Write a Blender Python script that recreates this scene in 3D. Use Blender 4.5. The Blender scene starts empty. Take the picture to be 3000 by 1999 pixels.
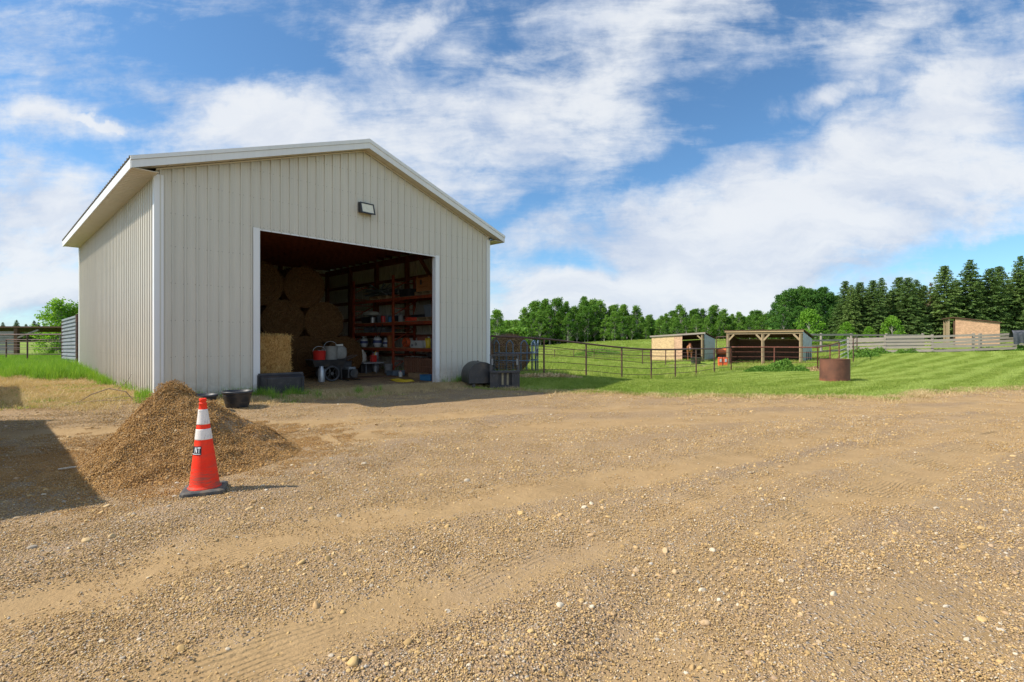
import bpy, math, random
import numpy as np
from mathutils import Vector, Matrix, Euler, noise as mnoise
random.seed(7)
RS = np.random.RandomState(11)
R = math.radians
scene = bpy.context.scene
COL = scene.collection

# ------------------------------------------------------------------ camera
cam_d = bpy.data.cameras.new("camera")
cam = bpy.data.objects.new("camera", cam_d)
COL.objects.link(cam)
cam.location = (0, 0, 1.5)
cam.rotation_euler = (R(90), 0, 0)
cam_d.sensor_width = 36
cam_d.lens = 17.78
cam_d.clip_start = 0.05
cam_d.clip_end = 6000
scene.camera = cam

# ------------------------------------------------------------------ light
SUN_TRAVEL = Vector((0.93, 0.17, -1.0)).normalized()      # direction the light travels
EXPOSURE = 0.60
sun_d = bpy.data.lights.new("sun", 'SUN')
sun_d.energy = 4.3
sun_d.angle = R(0.6)
sun_d.color = (1.0, 0.93, 0.82)
sun = bpy.data.objects.new("sun", sun_d)
COL.objects.link(sun)
sun.rotation_euler = SUN_TRAVEL.to_track_quat('-Z', 'Y').to_euler()
scene.view_settings.view_transform = 'Standard'
scene.view_settings.look = 'None'
scene.view_settings.exposure = EXPOSURE
scene.view_settings.gamma = 1
scene.render.resolution_x = 1024
scene.render.resolution_y = 682
scene.cycles.max_bounces = 6
scene.cycles.diffuse_bounces = 3
scene.cycles.transparent_max_bounces = 4

# ------------------------------------------------------------------ node helpers
class NT:
    """small wrapper to write shader maths briefly"""
    def __init__(s, tree):
        s.t = tree; s.n = tree.nodes; s.l = tree.links
    def put(s, sock, v):
        if v is None: return
        if hasattr(v, 'links') or isinstance(v, bpy.types.NodeSocket): s.l.new(v, sock)
        else:
            if isinstance(v, (tuple, list)) and len(v) == 3 and sock.type == 'RGBA': v = (*v, 1)
            sock.default_value = v
    def m(s, op, a, b=None, c=None, clamp=False):
        n = s.n.new('ShaderNodeMath'); n.operation = op; n.use_clamp = clamp
        s.put(n.inputs[0], a); s.put(n.inputs[1], b); s.put(n.inputs[2], c)
        return n.outputs[0]
    def vm(s, op, a, b=None):
        n = s.n.new('ShaderNodeVectorMath'); n.operation = op
        s.put(n.inputs[0], a); s.put(n.inputs[1], b)
        return n.outputs[0]
    def noise(s, vec, scale, detail=4, rough=0.5, dist=0.0, out=0, dim='3D'):
        n = s.n.new('ShaderNodeTexNoise'); n.noise_dimensions = dim
        s.put(n.inputs['Vector'], vec)
        n.inputs['Scale'].default_value = scale; n.inputs['Detail'].default_value = detail
        n.inputs['Roughness'].default_value = rough; n.inputs['Distortion'].default_value = dist
        return n.outputs[out]
    def voro(s, vec, scale, out='Distance', feature='F1'):
        n = s.n.new('ShaderNodeTexVoronoi'); n.feature = feature
        s.put(n.inputs['Vector'], vec); n.inputs['Scale'].default_value = scale
        return n.outputs[out]
    def ramp(s, fac, stops, interp='LINEAR'):
        n = s.n.new('ShaderNodeValToRGB'); n.color_ramp.interpolation = interp
        e = n.color_ramp.elements
        while len(e) < len(stops): e.new(0.5)
        for i, (p, c) in enumerate(stops):
            e[i].position = p
            e[i].color = (*c, 1) if isinstance(c, (tuple, list)) else (c, c, c, 1)
        s.put(n.inputs[0], fac)
        return n.outputs[0]
    def mix(s, f, a, b, mode='MIX'):
        n = s.n.new('ShaderNodeMix'); n.data_type = 'RGBA'; n.blend_type = mode
        s.put(n.inputs[0], f); s.put(n.inputs[6], a); s.put(n.inputs[7], b)
        return n.outputs[2]
    def maprange(s, v, a, b, c=0.0, d=1.0, smooth=True):
        n = s.n.new('ShaderNodeMapRange'); n.interpolation_type = 'SMOOTHSTEP' if smooth else 'LINEAR'
        s.put(n.inputs[0], v)
        for i, q in enumerate((a, b, c, d)): n.inputs[i + 1].default_value = q
        return n.outputs[0]
    def mapping(s, vec, scale=(1, 1, 1), rot=(0, 0, 0), loc=(0, 0, 0)):
        n = s.n.new('ShaderNodeMapping'); s.put(n.inputs[0], vec)
        n.inputs['Scale'].default_value = scale; n.inputs['Rotation'].default_value = rot
        n.inputs['Location'].default_value = loc
        return n.outputs[0]
    def obj(s):
        return s.n.new('ShaderNodeTexCoord').outputs['Object']
    def geo(s):
        return s.n.new('ShaderNodeNewGeometry').outputs['Position']
    def attr(s, name, out='Fac'):
        n = s.n.new('ShaderNodeAttribute'); n.attribute_name = name
        return n.outputs[out]
    def rnd(s):
        return s.n.new('ShaderNodeObjectInfo').outputs['Random']
    def bump(s, h, strength, dist=0.01, normal=None):
        n = s.n.new('ShaderNodeBump'); n.inputs['Strength'].default_value = strength
        n.inputs['Distance'].default_value = dist
        s.put(n.inputs['Height'], h)
        if normal is not None: s.put(n.inputs['Normal'], normal)
        return n.outputs[0]

def new_mat(name):
    m = bpy.data.materials.new(name); m.use_nodes = True
    nt = NT(m.node_tree)
    b = m.node_tree.nodes['Principled BSDF']
    return m, nt, b

def sc3(c, k): return tuple(min(1.0, x * k) for x in c)

def pmat(name, col, rough=0.7, var=0.15, scale=6.0, bump=0.0, bscale=40.0, bdist=0.01, metal=0.0,
         stretch=(1, 1, 1), dirt=None, dirt_amt=0.5, dirt_scale=2.0, spec=0.3, detail=5):
    m, nt, b = new_mat(name)
    v = nt.mapping(nt.obj(), stretch)
    n = nt.noise(v, scale, detail, 0.6)
    c = nt.ramp(n, [(0.25, sc3(col, 1 - var)), (0.5, col), (0.75, sc3(col, 1 + var))])
    if dirt is not None:
        d = nt.noise(nt.obj(), dirt_scale, 7, 0.65)
        f = nt.maprange(d, 0.62 - dirt_amt * 0.35, 0.8)
        c = nt.mix(nt.m('MULTIPLY', f, 0.9), c, dirt)
    nt.put(b.inputs['Base Color'], c)
    b.inputs['Roughness'].default_value = rough
    b.inputs['Metallic'].default_value = metal
    b.inputs['Specular IOR Level'].default_value = spec
    if bump:
        h = nt.noise(nt.mapping(nt.obj(), stretch), bscale, 4, 0.6)
        nt.put(b.inputs['Normal'], nt.bump(h, bump, bdist))
    return m

# ------------------------------------------------------------------ world: physical sky with a cloud layer
def build_world():
    w = bpy.data.worlds.new("World"); scene.world = w; w.use_nodes = True
    nt = NT(w.node_tree)
    bg = w.node_tree.nodes['Background']
    sky = nt.n.new('ShaderNodeTexSky'); sky.sky_type = 'NISHITA'; sky.sun_disc = False
    d = -SUN_TRAVEL
    sky.sun_elevation = math.asin(d.z)
    sky.sun_rotation = math.atan2(d.x, d.y)
    sky.air_density = 1.0; sky.dust_density = 0.4; sky.ozone_density = 2.2
    sky.altitude = 600
    skyc = nt.mix(1.0, sky.outputs[0], (0.70, 0.97, 1.10, 1), 'MULTIPLY')
    g = nt.n.new('ShaderNodeTexCoord').outputs['Generated']
    sep = nt.n.new('ShaderNodeSeparateXYZ'); nt.put(sep.inputs[0], g)
    x, y, z = sep.outputs
    ay = nt.m('MAXIMUM', nt.m('ABSOLUTE', y), 0.12)
    U = nt.m('DIVIDE', x, ay); V = nt.m('DIVIDE', z, ay)
    def comb(a, b, c=0.0):
        n = nt.n.new('ShaderNodeCombineXYZ'); nt.put(n.inputs[0], a); nt.put(n.inputs[1], b); nt.put(n.inputs[2], c)
        return n.outputs[0]
    P = comb(U, V)
    # warp the coordinates so that the cloud shapes are ragged
    wn = nt.noise(P, 2.6, 6, 0.6, 0.0, out=1)
    wv = nt.vm('SUBTRACT', wn, (0.5, 0.5, 0.5))
    sc = nt.n.new('ShaderNodeVectorMath'); sc.operation = 'SCALE'; nt.put(sc.inputs[0], wv); sc.inputs['Scale'].default_value = 0.20
    PW = nt.vm('ADD', P, sc.outputs[0])
    sp = nt.n.new('ShaderNodeSeparateXYZ'); nt.put(sp.inputs[0], PW)
    u, v = sp.outputs[0], sp.outputs[1]
    def blob(px, py, rx, ry, rot, amp):
        u0, v0 = (px - 1500) / 1482, (1000 - py) / 1482
        du = nt.m('SUBTRACT', u, u0); dv = nt.m('SUBTRACT', v, v0)
        c, s_ = math.cos(R(rot)), math.sin(R(rot))
        a = nt.m('DIVIDE', nt.m('ADD', nt.m('MULTIPLY', du, c), nt.m('MULTIPLY', dv, s_)), rx / 1482)
        b = nt.m('DIVIDE', nt.m('SUBTRACT', nt.m('MULTIPLY', dv, c), nt.m('MULTIPLY', du, s_)), ry / 1482)
        q = nt.m('ADD', nt.m('MULTIPLY', a, a), nt.m('MULTIPLY', b, b))
        return nt.m('MULTIPLY', nt.m('EXPONENT', nt.m('MULTIPLY', q, -1.0)), amp)
    # (photo-direction of the cloud, size, tilt, amount); negative = open blue sky
    B = [(1420, 380, 430, 190, 12, .62), (1700, 300, 380, 150, 15, .32), (1150, 130, 240, 90, 35, .42),
         (760, 360, 190, 95, -8, .95), (1000, 420, 260, 90, 0, .55), (1850, 25, 300, 75, 5, .75),
         (2750, 290, 480, 110, 20, .85), (2300, 560, 800, 110, 22, .75), (2450, 640, 800, 130, 14, .9),
         (1700, 690, 330, 110, -8, .75), (1750, 900, 600, 95, 6, .9), (2250, 800, 700, 110, 16, .6), (60, 350, 200, 50, -6, .95),
         (330, 385, 90, 25, -4, .5), (120, 620, 330, 130, -5, .85), (150, 860, 420, 160, 0, 1.0), (500, 500, 300, 60, -20, .28),
         (2560, 130, 160, 70, 25, .35), (2650, 40, 300, 60, 5, .3), (20, 80, 70, 60, 0, .45), (900, 150, 500, 40, -25, .26),
         (420, 60, 380, 30, -25, .22),
         (650, 160, 420, 130, -12, -.25), (2290, 310, 150, 90, 0, -.62), (1950, 490, 300, 42, 14, -.5), (700, 130, 420, 120, -8, -.22),
         (2300, 120, 200, 80, 0, -.3), (1700, 765, 170, 42, -8, -1.1), (2900, 715, 230, 45, 8, -1.15),
         (1500, 620, 130, 30, 15, -.75), (1840, 560, 170, 40, 20, -.3), (300, 480, 230, 40, -10, -.3), (1480, 90, 110, 60, 60, -.35),
         (500, 740, 60, 200, 0, -.2)]
    tot = None
    for b in B:
        q = blob(*b)
        tot = q if tot is None else nt.m('ADD', tot, q)
    streak = nt.noise(nt.mapping(P, (1.3, 4.2, 1), (0, 0, R(-16))), 2.2, 9, 0.62, 0.35)
    puff = nt.noise(P, 7.0, 8, 0.62, 0.2)
    wisp = nt.noise(nt.mapping(P, (2.2, 9.0, 1), (0, 0, R(-22))), 3.0, 8, 0.7, 0.6)
    n = nt.m('ADD', nt.m('MULTIPLY', nt.m('SUBTRACT', streak, 0.5), 2.1), nt.m('MULTIPLY', nt.m('SUBTRACT', puff, 0.5), 1.6))
    n = nt.m('ADD', n, nt.m('MULTIPLY', nt.m('SUBTRACT', wisp, 0.5), 0.8))
    dens = nt.m('ADD', nt.m('ADD', nt.m('MULTIPLY', tot, 0.82), n), 0.13)
    mask = nt.maprange(dens, -0.10, 0.95)
    mask = nt.m('POWER', mask, 0.9)
    # compact fair-weather puffs with firmer edges
    t2 = None
    for b in [(750, 355, 190, 75, -6, 1.5), (900, 400, 150, 50, -4, .9), (60, 350, 150, 42, -8, 1.3), (250, 378, 75, 20, -4, 1.0), (340, 385, 50, 15, 0, .8), (1230, 80, 200, 70, 42, 1.0), (1560, 330, 260, 120, 20, .9), (170, 620, 150, 60, -5, .9), (2500, 250, 260, 60, 24, .9), (2100, 660, 420, 55, 14, .8)]:
        q = blob(*b); t2 = q if t2 is None else nt.m('ADD', t2, q)
    p2 = nt.noise(P, 5.5, 9, 0.6, 0.15)
    m2 = nt.maprange(nt.m('ADD', t2, nt.m('MULTIPLY', nt.m('SUBTRACT', p2, 0.5), 2.6)), 0.30, 1.05)
    mask = nt.m('MAXIMUM', mask, nt.m('MULTIPLY', m2, 0.97))
    # clouds thicken towards the horizon where one looks through more of them
    hz = nt.maprange(z, 0.0, 0.10, 0.55, 0.0)
    mask = nt.m('MAXIMUM', mask, hz)
    shade = nt.noise(nt.mapping(PW, (1.0, 2.6, 1), (0, 0, R(-14))), 3.1, 8, 0.6, 0.3)
    shade2 = nt.maprange(shade, 0.34, 0.60)
    cc = nt.mix(shade2, (3.5, 4.1, 5.2, 1), (5.5, 5.75, 6.1, 1))
    thin = nt.m('MAXIMUM', nt.maprange(dens, 0.5, 1.25), nt.m('MULTIPLY', m2, 1.2))
    cc = nt.mix(nt.m('MULTIPLY', thin, 0.45), cc, (6.0, 6.1, 6.25, 1))
    # unseen clouds behind the viewer, brightened as fill for the shaded front wall
    back_fill = nt.maprange(y, 0.05, -0.35, 1.0, 2.0)
    vs_ = nt.n.new('ShaderNodeVectorMath'); vs_.operation = 'SCALE'; nt.put(vs_.inputs[0], cc); nt.put(vs_.inputs['Scale'], back_fill); cc = vs_.outputs[0]
    up = nt.maprange(z, -0.06, 0.0)
    mask = nt.m('MULTIPLY', mask, nt.m('MULTIPLY', up, 0.94))
    # clouds over blue sky; those behind the viewer keep the added brightness
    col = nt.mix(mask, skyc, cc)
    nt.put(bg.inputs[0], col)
    bg.inputs[1].default_value = 0.10
build_world()

# ------------------------------------------------------------------ object helpers
def tag(o, label=None, cat=None, group=None, kind=None):
    if label: o['label'] = label
    if cat: o['category'] = cat
    if group: o['group'] = group
    if kind: o['kind'] = kind
    return o

def empty(name, loc, rz=0.0, label=None, cat=None, group=None, kind=None):
    o = bpy.data.objects.new(name, None); COL.objects.link(o)
    o.empty_display_size = 0.2
    o.location = loc; o.rotation_euler = (0, 0, rz)
    return tag(o, label, cat, group, kind)

class MB:
    """collects shapes and links them as ONE mesh object"""
    def __init__(s): s.v = []; s.f = []
    def add(s, vs, fs):
        k = len(s.v); s.v += [tuple(p) for p in vs]; s.f += [tuple(i + k for i in f) for f in fs]; return s
    def box(s, c, d, rot=None):
        hx, hy, hz = d[0] / 2, d[1] / 2, d[2] / 2
        P = [Vector((a, b, e)) for e in (-hz, hz) for a, b in ((-hx, -hy), (hx, -hy), (hx, hy), (-hx, hy))]
        if rot is not None:
            M = Euler(rot).to_matrix(); P = [M @ p for p in P]
        c = Vector(c)
        return s.add([p + c for p in P], [(3, 2, 1, 0), (4, 5, 6, 7), (0, 1, 5, 4), (1, 2, 6, 5), (2, 3, 7, 6), (3, 0, 4, 7)])
    def bar(s, p0, p1, w, h, up=(0, 0, 1)):
        p0, p1 = Vector(p0), Vector(p1); d = (p1 - p0).normalized(); up = Vector(up)
        if abs(d.dot(up)) > .98: up = Vector((0, 1, 0))
        a = d.cross(up).normalized(); b = a.cross(d).normalized()
        P = [q + a * sx * w / 2 + b * sy * h / 2 for q in (p0, p1) for sx, sy in ((-1, -1), (1, -1), (1, 1), (-1, 1))]
        return s.add(P, [(0, 1, 2, 3), (7, 6, 5, 4), (4, 5, 1, 0), (5, 6, 2, 1), (6, 7, 3, 2), (7, 4, 0, 3)])
    def pipe(s, pts, r, n=8, caps=True):
        pts = [Vector(p) for p in pts]; rr = r if isinstance(r, (list, tuple)) else [r] * len(pts)
        rings = []; a = None
        for i, p in enumerate(pts):
            d = (pts[min(i + 1, len(pts) - 1)] - pts[max(i - 1, 0)]).normalized()
            if a is None:
                u = Vector((0, 0, 1)) if abs(d.z) < .9 else Vector((1, 0, 0)); a = d.cross(u).normalized()
            else: a = (a - d * a.dot(d)).normalized()
            b = d.cross(a)
            rings.append([p + (a * math.cos(t) + b * math.sin(t)) * rr[i] for t in [2 * math.pi * k / n for k in range(n)]])
        vs = [q for r_ in rings for q in r_]; fs = []
        for i in range(len(pts) - 1):
            for k in range(n):
                k2 = (k + 1) % n; fs.append((i * n + k, i * n + k2, (i + 1) * n + k2, (i + 1) * n + k))
        if caps: fs += [tuple(range(n))[::-1], tuple(range((len(pts) - 1) * n, len(pts) * n))]
        return s.add(vs, fs)
    def lathe(s, prof, c=(0, 0, 0), n=24, axis='Z', close=False):
        vs = []; fs = []
        for (r, z) in prof:
            for k in range(n):
                t = 2 * math.pi * k / n; p = (r * math.cos(t), r * math.sin(t), z)
                if axis == 'Y': p = (p[0], p[2], p[1])
                if axis == 'X': p = (p[2], p[0], p[1])
                vs.append((p[0] + c[0], p[1] + c[1], p[2] + c[2]))
        m = len(prof)
        for i in range(m - 1):
            for k in range(n):
                k2 = (k + 1) % n; fs.append((i * n + k, i * n + k2, (i + 1) * n + k2, (i + 1) * n + k))
        if prof[0][0] > 0.001: fs.append(tuple(range(n))[::-1])
        if prof[-1][0] > 0.001: fs.append(tuple(range((m - 1) * n, m * n)))
        return s.add(vs, fs)
    def prism(s, poly, y0, y1):
        """polygon in (x,z) pushed along y"""
        n = len(poly)
        vs = [(p[0], y0, p[1]) for p in poly] + [(p[0], y1, p[1]) for p in poly]
        fs = [tuple(range(n)), tuple(range(n, 2 * n))[::-1]] + [(i, i + n, (i + 1) % n + n, (i + 1) % n) for i in range(n)]
        return s.add(vs, fs)
    def slab(s, q, th):
        """four corners and a thickness along their normal"""
        q = [Vector(p) for p in q]; nrm = (q[1] - q[0]).cross(q[3] - q[0]).normalized() * th
        return s.add(q + [p + nrm for p in q], [(3, 2, 1, 0), (4, 5, 6, 7), (0, 1, 5, 4), (1, 2, 6, 5), (2, 3, 7, 6), (3, 0, 4, 7)])
    def build(s, name, mat, parent=None, smooth=False, bevel=0.0, loc=None):
        me = bpy.data.meshes.new(name); me.from_pydata(s.v, [], s.f); me.validate()
        if mat is not None: me.materials.append(mat)
        if smooth: me.shade_smooth()
        o = bpy.data.objects.new(name, me); COL.objects.link(o)
        if parent is not None: o.parent = parent
        if loc is not None: o.location = loc
        if bevel:
            md = o.modifiers.new('bevel', 'BEVEL'); md.width = bevel; md.segments = 2; md.limit_method = 'ANGLE'
        if smooth == 'auto':
            me.shade_flat()
        return o

KIDS = {}
def kids(o):
    return [c for c in o.children]
def copy_tree(o, loc=None, rz=None, label=None, scale=None, group=None):
    def rec(src, par):
        c = src.copy(); COL.objects.link(c); c.parent = par
        for ch in list(src.children): rec(ch, c)
        return c
    r = rec(o, None)
    if loc is not None: r.location = loc
    if rz is not None: r.rotation_euler = (0, 0, rz)
    if scale is not None: r.scale = scale if isinstance(scale, (tuple, list)) else (scale,) * 3
    if label: r['label'] = label
    if group: r['group'] = group
    return r

def np_mesh(name, V, F, mat, smooth=True, parent=None, attrs=None, link=True):
    """V (n,3), F (m,k) arrays -> object"""
    me = bpy.data.meshes.new(name)
    V = np.asarray(V, dtype=np.float32); F = np.asarray(F, dtype=np.int32)
    k = F.shape[1]
    me.vertices.add(len(V)); me.vertices.foreach_set('co', V.ravel())
    me.loops.add(F.size); me.loops.foreach_set('vertex_index', F.ravel())
    me.polygons.add(len(F)); me.polygons.foreach_set('loop_start', np.arange(0, F.size, k, dtype=np.int32))
    me.polygons.foreach_set('loop_total', np.full(len(F), k, dtype=np.int32))
    me.update(calc_edges=True)
    if attrs:
        for an, av in attrs.items():
            a = me.attributes.new(an, 'FLOAT', 'POINT'); a.data.foreach_set('value', np.asarray(av, dtype=np.float32))
    if mat is not None: me.materials.append(mat)
    if smooth: me.shade_smooth()
    o = bpy.data.objects.new(name, me)
    if link: COL.objects.link(o)
    if parent is not None: o.parent = parent
    return o

# ------------------------------------------------------------------ terrain
PHI = math.atan2(0.724, 0.69)
UX, UY = math.cos(PHI), math.sin(PHI)
C0 = (-7.54, 10.70)
BW, BL = 9.75, 11.95
def bl(u, w): return (C0[0] + UX * u - UY * w, C0[1] + UY * u + UX * w)

CT = [(-60, -20, 0), (0, -20, 0), (60, -20, 0), (-10, 0, .02), (0, 0, 0), (10, 0, 0), (-4, 3, 0), (4, 3, 0), (-3, 5, .02), (3, 6, 0), (-7, 7, .08),
      (0, 9, .02), (6, 9, 0), (14, 9, .02), (-7.54, 10.7, .25), (-6.3, 12.0, .17), (-5.5, 12.4, .15), (-4, 14.2, .14), (-2.35, 16.1, .13), (-.8, 17.7, .1),
      (-12.7, 15.6, .30), (-16.4, 19.1, .44), (-20, 14, .22), (-22, 23, .32), (-30, 24, .3), (-9.6, 26, .3),
      (1.2, 19, .22), (3.02, 20.6, .08), (4.69, 21.6, -.14), (6.25, 22.7, -.27), (7.75, 24, -.25), (9.36, 25.7, -.26), (11.2, 28, -.26), (13, 30, -.22),
      (1, 14.7, .03), (5, 14, 0), (10, 13.6, .0), (16, 15.5, .05), (11.4, 17.9, .1), (17.0, 28.2, -.17), (16.3, 38.5, -.36), (20.1, 35, -.13),
      (12.5, 45.2, -.42), (16, 42, -.2), (22, 28, .12), (20, 22, .15), (24.8, 36.4, .35), (29, 41.9, .43), (29, 39, .49), (30.2, 36.3, .64),
      (31.0, 37.3, .62), (33.2, 36.4, .70), (35.4, 35.6, .74), (31.9, 32, .72), (34, 26, .5), (42, 38, .85), (40, 45, .95), (60, 40, 1.3), (5, 55, -.35), (0, 35, .1), (-1, 22, .2), (20, 75, 1.6),
      (35, 72, 1.5), (12, 70, 1.1), (5, 88, .5), (-5, 90, .4), (-40, 80, .6), (-80, 60, .6), (60, 65, 1.4), (0, 150, 1.2), (150, 150, 2), (-150, 150, 1), (150, 0, .5), (-150, 0, .3), (-150, 80, .8), (80, 110, 2)]
CT = np.array(CT, dtype=float)
def _phi(r2): return np.where(r2 > 0, r2 * np.log(np.maximum(r2, 1e-12)) * .5, 0)
_n = len(CT)
_K = _phi(((CT[:, None, :2] - CT[None, :, :2]) ** 2).sum(-1)) + np.eye(_n) * 1.5
_P = np.c_[np.ones(_n), CT[:, :2]]
_A = np.block([[_K, _P], [_P.T, np.zeros((3, 3))]])
_W = np.linalg.solve(_A, np.r_[CT[:, 2], 0, 0, 0])

def hsh(ix, iy, seed):
    v = np.sin(ix * 127.1 + iy * 311.7 + seed * 74.7) * 43758.5453
    return v - np.floor(v)
def vn(x, y, s, seed=0):
    x = np.asarray(x, float) * s; y = np.asarray(y, float) * s
    ix, iy = np.floor(x), np.floor(y); fx, fy = x - ix, y - iy
    fx = fx * fx * (3 - 2 * fx); fy = fy * fy * (3 - 2 * fy)
    a = hsh(ix, iy, seed); b = hsh(ix + 1, iy, seed); c = hsh(ix, iy + 1, seed); d = hsh(ix + 1, iy + 1, seed)
    return a + (b - a) * fx + (c - a) * fy + (a - b - c + d) * fx * fy
def fbm(x, y, s, seed=0, o=4):
    t = 0; a = .5; n = 0
    for i in range(o):
        t = t + a * vn(x, y, s, seed + i * 3.3); n += a; a *= .5; s *= 2.03
    return t / n
def sstep(a, b, x):
    t = np.clip((x - a) / (b - a), 0, 1); return t * t * (3 - 2 * t)

# wheel tracks that sweep across the yard: y as a function of x
TRK = [([-6, -3.2, -2.26, -1.36, 0, 2.47, 5.8, 10, 20], [.5, 2.3, 3.5, 4.25, 5.0, 6.2, 8.6, 10.5, 12.5], .34),
       ([-5, -2.5, -1.16, -.75, 0, .62, 1.7, 4, 8, 20], [.3, 1.4, 2.45, 2.7, 3.2, 3.9, 4.9, 6.4, 8.8, 12], .25),
       ([-2, 0, 1.73, 3.56, 6.8, 9.4, 20], [-2, 1.6, 3.65, 4.9, 7.3, 9.2, 12.5], .30),
       ([-12, -8, -3, 0, 4, 9, 20], [4.2, 5.6, 7.6, 8.8, 9.9, 11.2, 13.4], .45),
       ([-12, -4, 0, 4, 9, 20], [6.2, 8.6, 10.6, 11.6, 12.6, 14.4], .35)]
_TX = np.linspace(-12, 20, 400)
TRC = []
for xs, ys, wd in TRK:
    yy = np.interp(_TX, xs, ys)
    k = np.ones(25) / 25; yy = np.convolve(np.pad(yy, 12, 'edge'), k, 'valid')
    TRC.append((yy, np.gradient(yy, _TX), wd))
def track(x, y):
    """0..1 how much a point lies in a wheel track, and the distance across it"""
    best = np.zeros_like(x, float); dd = np.full_like(x, 9.0, float)
    for yy, gy, wd in TRC:
        y0 = np.interp(x, _TX, yy); g = np.interp(x, _TX, gy)
        d = (y - y0) / np.sqrt(1 + g * g)
        d = d + .12 * (fbm(x, y, .7, 5) - .5)
        m = np.exp(-(np.abs(d) / wd) ** 3)
        best = np.maximum(best, m); dd = np.where(np.abs(d) < np.abs(dd), d, dd)
    return best, dd
# low windrows of coarser, greyer stones pushed aside by the wheels
WIN = [([(-5.2, 1.6), (-3.5, 3.3), (-2.6, 5.0), (-1.8, 6.7), (-.4, 9.2), (1.2, 12)], .42), ([(-.3, 3.0), (1.3, 4.7), (3.2, 6.2), (6.3, 8.6), (10, 10.8)], .20), ([(-.6, 2.3), (.5, 2.6), (1.6, 3.2), (3.2, 4.2)], .34), ([(3.4, 3.4), (5.2, 4.9), (9, 7.3), (14, 9.6)], .26)]
def windrow(x, y):
    out = np.zeros_like(x, float)
    for pts, wd in WIN:
        best = np.full_like(x, 99.0, float)
        for (a, b), (c, d) in zip(pts[:-1], pts[1:]):
            L = (c - a) ** 2 + (d - b) ** 2; t = np.clip(((x - a) * (c - a) + (y - b) * (d - b)) / L, 0, 1)
            best = np.minimum(best, np.hypot(x - a - t * (c - a), y - b - t * (d - b)))
        best = best + .22 * (fbm(x, y, 1.6, 15) - .5)
        out = np.maximum(out, np.exp(-(best / wd) ** 2))
    return out * (.55 + .6 * fbm(x, y, 1.1, 19))
def gz(x, y):
    x = np.asarray(x, float); y = np.asarray(y, float); sh = x.shape
    xf, yf = x.ravel(), y.ravel()
    xc = np.clip(xf, -150, 150); yc = np.clip(yf, -25, 160)
    z = _W[_n] + _W[_n + 1] * xc + _W[_n + 2] * yc
    for i in range(_n):
        z = z + _W[i] * _phi((xc - CT[i, 0]) ** 2 + (yc - CT[i, 1]) ** 2)
    far = sstep(10, 60, yf)
    z = z + (fbm(xf, yf, .35, 2) - .5) * (.07 + .25 * far) + (fbm(xf, yf, 2.2, 9, 3) - .5) * .035
    near = (yf < 16) & (np.abs(xf) < 20)
    if near.any():
        m, d = track(xf[near], yf[near])
        zz = z[near]; zz = zz - .030 * m + .016 * windrow(xf[near], yf[near]); z[near] = zz
    return z.reshape(sh)
def g1(x, y): return float(gz(np.array([x]), np.array([y]))[0])

EDX = [-60, -30, -20, -14, -12, -6, -1.6, -.9, -.3, .5, 4, 8, 10.5, 12, 15, 20, 60]
EDY = [17, 16.6, 16.2, 15.7, 16, 16.4, 17.6, 17.4, 15.4, 14.8, 14.1, 13.6, 13.6, 14.7, 15.7, 16.3, 17]
def yedge(x):
    return np.interp(x, EDX, EDY) + (fbm(x, x * 0 + 3.1, 1.1, 4) - .5) * .9 + (fbm(x, x * 0 + 8.1, 6.5, 4) - .5) * .25

def axis(segs):
    out = []
    for a, b, st in segs: out += list(np.arange(a, b - 1e-6, st))
    return np.array(out + [segs[-1][1]])
def grid_faces(nx, ny):
    i = np.arange(nx - 1)[:, None] * ny + np.arange(ny - 1)[None, :]
    i = i.ravel(); return np.c_[i, i + ny, i + ny + 1, i + 1]

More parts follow.
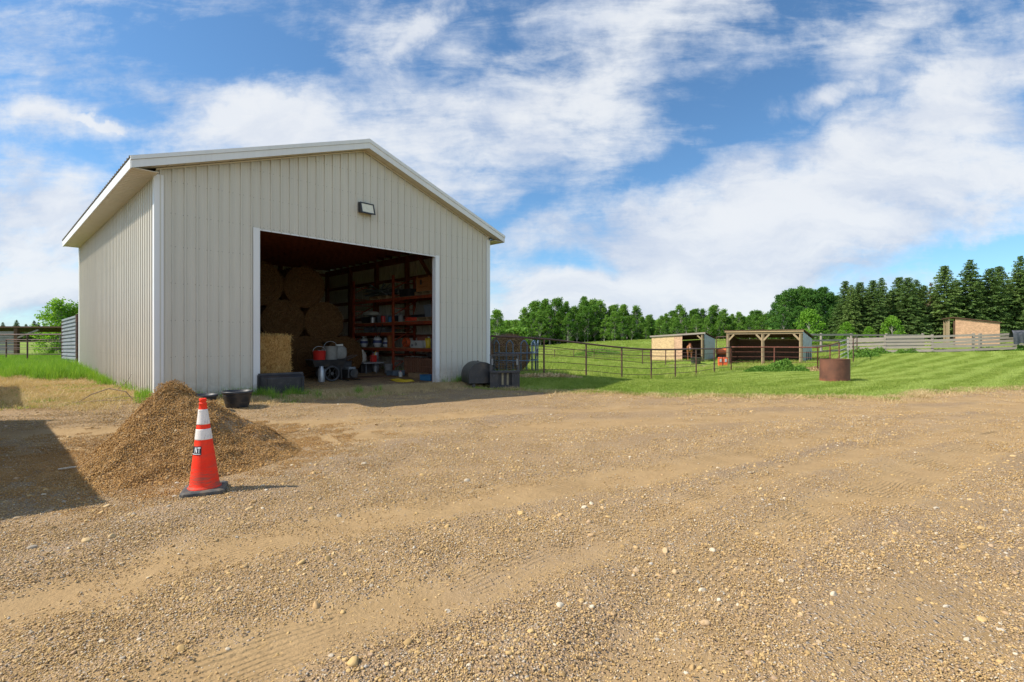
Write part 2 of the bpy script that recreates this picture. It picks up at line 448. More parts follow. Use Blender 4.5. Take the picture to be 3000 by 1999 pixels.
# --- materials of the ground
def gravel_material(name, pile=False):
    m, nt, b = new_mat(name)
    p = nt.geo()
    big = nt.noise(p, 0.55, 5, 0.6)
    mid = nt.noise(p, 5.0, 6, 0.65)
    fine = nt.noise(p, 90, 4, 0.7)
    dirt = nt.ramp(mid, [(0.25, (.28, .185, .082)), (0.5, (.37, .250, .118)), (0.78, (.46, .325, .165))])
    if pile: dirt = nt.ramp(mid, [(0.3, (.20, .105, .038)), (0.5, (.30, .165, .062)), (0.7, (.38, .225, .09))])
    dirt = nt.mix(nt.maprange(big, .4, .62, 0.0, .55), dirt, (.38, .255, .115, 1))
    win = nt.attr('win')
    dirt = nt.mix(nt.m('MULTIPLY', win, .55), dirt, (.27, .21, .15, 1))
    # stones in the surface
    def stones(sc, off):
        vv = nt.mapping(p, (1, 1, 1), (0, 0, 0.3), (off, off, 0))
        dis = nt.voro(vv, sc); cid = nt.voro(vv, sc, 'Color')
        sp = nt.n.new('ShaderNodeSeparateColor'); nt.put(sp.inputs[0], cid)
        col = nt.ramp(sp.outputs[0], [(0, (.30, .21, .13)), (.25, (.46, .32, .19)), (.5, (.52, .36, .21)), (.65, (.36, .27, .20)), (.8, (.58, .44, .30)), (.93, (.30, .28, .26)), (1, (.70, .60, .46))])
        return dis, sp.outputs[1], col
    d1, r1, c1 = stones(75, 0.0)
    d2, r2, c2 = stones(38, 3.0)
    tr = nt.attr('trk')
    cover = nt.m('ADD', nt.m('MULTIPLY', big, 0.9), nt.m('MULTIPLY', mid, 0.5))
    cover = nt.m('ADD', nt.m('SUBTRACT', cover, nt.m('MULTIPLY', tr, 0.60)), nt.m('MULTIPLY', win, .3))
    dirt = nt.mix(nt.m('MULTIPLY', tr, .5), dirt, (.33, .220, .110, 1))
    k1 = nt.m('MULTIPLY', nt.maprange(d1, .50, .34), nt.maprange(nt.m('ADD', cover, nt.m('MULTIPLY', r1, .5)), .62, .80))
    k2 = nt.m('MULTIPLY', nt.maprange(d2, .46, .32), nt.maprange(nt.m('ADD', cover, nt.m('MULTIPLY', r2, .8)), .98, 1.1))
    gap = nt.maprange(d1, .42, .62, 0.0, .55)
    c = nt.mix(nt.m('MULTIPLY', gap, nt.maprange(cover, .45, .75)), dirt, (.15, .09, .045, 1))
    c = nt.mix(k1, c, c1); c = nt.mix(k2, c, c2)
    c = nt.mix(nt.maprange(fine, .3, .7, 0, .35), c, sc3((.40, .26, .14), .8))
    nt.put(b.inputs['Base Color'], c)
    b.inputs['Roughness'].default_value = .95; b.inputs['Specular IOR Level'].default_value = .12
    h = nt.m('ADD', nt.m('MULTIPLY', nt.m('MULTIPLY', nt.m('SUBTRACT', .5, d1), k1), .9), nt.m('MULTIPLY', nt.m('MULTIPLY', nt.m('SUBTRACT', .6, d2), k2), 2.0))
    h = nt.m('ADD', h, nt.m('MULTIPLY', fine, .25))
    h = nt.m('ADD', h, nt.m('MULTIPLY', nt.noise(p, 22, 4, .6), .8))
    # tyre tread: fine ridges along the track
    dd = nt.attr('dst')
    wob = nt.noise(p, 3.0, 5, .65)
    tread = nt.m('SINE', nt.m('MULTIPLY', nt.m('ADD', dd, nt.m('MULTIPLY', wob, .10)), 150))
    tread = nt.m('MULTIPLY', nt.m('MULTIPLY', tread, nt.maprange(tr, .35, .8)), nt.maprange(nt.noise(p, 1.1, 3, .6), .46, .62))
    h = nt.m('ADD', h, nt.m('MULTIPLY', tread, .30))
    nt.put(b.inputs['Normal'], nt.bump(h, 1.0, .018))
    return m

def mow_factor(nt, p):
    """mowing stripes: bands of clipped, paler grass laid across the lawn"""
    sp = nt.n.new('ShaderNodeSeparateXYZ'); nt.put(sp.inputs[0], p)
    w = nt.noise(p, .16, 3, .5)
    q = nt.m('SUBTRACT', nt.m('MULTIPLY', sp.outputs[0], .62), nt.m('MULTIPLY', sp.outputs[1], .78))
    q = nt.m('ADD', q, nt.m('MULTIPLY', w, 2.5))
    s_ = nt.maprange(nt.m('SINE', nt.m('MULTIPLY', q, 5.2)), -.5, .9)
    s_ = nt.m('MULTIPLY', s_, nt.maprange(sp.outputs[0], 6, 12))
    return nt.m('MULTIPLY', nt.m('MULTIPLY', s_, nt.maprange(sp.outputs[1], 44, 38)), .55)
def grass_ground_material():
    m, nt, b = new_mat('grass_soil')
    p = nt.geo()
    a = nt.noise(p, .12, 4, .6); f = nt.noise(p, 9, 7, .7); g = nt.noise(p, 45, 4, .7)
    c = nt.ramp(f, [(.25, (.10, .16, .022)), (.5, (.19, .28, .042)), (.75, (.28, .37, .07))])
    c = nt.mix(nt.maprange(a, .42, .66, 0, .6), c, (.27, .31, .085, 1))
    c = nt.mix(nt.maprange(g, .35, .7, 0, .4), c, (.12, .18, .03, 1))
    c = nt.mix(mow_factor(nt, p), c, sc3((.30, .40, .08), 1.0))
    nt.put(b.inputs['Base Color'], c)
    b.inputs['Roughness'].default_value = .95; b.inputs['Specular IOR Level'].default_value = .1
    h = nt.m('ADD', nt.m('MULTIPLY', f, .6), nt.m('MULTIPLY', g, .6))
    nt.put(b.inputs['Normal'], nt.bump(h, 1.0, .05))
    return m

M_GRAVEL = gravel_material('gravel_dirt'); M_PILE = gravel_material('pile_gravel', True)
M_SOIL = grass_ground_material()

def build_ground():
    xs = axis([(-2500, -300, 150), (-300, -60, 12), (-60, -24, 1.5), (-24, 46, .45), (46, 80, 2), (80, 300, 12), (300, 2500, 150)])
    ys = axis([(-400, -20, 40), (-20, 10, 2), (10, 48, .45), (48, 100, 1.5), (100, 300, 12), (300, 3000, 150)])
    X, Y = np.meshgrid(xs, ys, indexing='ij')
    Z = gz(X, Y)
    Z = Z - .07 * sstep(.1, .5, yedge(X.ravel()).reshape(X.shape) - Y) * (np.abs(X) < 60)
    V = np.stack([X.ravel(), Y.ravel(), Z.ravel()], 1)
    o = np_mesh('ground', V, grid_faces(len(xs), len(ys)), M_SOIL)
    tag(o, kind='structure')
    # gravel yard
    xs = axis([(-60, -24, 1.2), (-24, -11, .25), (-11, 14, .06), (14, 24, .25), (24, 60, 1.2)])
    t = np.concatenate([np.linspace(0, .12, 8, endpoint=False), np.linspace(.12, .72, 250, endpoint=False), np.linspace(.72, 1, 60)])
    ye = yedge(xs); y0 = -12.0
    X = np.repeat(xs[:, None], len(t), 1)
    Y = y0 + (ye[:, None] - y0) * (.35 * t[None, :] / .12 * (t[None, :] < .12) + (.35 + .65 * (t[None, :] - .12) / .88) * (t[None, :] >= .12))
    Z = gz(X, Y) + .004
    m_, d_ = track(X.ravel(), Y.ravel())
    V = np.stack([X.ravel(), Y.ravel(), Z.ravel()], 1)
    o = np_mesh('gravel_yard', V, grid_faces(len(xs), len(t)), M_GRAVEL, attrs={'trk': m_, 'dst': d_, 'win': windrow(X.ravel(), Y.ravel())})
    tag(o, kind='structure')
build_ground()

# barn floor: trampled earth with straw
def floor_material():
    m, nt, b = new_mat('barn_floor_dirt')
    p = nt.geo()
    n = nt.noise(p, 1.6, 6, .65); f = nt.noise(nt.mapping(p, (60, 12, 1), (0, 0, .5)), 1.0, 6, .7)
    f2 = nt.noise(nt.mapping(p, (14, 70, 1), (0, 0, -.3)), 1.0, 6, .7)
    c = nt.ramp(n, [(.3, (.20, .13, .08)), (.55, (.30, .20, .12)), (.75, (.36, .26, .17))])
    s = nt.m('MULTIPLY', nt.maprange(nt.m('MAXIMUM', f, f2), .52, .66), nt.maprange(n, .35, .6, .4, 1))
    c = nt.mix(s, c, (.52, .36, .16, 1))
    nt.put(b.inputs['Base Color'], c); b.inputs['Roughness'].default_value = .95; b.inputs['Specular IOR Level'].default_value = .1
    nt.put(b.inputs['Normal'], nt.bump(nt.m('MAXIMUM', f, f2), .8, .02))
    return m
def build_floor():
    us = np.arange(.05, BW - .02, .12); ws = np.concatenate([np.arange(-.5, 2, .1), np.arange(2, BL - .05, .3)])
    Ug, Wg = np.meshgrid(us, ws, indexing='ij')
    # the straw-strewn floor spills out of the opening only
    lim = np.where((Ug > 2.2) & (Ug < 7.3), -.45 + .25 * vn(Ug, Ug * 0, 2.0, 3), .02)
    Wg = np.maximum(Wg, lim)
    X = C0[0] + UX * Ug - UY * Wg; Y = C0[1] + UY * Ug + UX * Wg
    Z = gz(X, Y) + .014
    o = np_mesh('floor', np.stack([X.ravel(), Y.ravel(), Z.ravel()], 1), grid_faces(len(us), len(ws)), floor_material())
    tag(o, kind='structure')
build_floor()

# ------------------------------------------------------------------ scattered stuff
def proto_collection(name, objs):
    c = bpy.data.collections.new(name)
    for o in objs: c.objects.link(o)
    return c
def scatter(name, pts, rots, scls, idx, coll, parent=None):
    me = bpy.data.meshes.new(name)
    pts = np.asarray(pts, np.float32); me.vertices.add(len(pts)); me.vertices.foreach_set('co', pts.ravel())
    a = me.attributes.new('rot', 'FLOAT_VECTOR', 'POINT'); a.data.foreach_set('vector', np.asarray(rots, np.float32).ravel())
    a = me.attributes.new('scl', 'FLOAT', 'POINT'); a.data.foreach_set('value', np.asarray(scls, np.float32))
    a = me.attributes.new('vid', 'INT', 'POINT'); a.data.foreach_set('value', np.asarray(idx, np.int32))
    o = bpy.data.objects.new(name, me); COL.objects.link(o)
    if parent is not None: o.parent = parent
    ng = bpy.data.node_groups.new('scatter_' + name, 'GeometryNodeTree')
    ng.interface.new_socket('Geometry', in_out='INPUT', socket_type='NodeSocketGeometry')
    ng.interface.new_socket('Geometry', in_out='OUTPUT', socket_type='NodeSocketGeometry')
    N = ng.nodes; L = ng.links
    gi = N.new('NodeGroupInput'); go = N.new('NodeGroupOutput'); ip = N.new('GeometryNodeInstanceOnPoints')
    ci = N.new('GeometryNodeCollectionInfo'); ci.inputs['Collection'].default_value = coll
    ci.inputs['Separate Children'].default_value = True; ci.inputs['Reset Children'].default_value = True
    def na(nm, ty):
        n = N.new('GeometryNodeInputNamedAttribute'); n.data_type = ty; n.inputs['Name'].default_value = nm
        return [s for s in n.outputs if s.name == 'Attribute' and s.enabled][0]
    L.new(gi.outputs[0], ip.inputs['Points']); L.new(ci.outputs[0], ip.inputs['Instance'])
    ip.inputs['Pick Instance'].default_value = True
    L.new(na('vid', 'INT'), ip.inputs['Instance Index']); L.new(na('rot', 'FLOAT_VECTOR'), ip.inputs['Rotation'])
    L.new(na('scl', 'FLOAT'), ip.inputs['Scale']); L.new(ip.outputs[0], go.inputs[0])
    md = o.modifiers.new('scatter', 'NODES'); md.node_group = ng
    tag(o, kind='stuff')
    return o

def ico():
    t = (1 + 5 ** .5) / 2
    v = np.array([(-1, t, 0), (1, t, 0), (-1, -t, 0), (1, -t, 0), (0, -1, t), (0, 1, t), (0, -1, -t), (0, 1, -t), (t, 0, -1), (t, 0, 1), (-t, 0, -1), (-t, 0, 1)], float)
    v /= np.linalg.norm(v[0])
    f = np.array([(0, 11, 5), (0, 5, 1), (0, 1, 7), (0, 7, 10), (0, 10, 11), (1, 5, 9), (5, 11, 4), (11, 10, 2), (10, 7, 6), (7, 1, 8), (3, 9, 4), (3, 4, 2), (3, 2, 6), (3, 6, 8), (3, 8, 9), (4, 9, 5), (2, 4, 11), (6, 2, 10), (8, 6, 7), (9, 8, 1)])
    return v, f
def subdiv(v, f):
    v = list(map(tuple, v)); cache = {}; nf = []
    def mid(a, b):
        k = (min(a, b), max(a, b))
        if k not in cache:
            p = (np.array(v[a]) + np.array(v[b])) / 2; p /= np.linalg.norm(p); v.append(tuple(p)); cache[k] = len(v) - 1
        return cache[k]
    for a, b, c in f:
        ab, bc, ca = mid(a, b), mid(b, c), mid(c, a); nf += [(a, ab, ca), (b, bc, ab), (c, ca, bc), (ab, bc, ca)]
    return np.array(v), np.array(nf)
I0 = ico(); I1 = subdiv(*I0); I2 = subdiv(*I1)

def stone_material(name='pebble_stone', warm=(.98, .96, .93, 1)):
    m, nt, b = new_mat(name)
    r = nt.m('FRACT', nt.m('ADD', nt.attr('rnd'), nt.m('MULTIPLY', nt.rnd(), 3.7)))
    c = nt.ramp(r, [(0, (.28, .18, .08)), (.18, (.44, .30, .125)), (.36, (.55, .385, .17)), (.5, (.42, .28, .125)), (.62, (.59, .435, .225)),
                    (.72, (.38, .27, .18)), (.82, (.50, .335, .15)), (.9, (.33, .30, .25)), (.96, (.66, .57, .42)), (1, (.42, .40, .36))])
    if warm: c = nt.mix(1.0, c, warm, 'MULTIPLY')
    n = nt.noise(nt.obj(), 260, 4, .6)
    c = nt.mix(nt.maprange(n, .4, .7, 0, .4), c, (.38, .25, .135, 1))
    nt.put(b.inputs['Base Color'], c); b.inputs['Roughness'].default_value = .85; b.inputs['Specular IOR Level'].default_value = .2
    return m
M_STONE = stone_material()
M_STONE2 = stone_material('pile_stone', (.80, .64, .43, 1))
def stone_shape(base, seed):
    v, f = base; rs = np.random.RandomState(seed)
    d = rs.normal(size=(4, 3)); out = v.copy()
    for k in range(4):
        dd = d[k] / np.linalg.norm(d[k]); t = v @ dd
        out = out - np.maximum(t - (.55 + .25 * rs.rand()), 0)[:, None] * dd * .8
    s = np.array([1, rs.uniform(.62, .95), rs.uniform(.45, .7)])
    return out * s, f
PEB = []
for i in range(7):
    v, f = stone_shape(I2, i + 5)
    PEB.append(np_mesh('pebble_form', v, f, M_STONE, link=False, attrs={'rnd': np.full(len(v), .0)}))
C_PEB = proto_collection('pebble_forms', PEB)
def stone_patch(seed, n=210, rad=.2, r0=.0023, r1=.0074, mat=None, hz=.18):
    rs = np.random.RandomState(seed); VV = []; FF = []; AA = []; k = 0
    for i in range(n):
        v, f = stone_shape(I1 if i % 5 == 0 else I0, rs.randint(999)); r = r0 + (r1 - r0) * rs.rand() ** 2.2
        a = rs.rand(3) * 6.28; M = np.array(Euler((rs.normal() * .35, rs.normal() * .35, a[2])).to_matrix())
        t = rs.rand() * 6.28; q = rad * (rs.rand() ** .62)
        VV.append((v * r) @ M.T + np.array([q * math.cos(t), q * math.sin(t), r * hz])); FF.append(f + k); k += len(v)
        AA.append(np.full(len(v), rs.rand()))
    return np_mesh('pebble_patch', np.vstack(VV), np.vstack(FF), mat or M_STONE, smooth=True, link=False, attrs={'rnd': np.concatenate(AA)})
C_PAT = proto_collection('pebble_patches', [stone_patch(40 + i) for i in range(6)])
C_PAT2 = proto_collection('pile_patches', [stone_patch(60 + i, 150, .16, .0035, .0125, M_STONE2, .25) for i in range(6)])
PEB2 = []
for i in range(5):
    v, f = stone_shape(I2, i + 25)
    PEB2.append(np_mesh('pile_pebble_form', v, f, M_STONE2, link=False, attrs={'rnd': np.full(len(v), .0)}))
C_PEB2 = proto_collection('pile_pebble_forms', PEB2)

def cover_at(x, y):
    m, _ = track(x, y)
    al = x * .83 + y * .56; ac = -x * .56 + y * .83          # along and across the lanes
    c = fbm(al * .30, ac * 1.5, 1.0, 21, 4) * 1.0 + fbm(x, y, 2.2, 31, 3) * .5
    return np.clip((c - .66) * 2.6 - m * .85 + .28 + .85 * windrow(x, y), 0.10, 1.2), m

PILE_C = (-4.57, 6.8); PILE_H = .98
def pile_h(x, y):
    dx, dy = x - PILE_C[0], y - PILE_C[1]
    a = np.degrees(np.arctan2(dy, dx)) % 360
    Rr = np.interp(a, [0, 45, 90, 135, 180, 220, 240, 262, 280, 315, 340, 360], [1.75, 1.35, 1.05, .9, .78, .85, 1.0, 1.42, 1.75, 1.9, 1.85, 1.75])
    Rr = Rr * (1 + .12 * (fbm(x, y, 1.4, 77, 3) - .5))
    r = np.hypot(dx, dy); q = np.clip(1 - r / Rr, 0, 1)
    h = PILE_H * (q ** 1.18)
    top = PILE_H * .93
    h = -np.log(np.exp(-h * 22) + np.exp(-top * 22)) / 22 * (q > 0) + 0 * h
    h = np.where(q > 0, np.maximum(h, 0), 0)
    h = h + (fbm(x, y, 2.6, 61, 4) - .5) * .20 * np.clip(q * 5, 0, 1) + (fbm(x, y, 9, 67, 3) - .5) * .06 * np.clip(q * 6, 0, 1)
    return h, q

def scatter_gravel():
    # patches of small gravel
    P = []; S = []
    def region(y0, y1, dens, smin, smax):
        area = (y1 - y0) * 2 * 16
        n = int(area * dens); x = RS.uniform(-16, 16, n); y = RS.uniform(y0, y1, n)
        keep = (np.abs(x) < 1.15 * y + 1.2) & (y < yedge(x) - .1)
        x, y = x[keep], y[keep]
        c, m = cover_at(x, y); ph, q = pile_h(x, y)
        u_ = (x - C0[0]) * UX + (y - C0[1]) * UY; w_ = -(x - C0[0]) * UY + (y - C0[1]) * UX
        keep = (RS.rand(len(x)) < c) & (q < .03) & ~((w_ > -.1) & (u_ > -.1))
        x, y = x[keep], y[keep]
        P.append(np.stack([x, y, gz(x, y) + .005], 1)); S.append(RS.uniform(smin, smax, len(x)))
    region(1.2, 3.2, 62, .8, 1.35); region(3.2, 5.5, 44, .9, 1.5); region(5.5, 9, 22, 1.1, 1.7); region(9, 14.5, 10, 1.4, 2.1)
    P = np.vstack(P); S = np.concatenate(S); n = len(P)
    rot = np.zeros((n, 3)); rot[:, 2] = RS.rand(n) * 6.28
    scatter('gravel', P, rot, S, RS.randint(0, 6, n), C_PAT)
    # larger single stones
    P = []; S = []
    for y0, y1, dens, a, b in ((1.3, 3.2, 380, .006, .0125), (3.2, 6, 200, .007, .0145), (6, 10, 55, .009, .018), (1.3, 4, 70, .011, .020), (4, 9, 34, .012, .024), (9, 14, 10, .014, .03),
                               (1.3, 5, 11.0, .017, .034), (5, 12, 1.8, .02, .038)):
        n = int((y1 - y0) * 32 * dens); x = RS.uniform(-16, 16, n); y = RS.uniform(y0, y1, n)
        keep = (np.abs(x) < 1.1 * y + .6) & (y < yedge(x) - .2)
        x, y = x[keep], y[keep]; c, m = cover_at(x, y); ph, q = pile_h(x, y)
        u_ = (x - C0[0]) * UX + (y - C0[1]) * UY; w_ = -(x - C0[0]) * UY + (y - C0[1]) * UX
        keep = (RS.rand(len(x)) < c * 1.0) & (q < .03) & ~((w_ > -.1) & (u_ > -.1))
        x, y = x[keep], y[keep]; s = a + (b - a) * RS.rand(len(x)) ** 1.8
        P.append(np.stack([x, y, gz(x, y) + .004 + s * .10], 1)); S.append(s)
    P = np.vstack(P); S = np.concatenate(S); n = len(P)
    rot = RS.normal(size=(n, 3)) * .25; rot[:, 2] = RS.rand(n) * 6.28
    scatter('loose_stones', P, rot, S, RS.randint(0, 7, n), C_PEB)
scatter_gravel()

def build_pile():
    root = empty('gravel_pile', (PILE_C[0], PILE_C[1], g1(*PILE_C)), 0, 'waist-high pile of brown gravel heaped in front of the barn corner, behind the orange cone', 'gravel pile')
    xs = np.arange(-2.9, 2.9, .035); X, Y = np.meshgrid(xs + PILE_C[0], xs + PILE_C[1], indexing='ij')
    h, q = pile_h(X, Y); Z = gz(X, Y) + h - .02 * (q <= 0) + .006 * (q > 0)
    V = np.stack([X.ravel() - PILE_C[0], Y.ravel() - PILE_C[1], Z.ravel() - root.location.z], 1)
    F = grid_faces(len(xs), len(xs)); qq = q.ravel(); F = F[(qq[F].max(1) > 0)]
    used, inv = np.unique(F, return_inverse=True)
    np_mesh('gravel_heap', V[used], inv.reshape(F.shape), M_PILE, parent=root, attrs={'trk': np.zeros(len(used)), 'dst': np.zeros(len(used)), 'win': np.zeros(len(used))})
    n = 19000; x = RS.uniform(-2.5, 2.5, n) + PILE_C[0]; y = RS.uniform(-2.5, 2.2, n) + PILE_C[1]
    h, q = pile_h(x, y); lump = fbm(x, y, 1.6, 91, 3)
    keep = (q > .0) & (RS.rand(n) < np.clip((lump - .36) * 6, .35, 1)); x, y = x[keep], y[keep]
    e = .06
    z0 = gz(x, y) + pile_h(x, y)[0]
    dzx = (gz(x + e, y) + pile_h(x + e, y)[0] - gz(x - e, y) - pile_h(x - e, y)[0]) / (2 * e)
    dzy = (gz(x, y + e) + pile_h(x, y + e)[0] - gz(x, y - e) - pile_h(x, y - e)[0]) / (2 * e)
    rots = np.zeros((len(x), 3))
    for i in range(len(x)):
        nr = Vector((-dzx[i], -dzy[i], 1)).normalized(); qn = nr.to_track_quat('Z', 'Y') @ Euler((0, 0, RS.rand() * 6.28)).to_quaternion()
        rots[i] = qn.to_euler()
    P = np.stack([x - PILE_C[0], y - PILE_C[1], z0 - root.location.z + .010], 1)
    ns = 5200; xa = RS.uniform(-3.2, 3.2, ns) + PILE_C[0]; ya = RS.uniform(-3.0, 2.2, ns) + PILE_C[1]
    rr = np.hypot(xa - PILE_C[0], ya - PILE_C[1]); ph_, q_ = pile_h(xa, ya); ex = np.exp(-((rr - 1.35) / .75) ** 2) * (rr > .6)
    kk = (q_ <= 0) & (RS.rand(ns) < ex * (.25 + .8 * fbm(xa, ya, 1.3, 93, 3))); xa, ya = xa[kk], ya[kk]
    nspill = len(xa); Ps = np.stack([xa - PILE_C[0], ya - PILE_C[1], gz(xa, ya) - root.location.z + .006], 1); rs_ = np.zeros((nspill, 3)); rs_[:, 2] = RS.rand(nspill) * 6.28
    scatter('gravel_spill', Ps, rs_, RS.uniform(.6, 1.0, nspill), RS.randint(0, 6, nspill), C_PAT2, root)
    nn = len(x); k = nn // 3
    scatter('gravel_cover', P[:k], rots[:k], RS.uniform(.65, 1.1, k), RS.randint(0, 6, k), C_PAT2, root)
    s = .008 + .014 * RS.rand(nn - k) ** 2.2
    scatter('loose_stones', P[k:], rots[k:], s, RS.randint(0, 5, nn - k), C_PEB2, root)
build_pile()

# ------------------------------------------------------------------ grass
def leaf_mat(name, c0, c1, c2, trans=.35, nscale=.35, rough=.7, mow=None):
    m, nt, b = new_mat(name)
    p = nt.geo(); n = nt.noise(p, nscale, 4, .6); r = nt.rnd(); k = nt.attr('rnd')
    t = nt.m('ADD', nt.m('MULTIPLY', n, .5), nt.m('ADD', nt.m('MULTIPLY', r, .22), nt.m('MULTIPLY', k, .28)))
    c = nt.ramp(t, [(.25, c0), (.5, c1), (.75, c2)])
    if mow: c = nt.mix(mow_factor(nt, p), c, mow)
    nt.put(b.inputs['Base Color'], c); b.inputs['Roughness'].default_value = rough; b.inputs['Specular IOR Level'].default_value = .2
    tr = nt.n.new('ShaderNodeBsdfTranslucent'); nt.put(tr.inputs[0], nt.mix(1.0, c, (1.25, 1.25, .6, 1), 'MULTIPLY'))
    mx = nt.n.new('ShaderNodeMixShader'); mx.inputs[0].default_value = trans
    nt.l.new(b.outputs[0], mx.inputs[1]); nt.l.new(tr.outputs[0], mx.inputs[2])
    nt.l.new(mx.outputs[0], m.node_tree.nodes['Material Output'].inputs[0])
    return m
M_LAWN = leaf_mat('lawn_blades', (.15, .225, .032), (.26, .34, .058), (.43, .48, .14), .3, .5, mow=(.44, .52, .15, 1))
M_MEADOW = leaf_mat('meadow_blades', (.16, .25, .035), (.29, .38, .065), (.48, .50, .17), .3, .13)
M_TALL = leaf_mat('tall_grass_blades', (.12, .25, .025), (.20, .36, .045), (.33, .45, .08), .35, .6)
M_DRY = leaf_mat('dry_grass_blades', (.40, .28, .13), (.56, .42, .22), (.68, .54, .32), .2, .8)
M_STRAW = leaf_mat('straw_stalks', (.52, .31, .10), (.72, .47, .17), (.82, .62, .30), .15, 2.0)
M_STRAWB = leaf_mat('bale_stalks', (.30, .16, .05), (.47, .27, .085), (.62, .40, .15), .15, 4.0)
M_SHRUB = leaf_mat('weed_leaves', (.07, .16, .024), (.12, .25, .035), (.20, .33, .06), .3, .8)

def tuft(seed, n, rad, h0, h1, wd, lean, mat):
    rs = np.random.RandomState(seed); V = []; F = []; A = []
    for i in range(n):
        t = rs.rand() * 6.28; q = rad * rs.rand() ** .6; a = rs.rand() * 6.28
        h = rs.uniform(h0, h1); l = lean * rs.rand() * h; la = rs.rand() * 6.28
        p = np.array([q * math.cos(t), q * math.sin(t), 0]); s = np.array([math.cos(a), math.sin(a), 0]) * wd / 2
        d = np.array([math.cos(la), math.sin(la), 0]) * l
        k = len(V); z = np.array([0, 0, 1.0])
        V += [p - s, p + s, p + s * .8 + d * .35 + z * h * .55, p - s * .8 + d * .35 + z * h * .55, p + d + z * h * (.95)]
        F += [(k, k + 1, k + 2), (k, k + 2, k + 3), (k + 3, k + 2, k + 4)]; A += [rs.rand()] * 5
    return np_mesh('tuft_form', np.array(V), np.array(F), mat, smooth=False, link=False, attrs={'rnd': A})
C_LAWN = proto_collection('lawn_tufts', [tuft(i, 70, .20, .025, .055, .007, .9, M_LAWN) for i in range(4)])
C_MEAD = proto_collection('meadow_tufts', [tuft(10 + i, 60, .30, .08, .20, .012, .8, M_MEADOW) for i in range(4)])
C_TALL = proto_collection('tall_tufts', [tuft(20 + i, 46, .16, .16, .42, .010, .7, M_TALL) for i in range(4)])
C_DRY = proto_collection('dry_tufts', [tuft(30 + i, 40, .20, .02, .10, .006, 2.2, M_DRY) for i in range(4)])

def strip_scatter(name, x, y, coll, s0, s1, dz=0.0, nvar=4):
    n = len(x); P = np.stack([x, y, gz(x, y) + dz], 1); rot = np.zeros((n, 3)); rot[:, 2] = RS.rand(n) * 6.28
    return scatter(name, P, rot, RS.uniform(s0, s1, n), RS.randint(0, nvar, n), coll)
def in_barn(x, y, m=0.0):
    u_ = (x - C0[0]) * UX + (y - C0[1]) * UY; w_ = -(x - C0[0]) * UY + (y - C0[1]) * UX
    return (u_ > -m) & (u_ < BW + m) & (w_ > -m) & (w_ < BL + m)

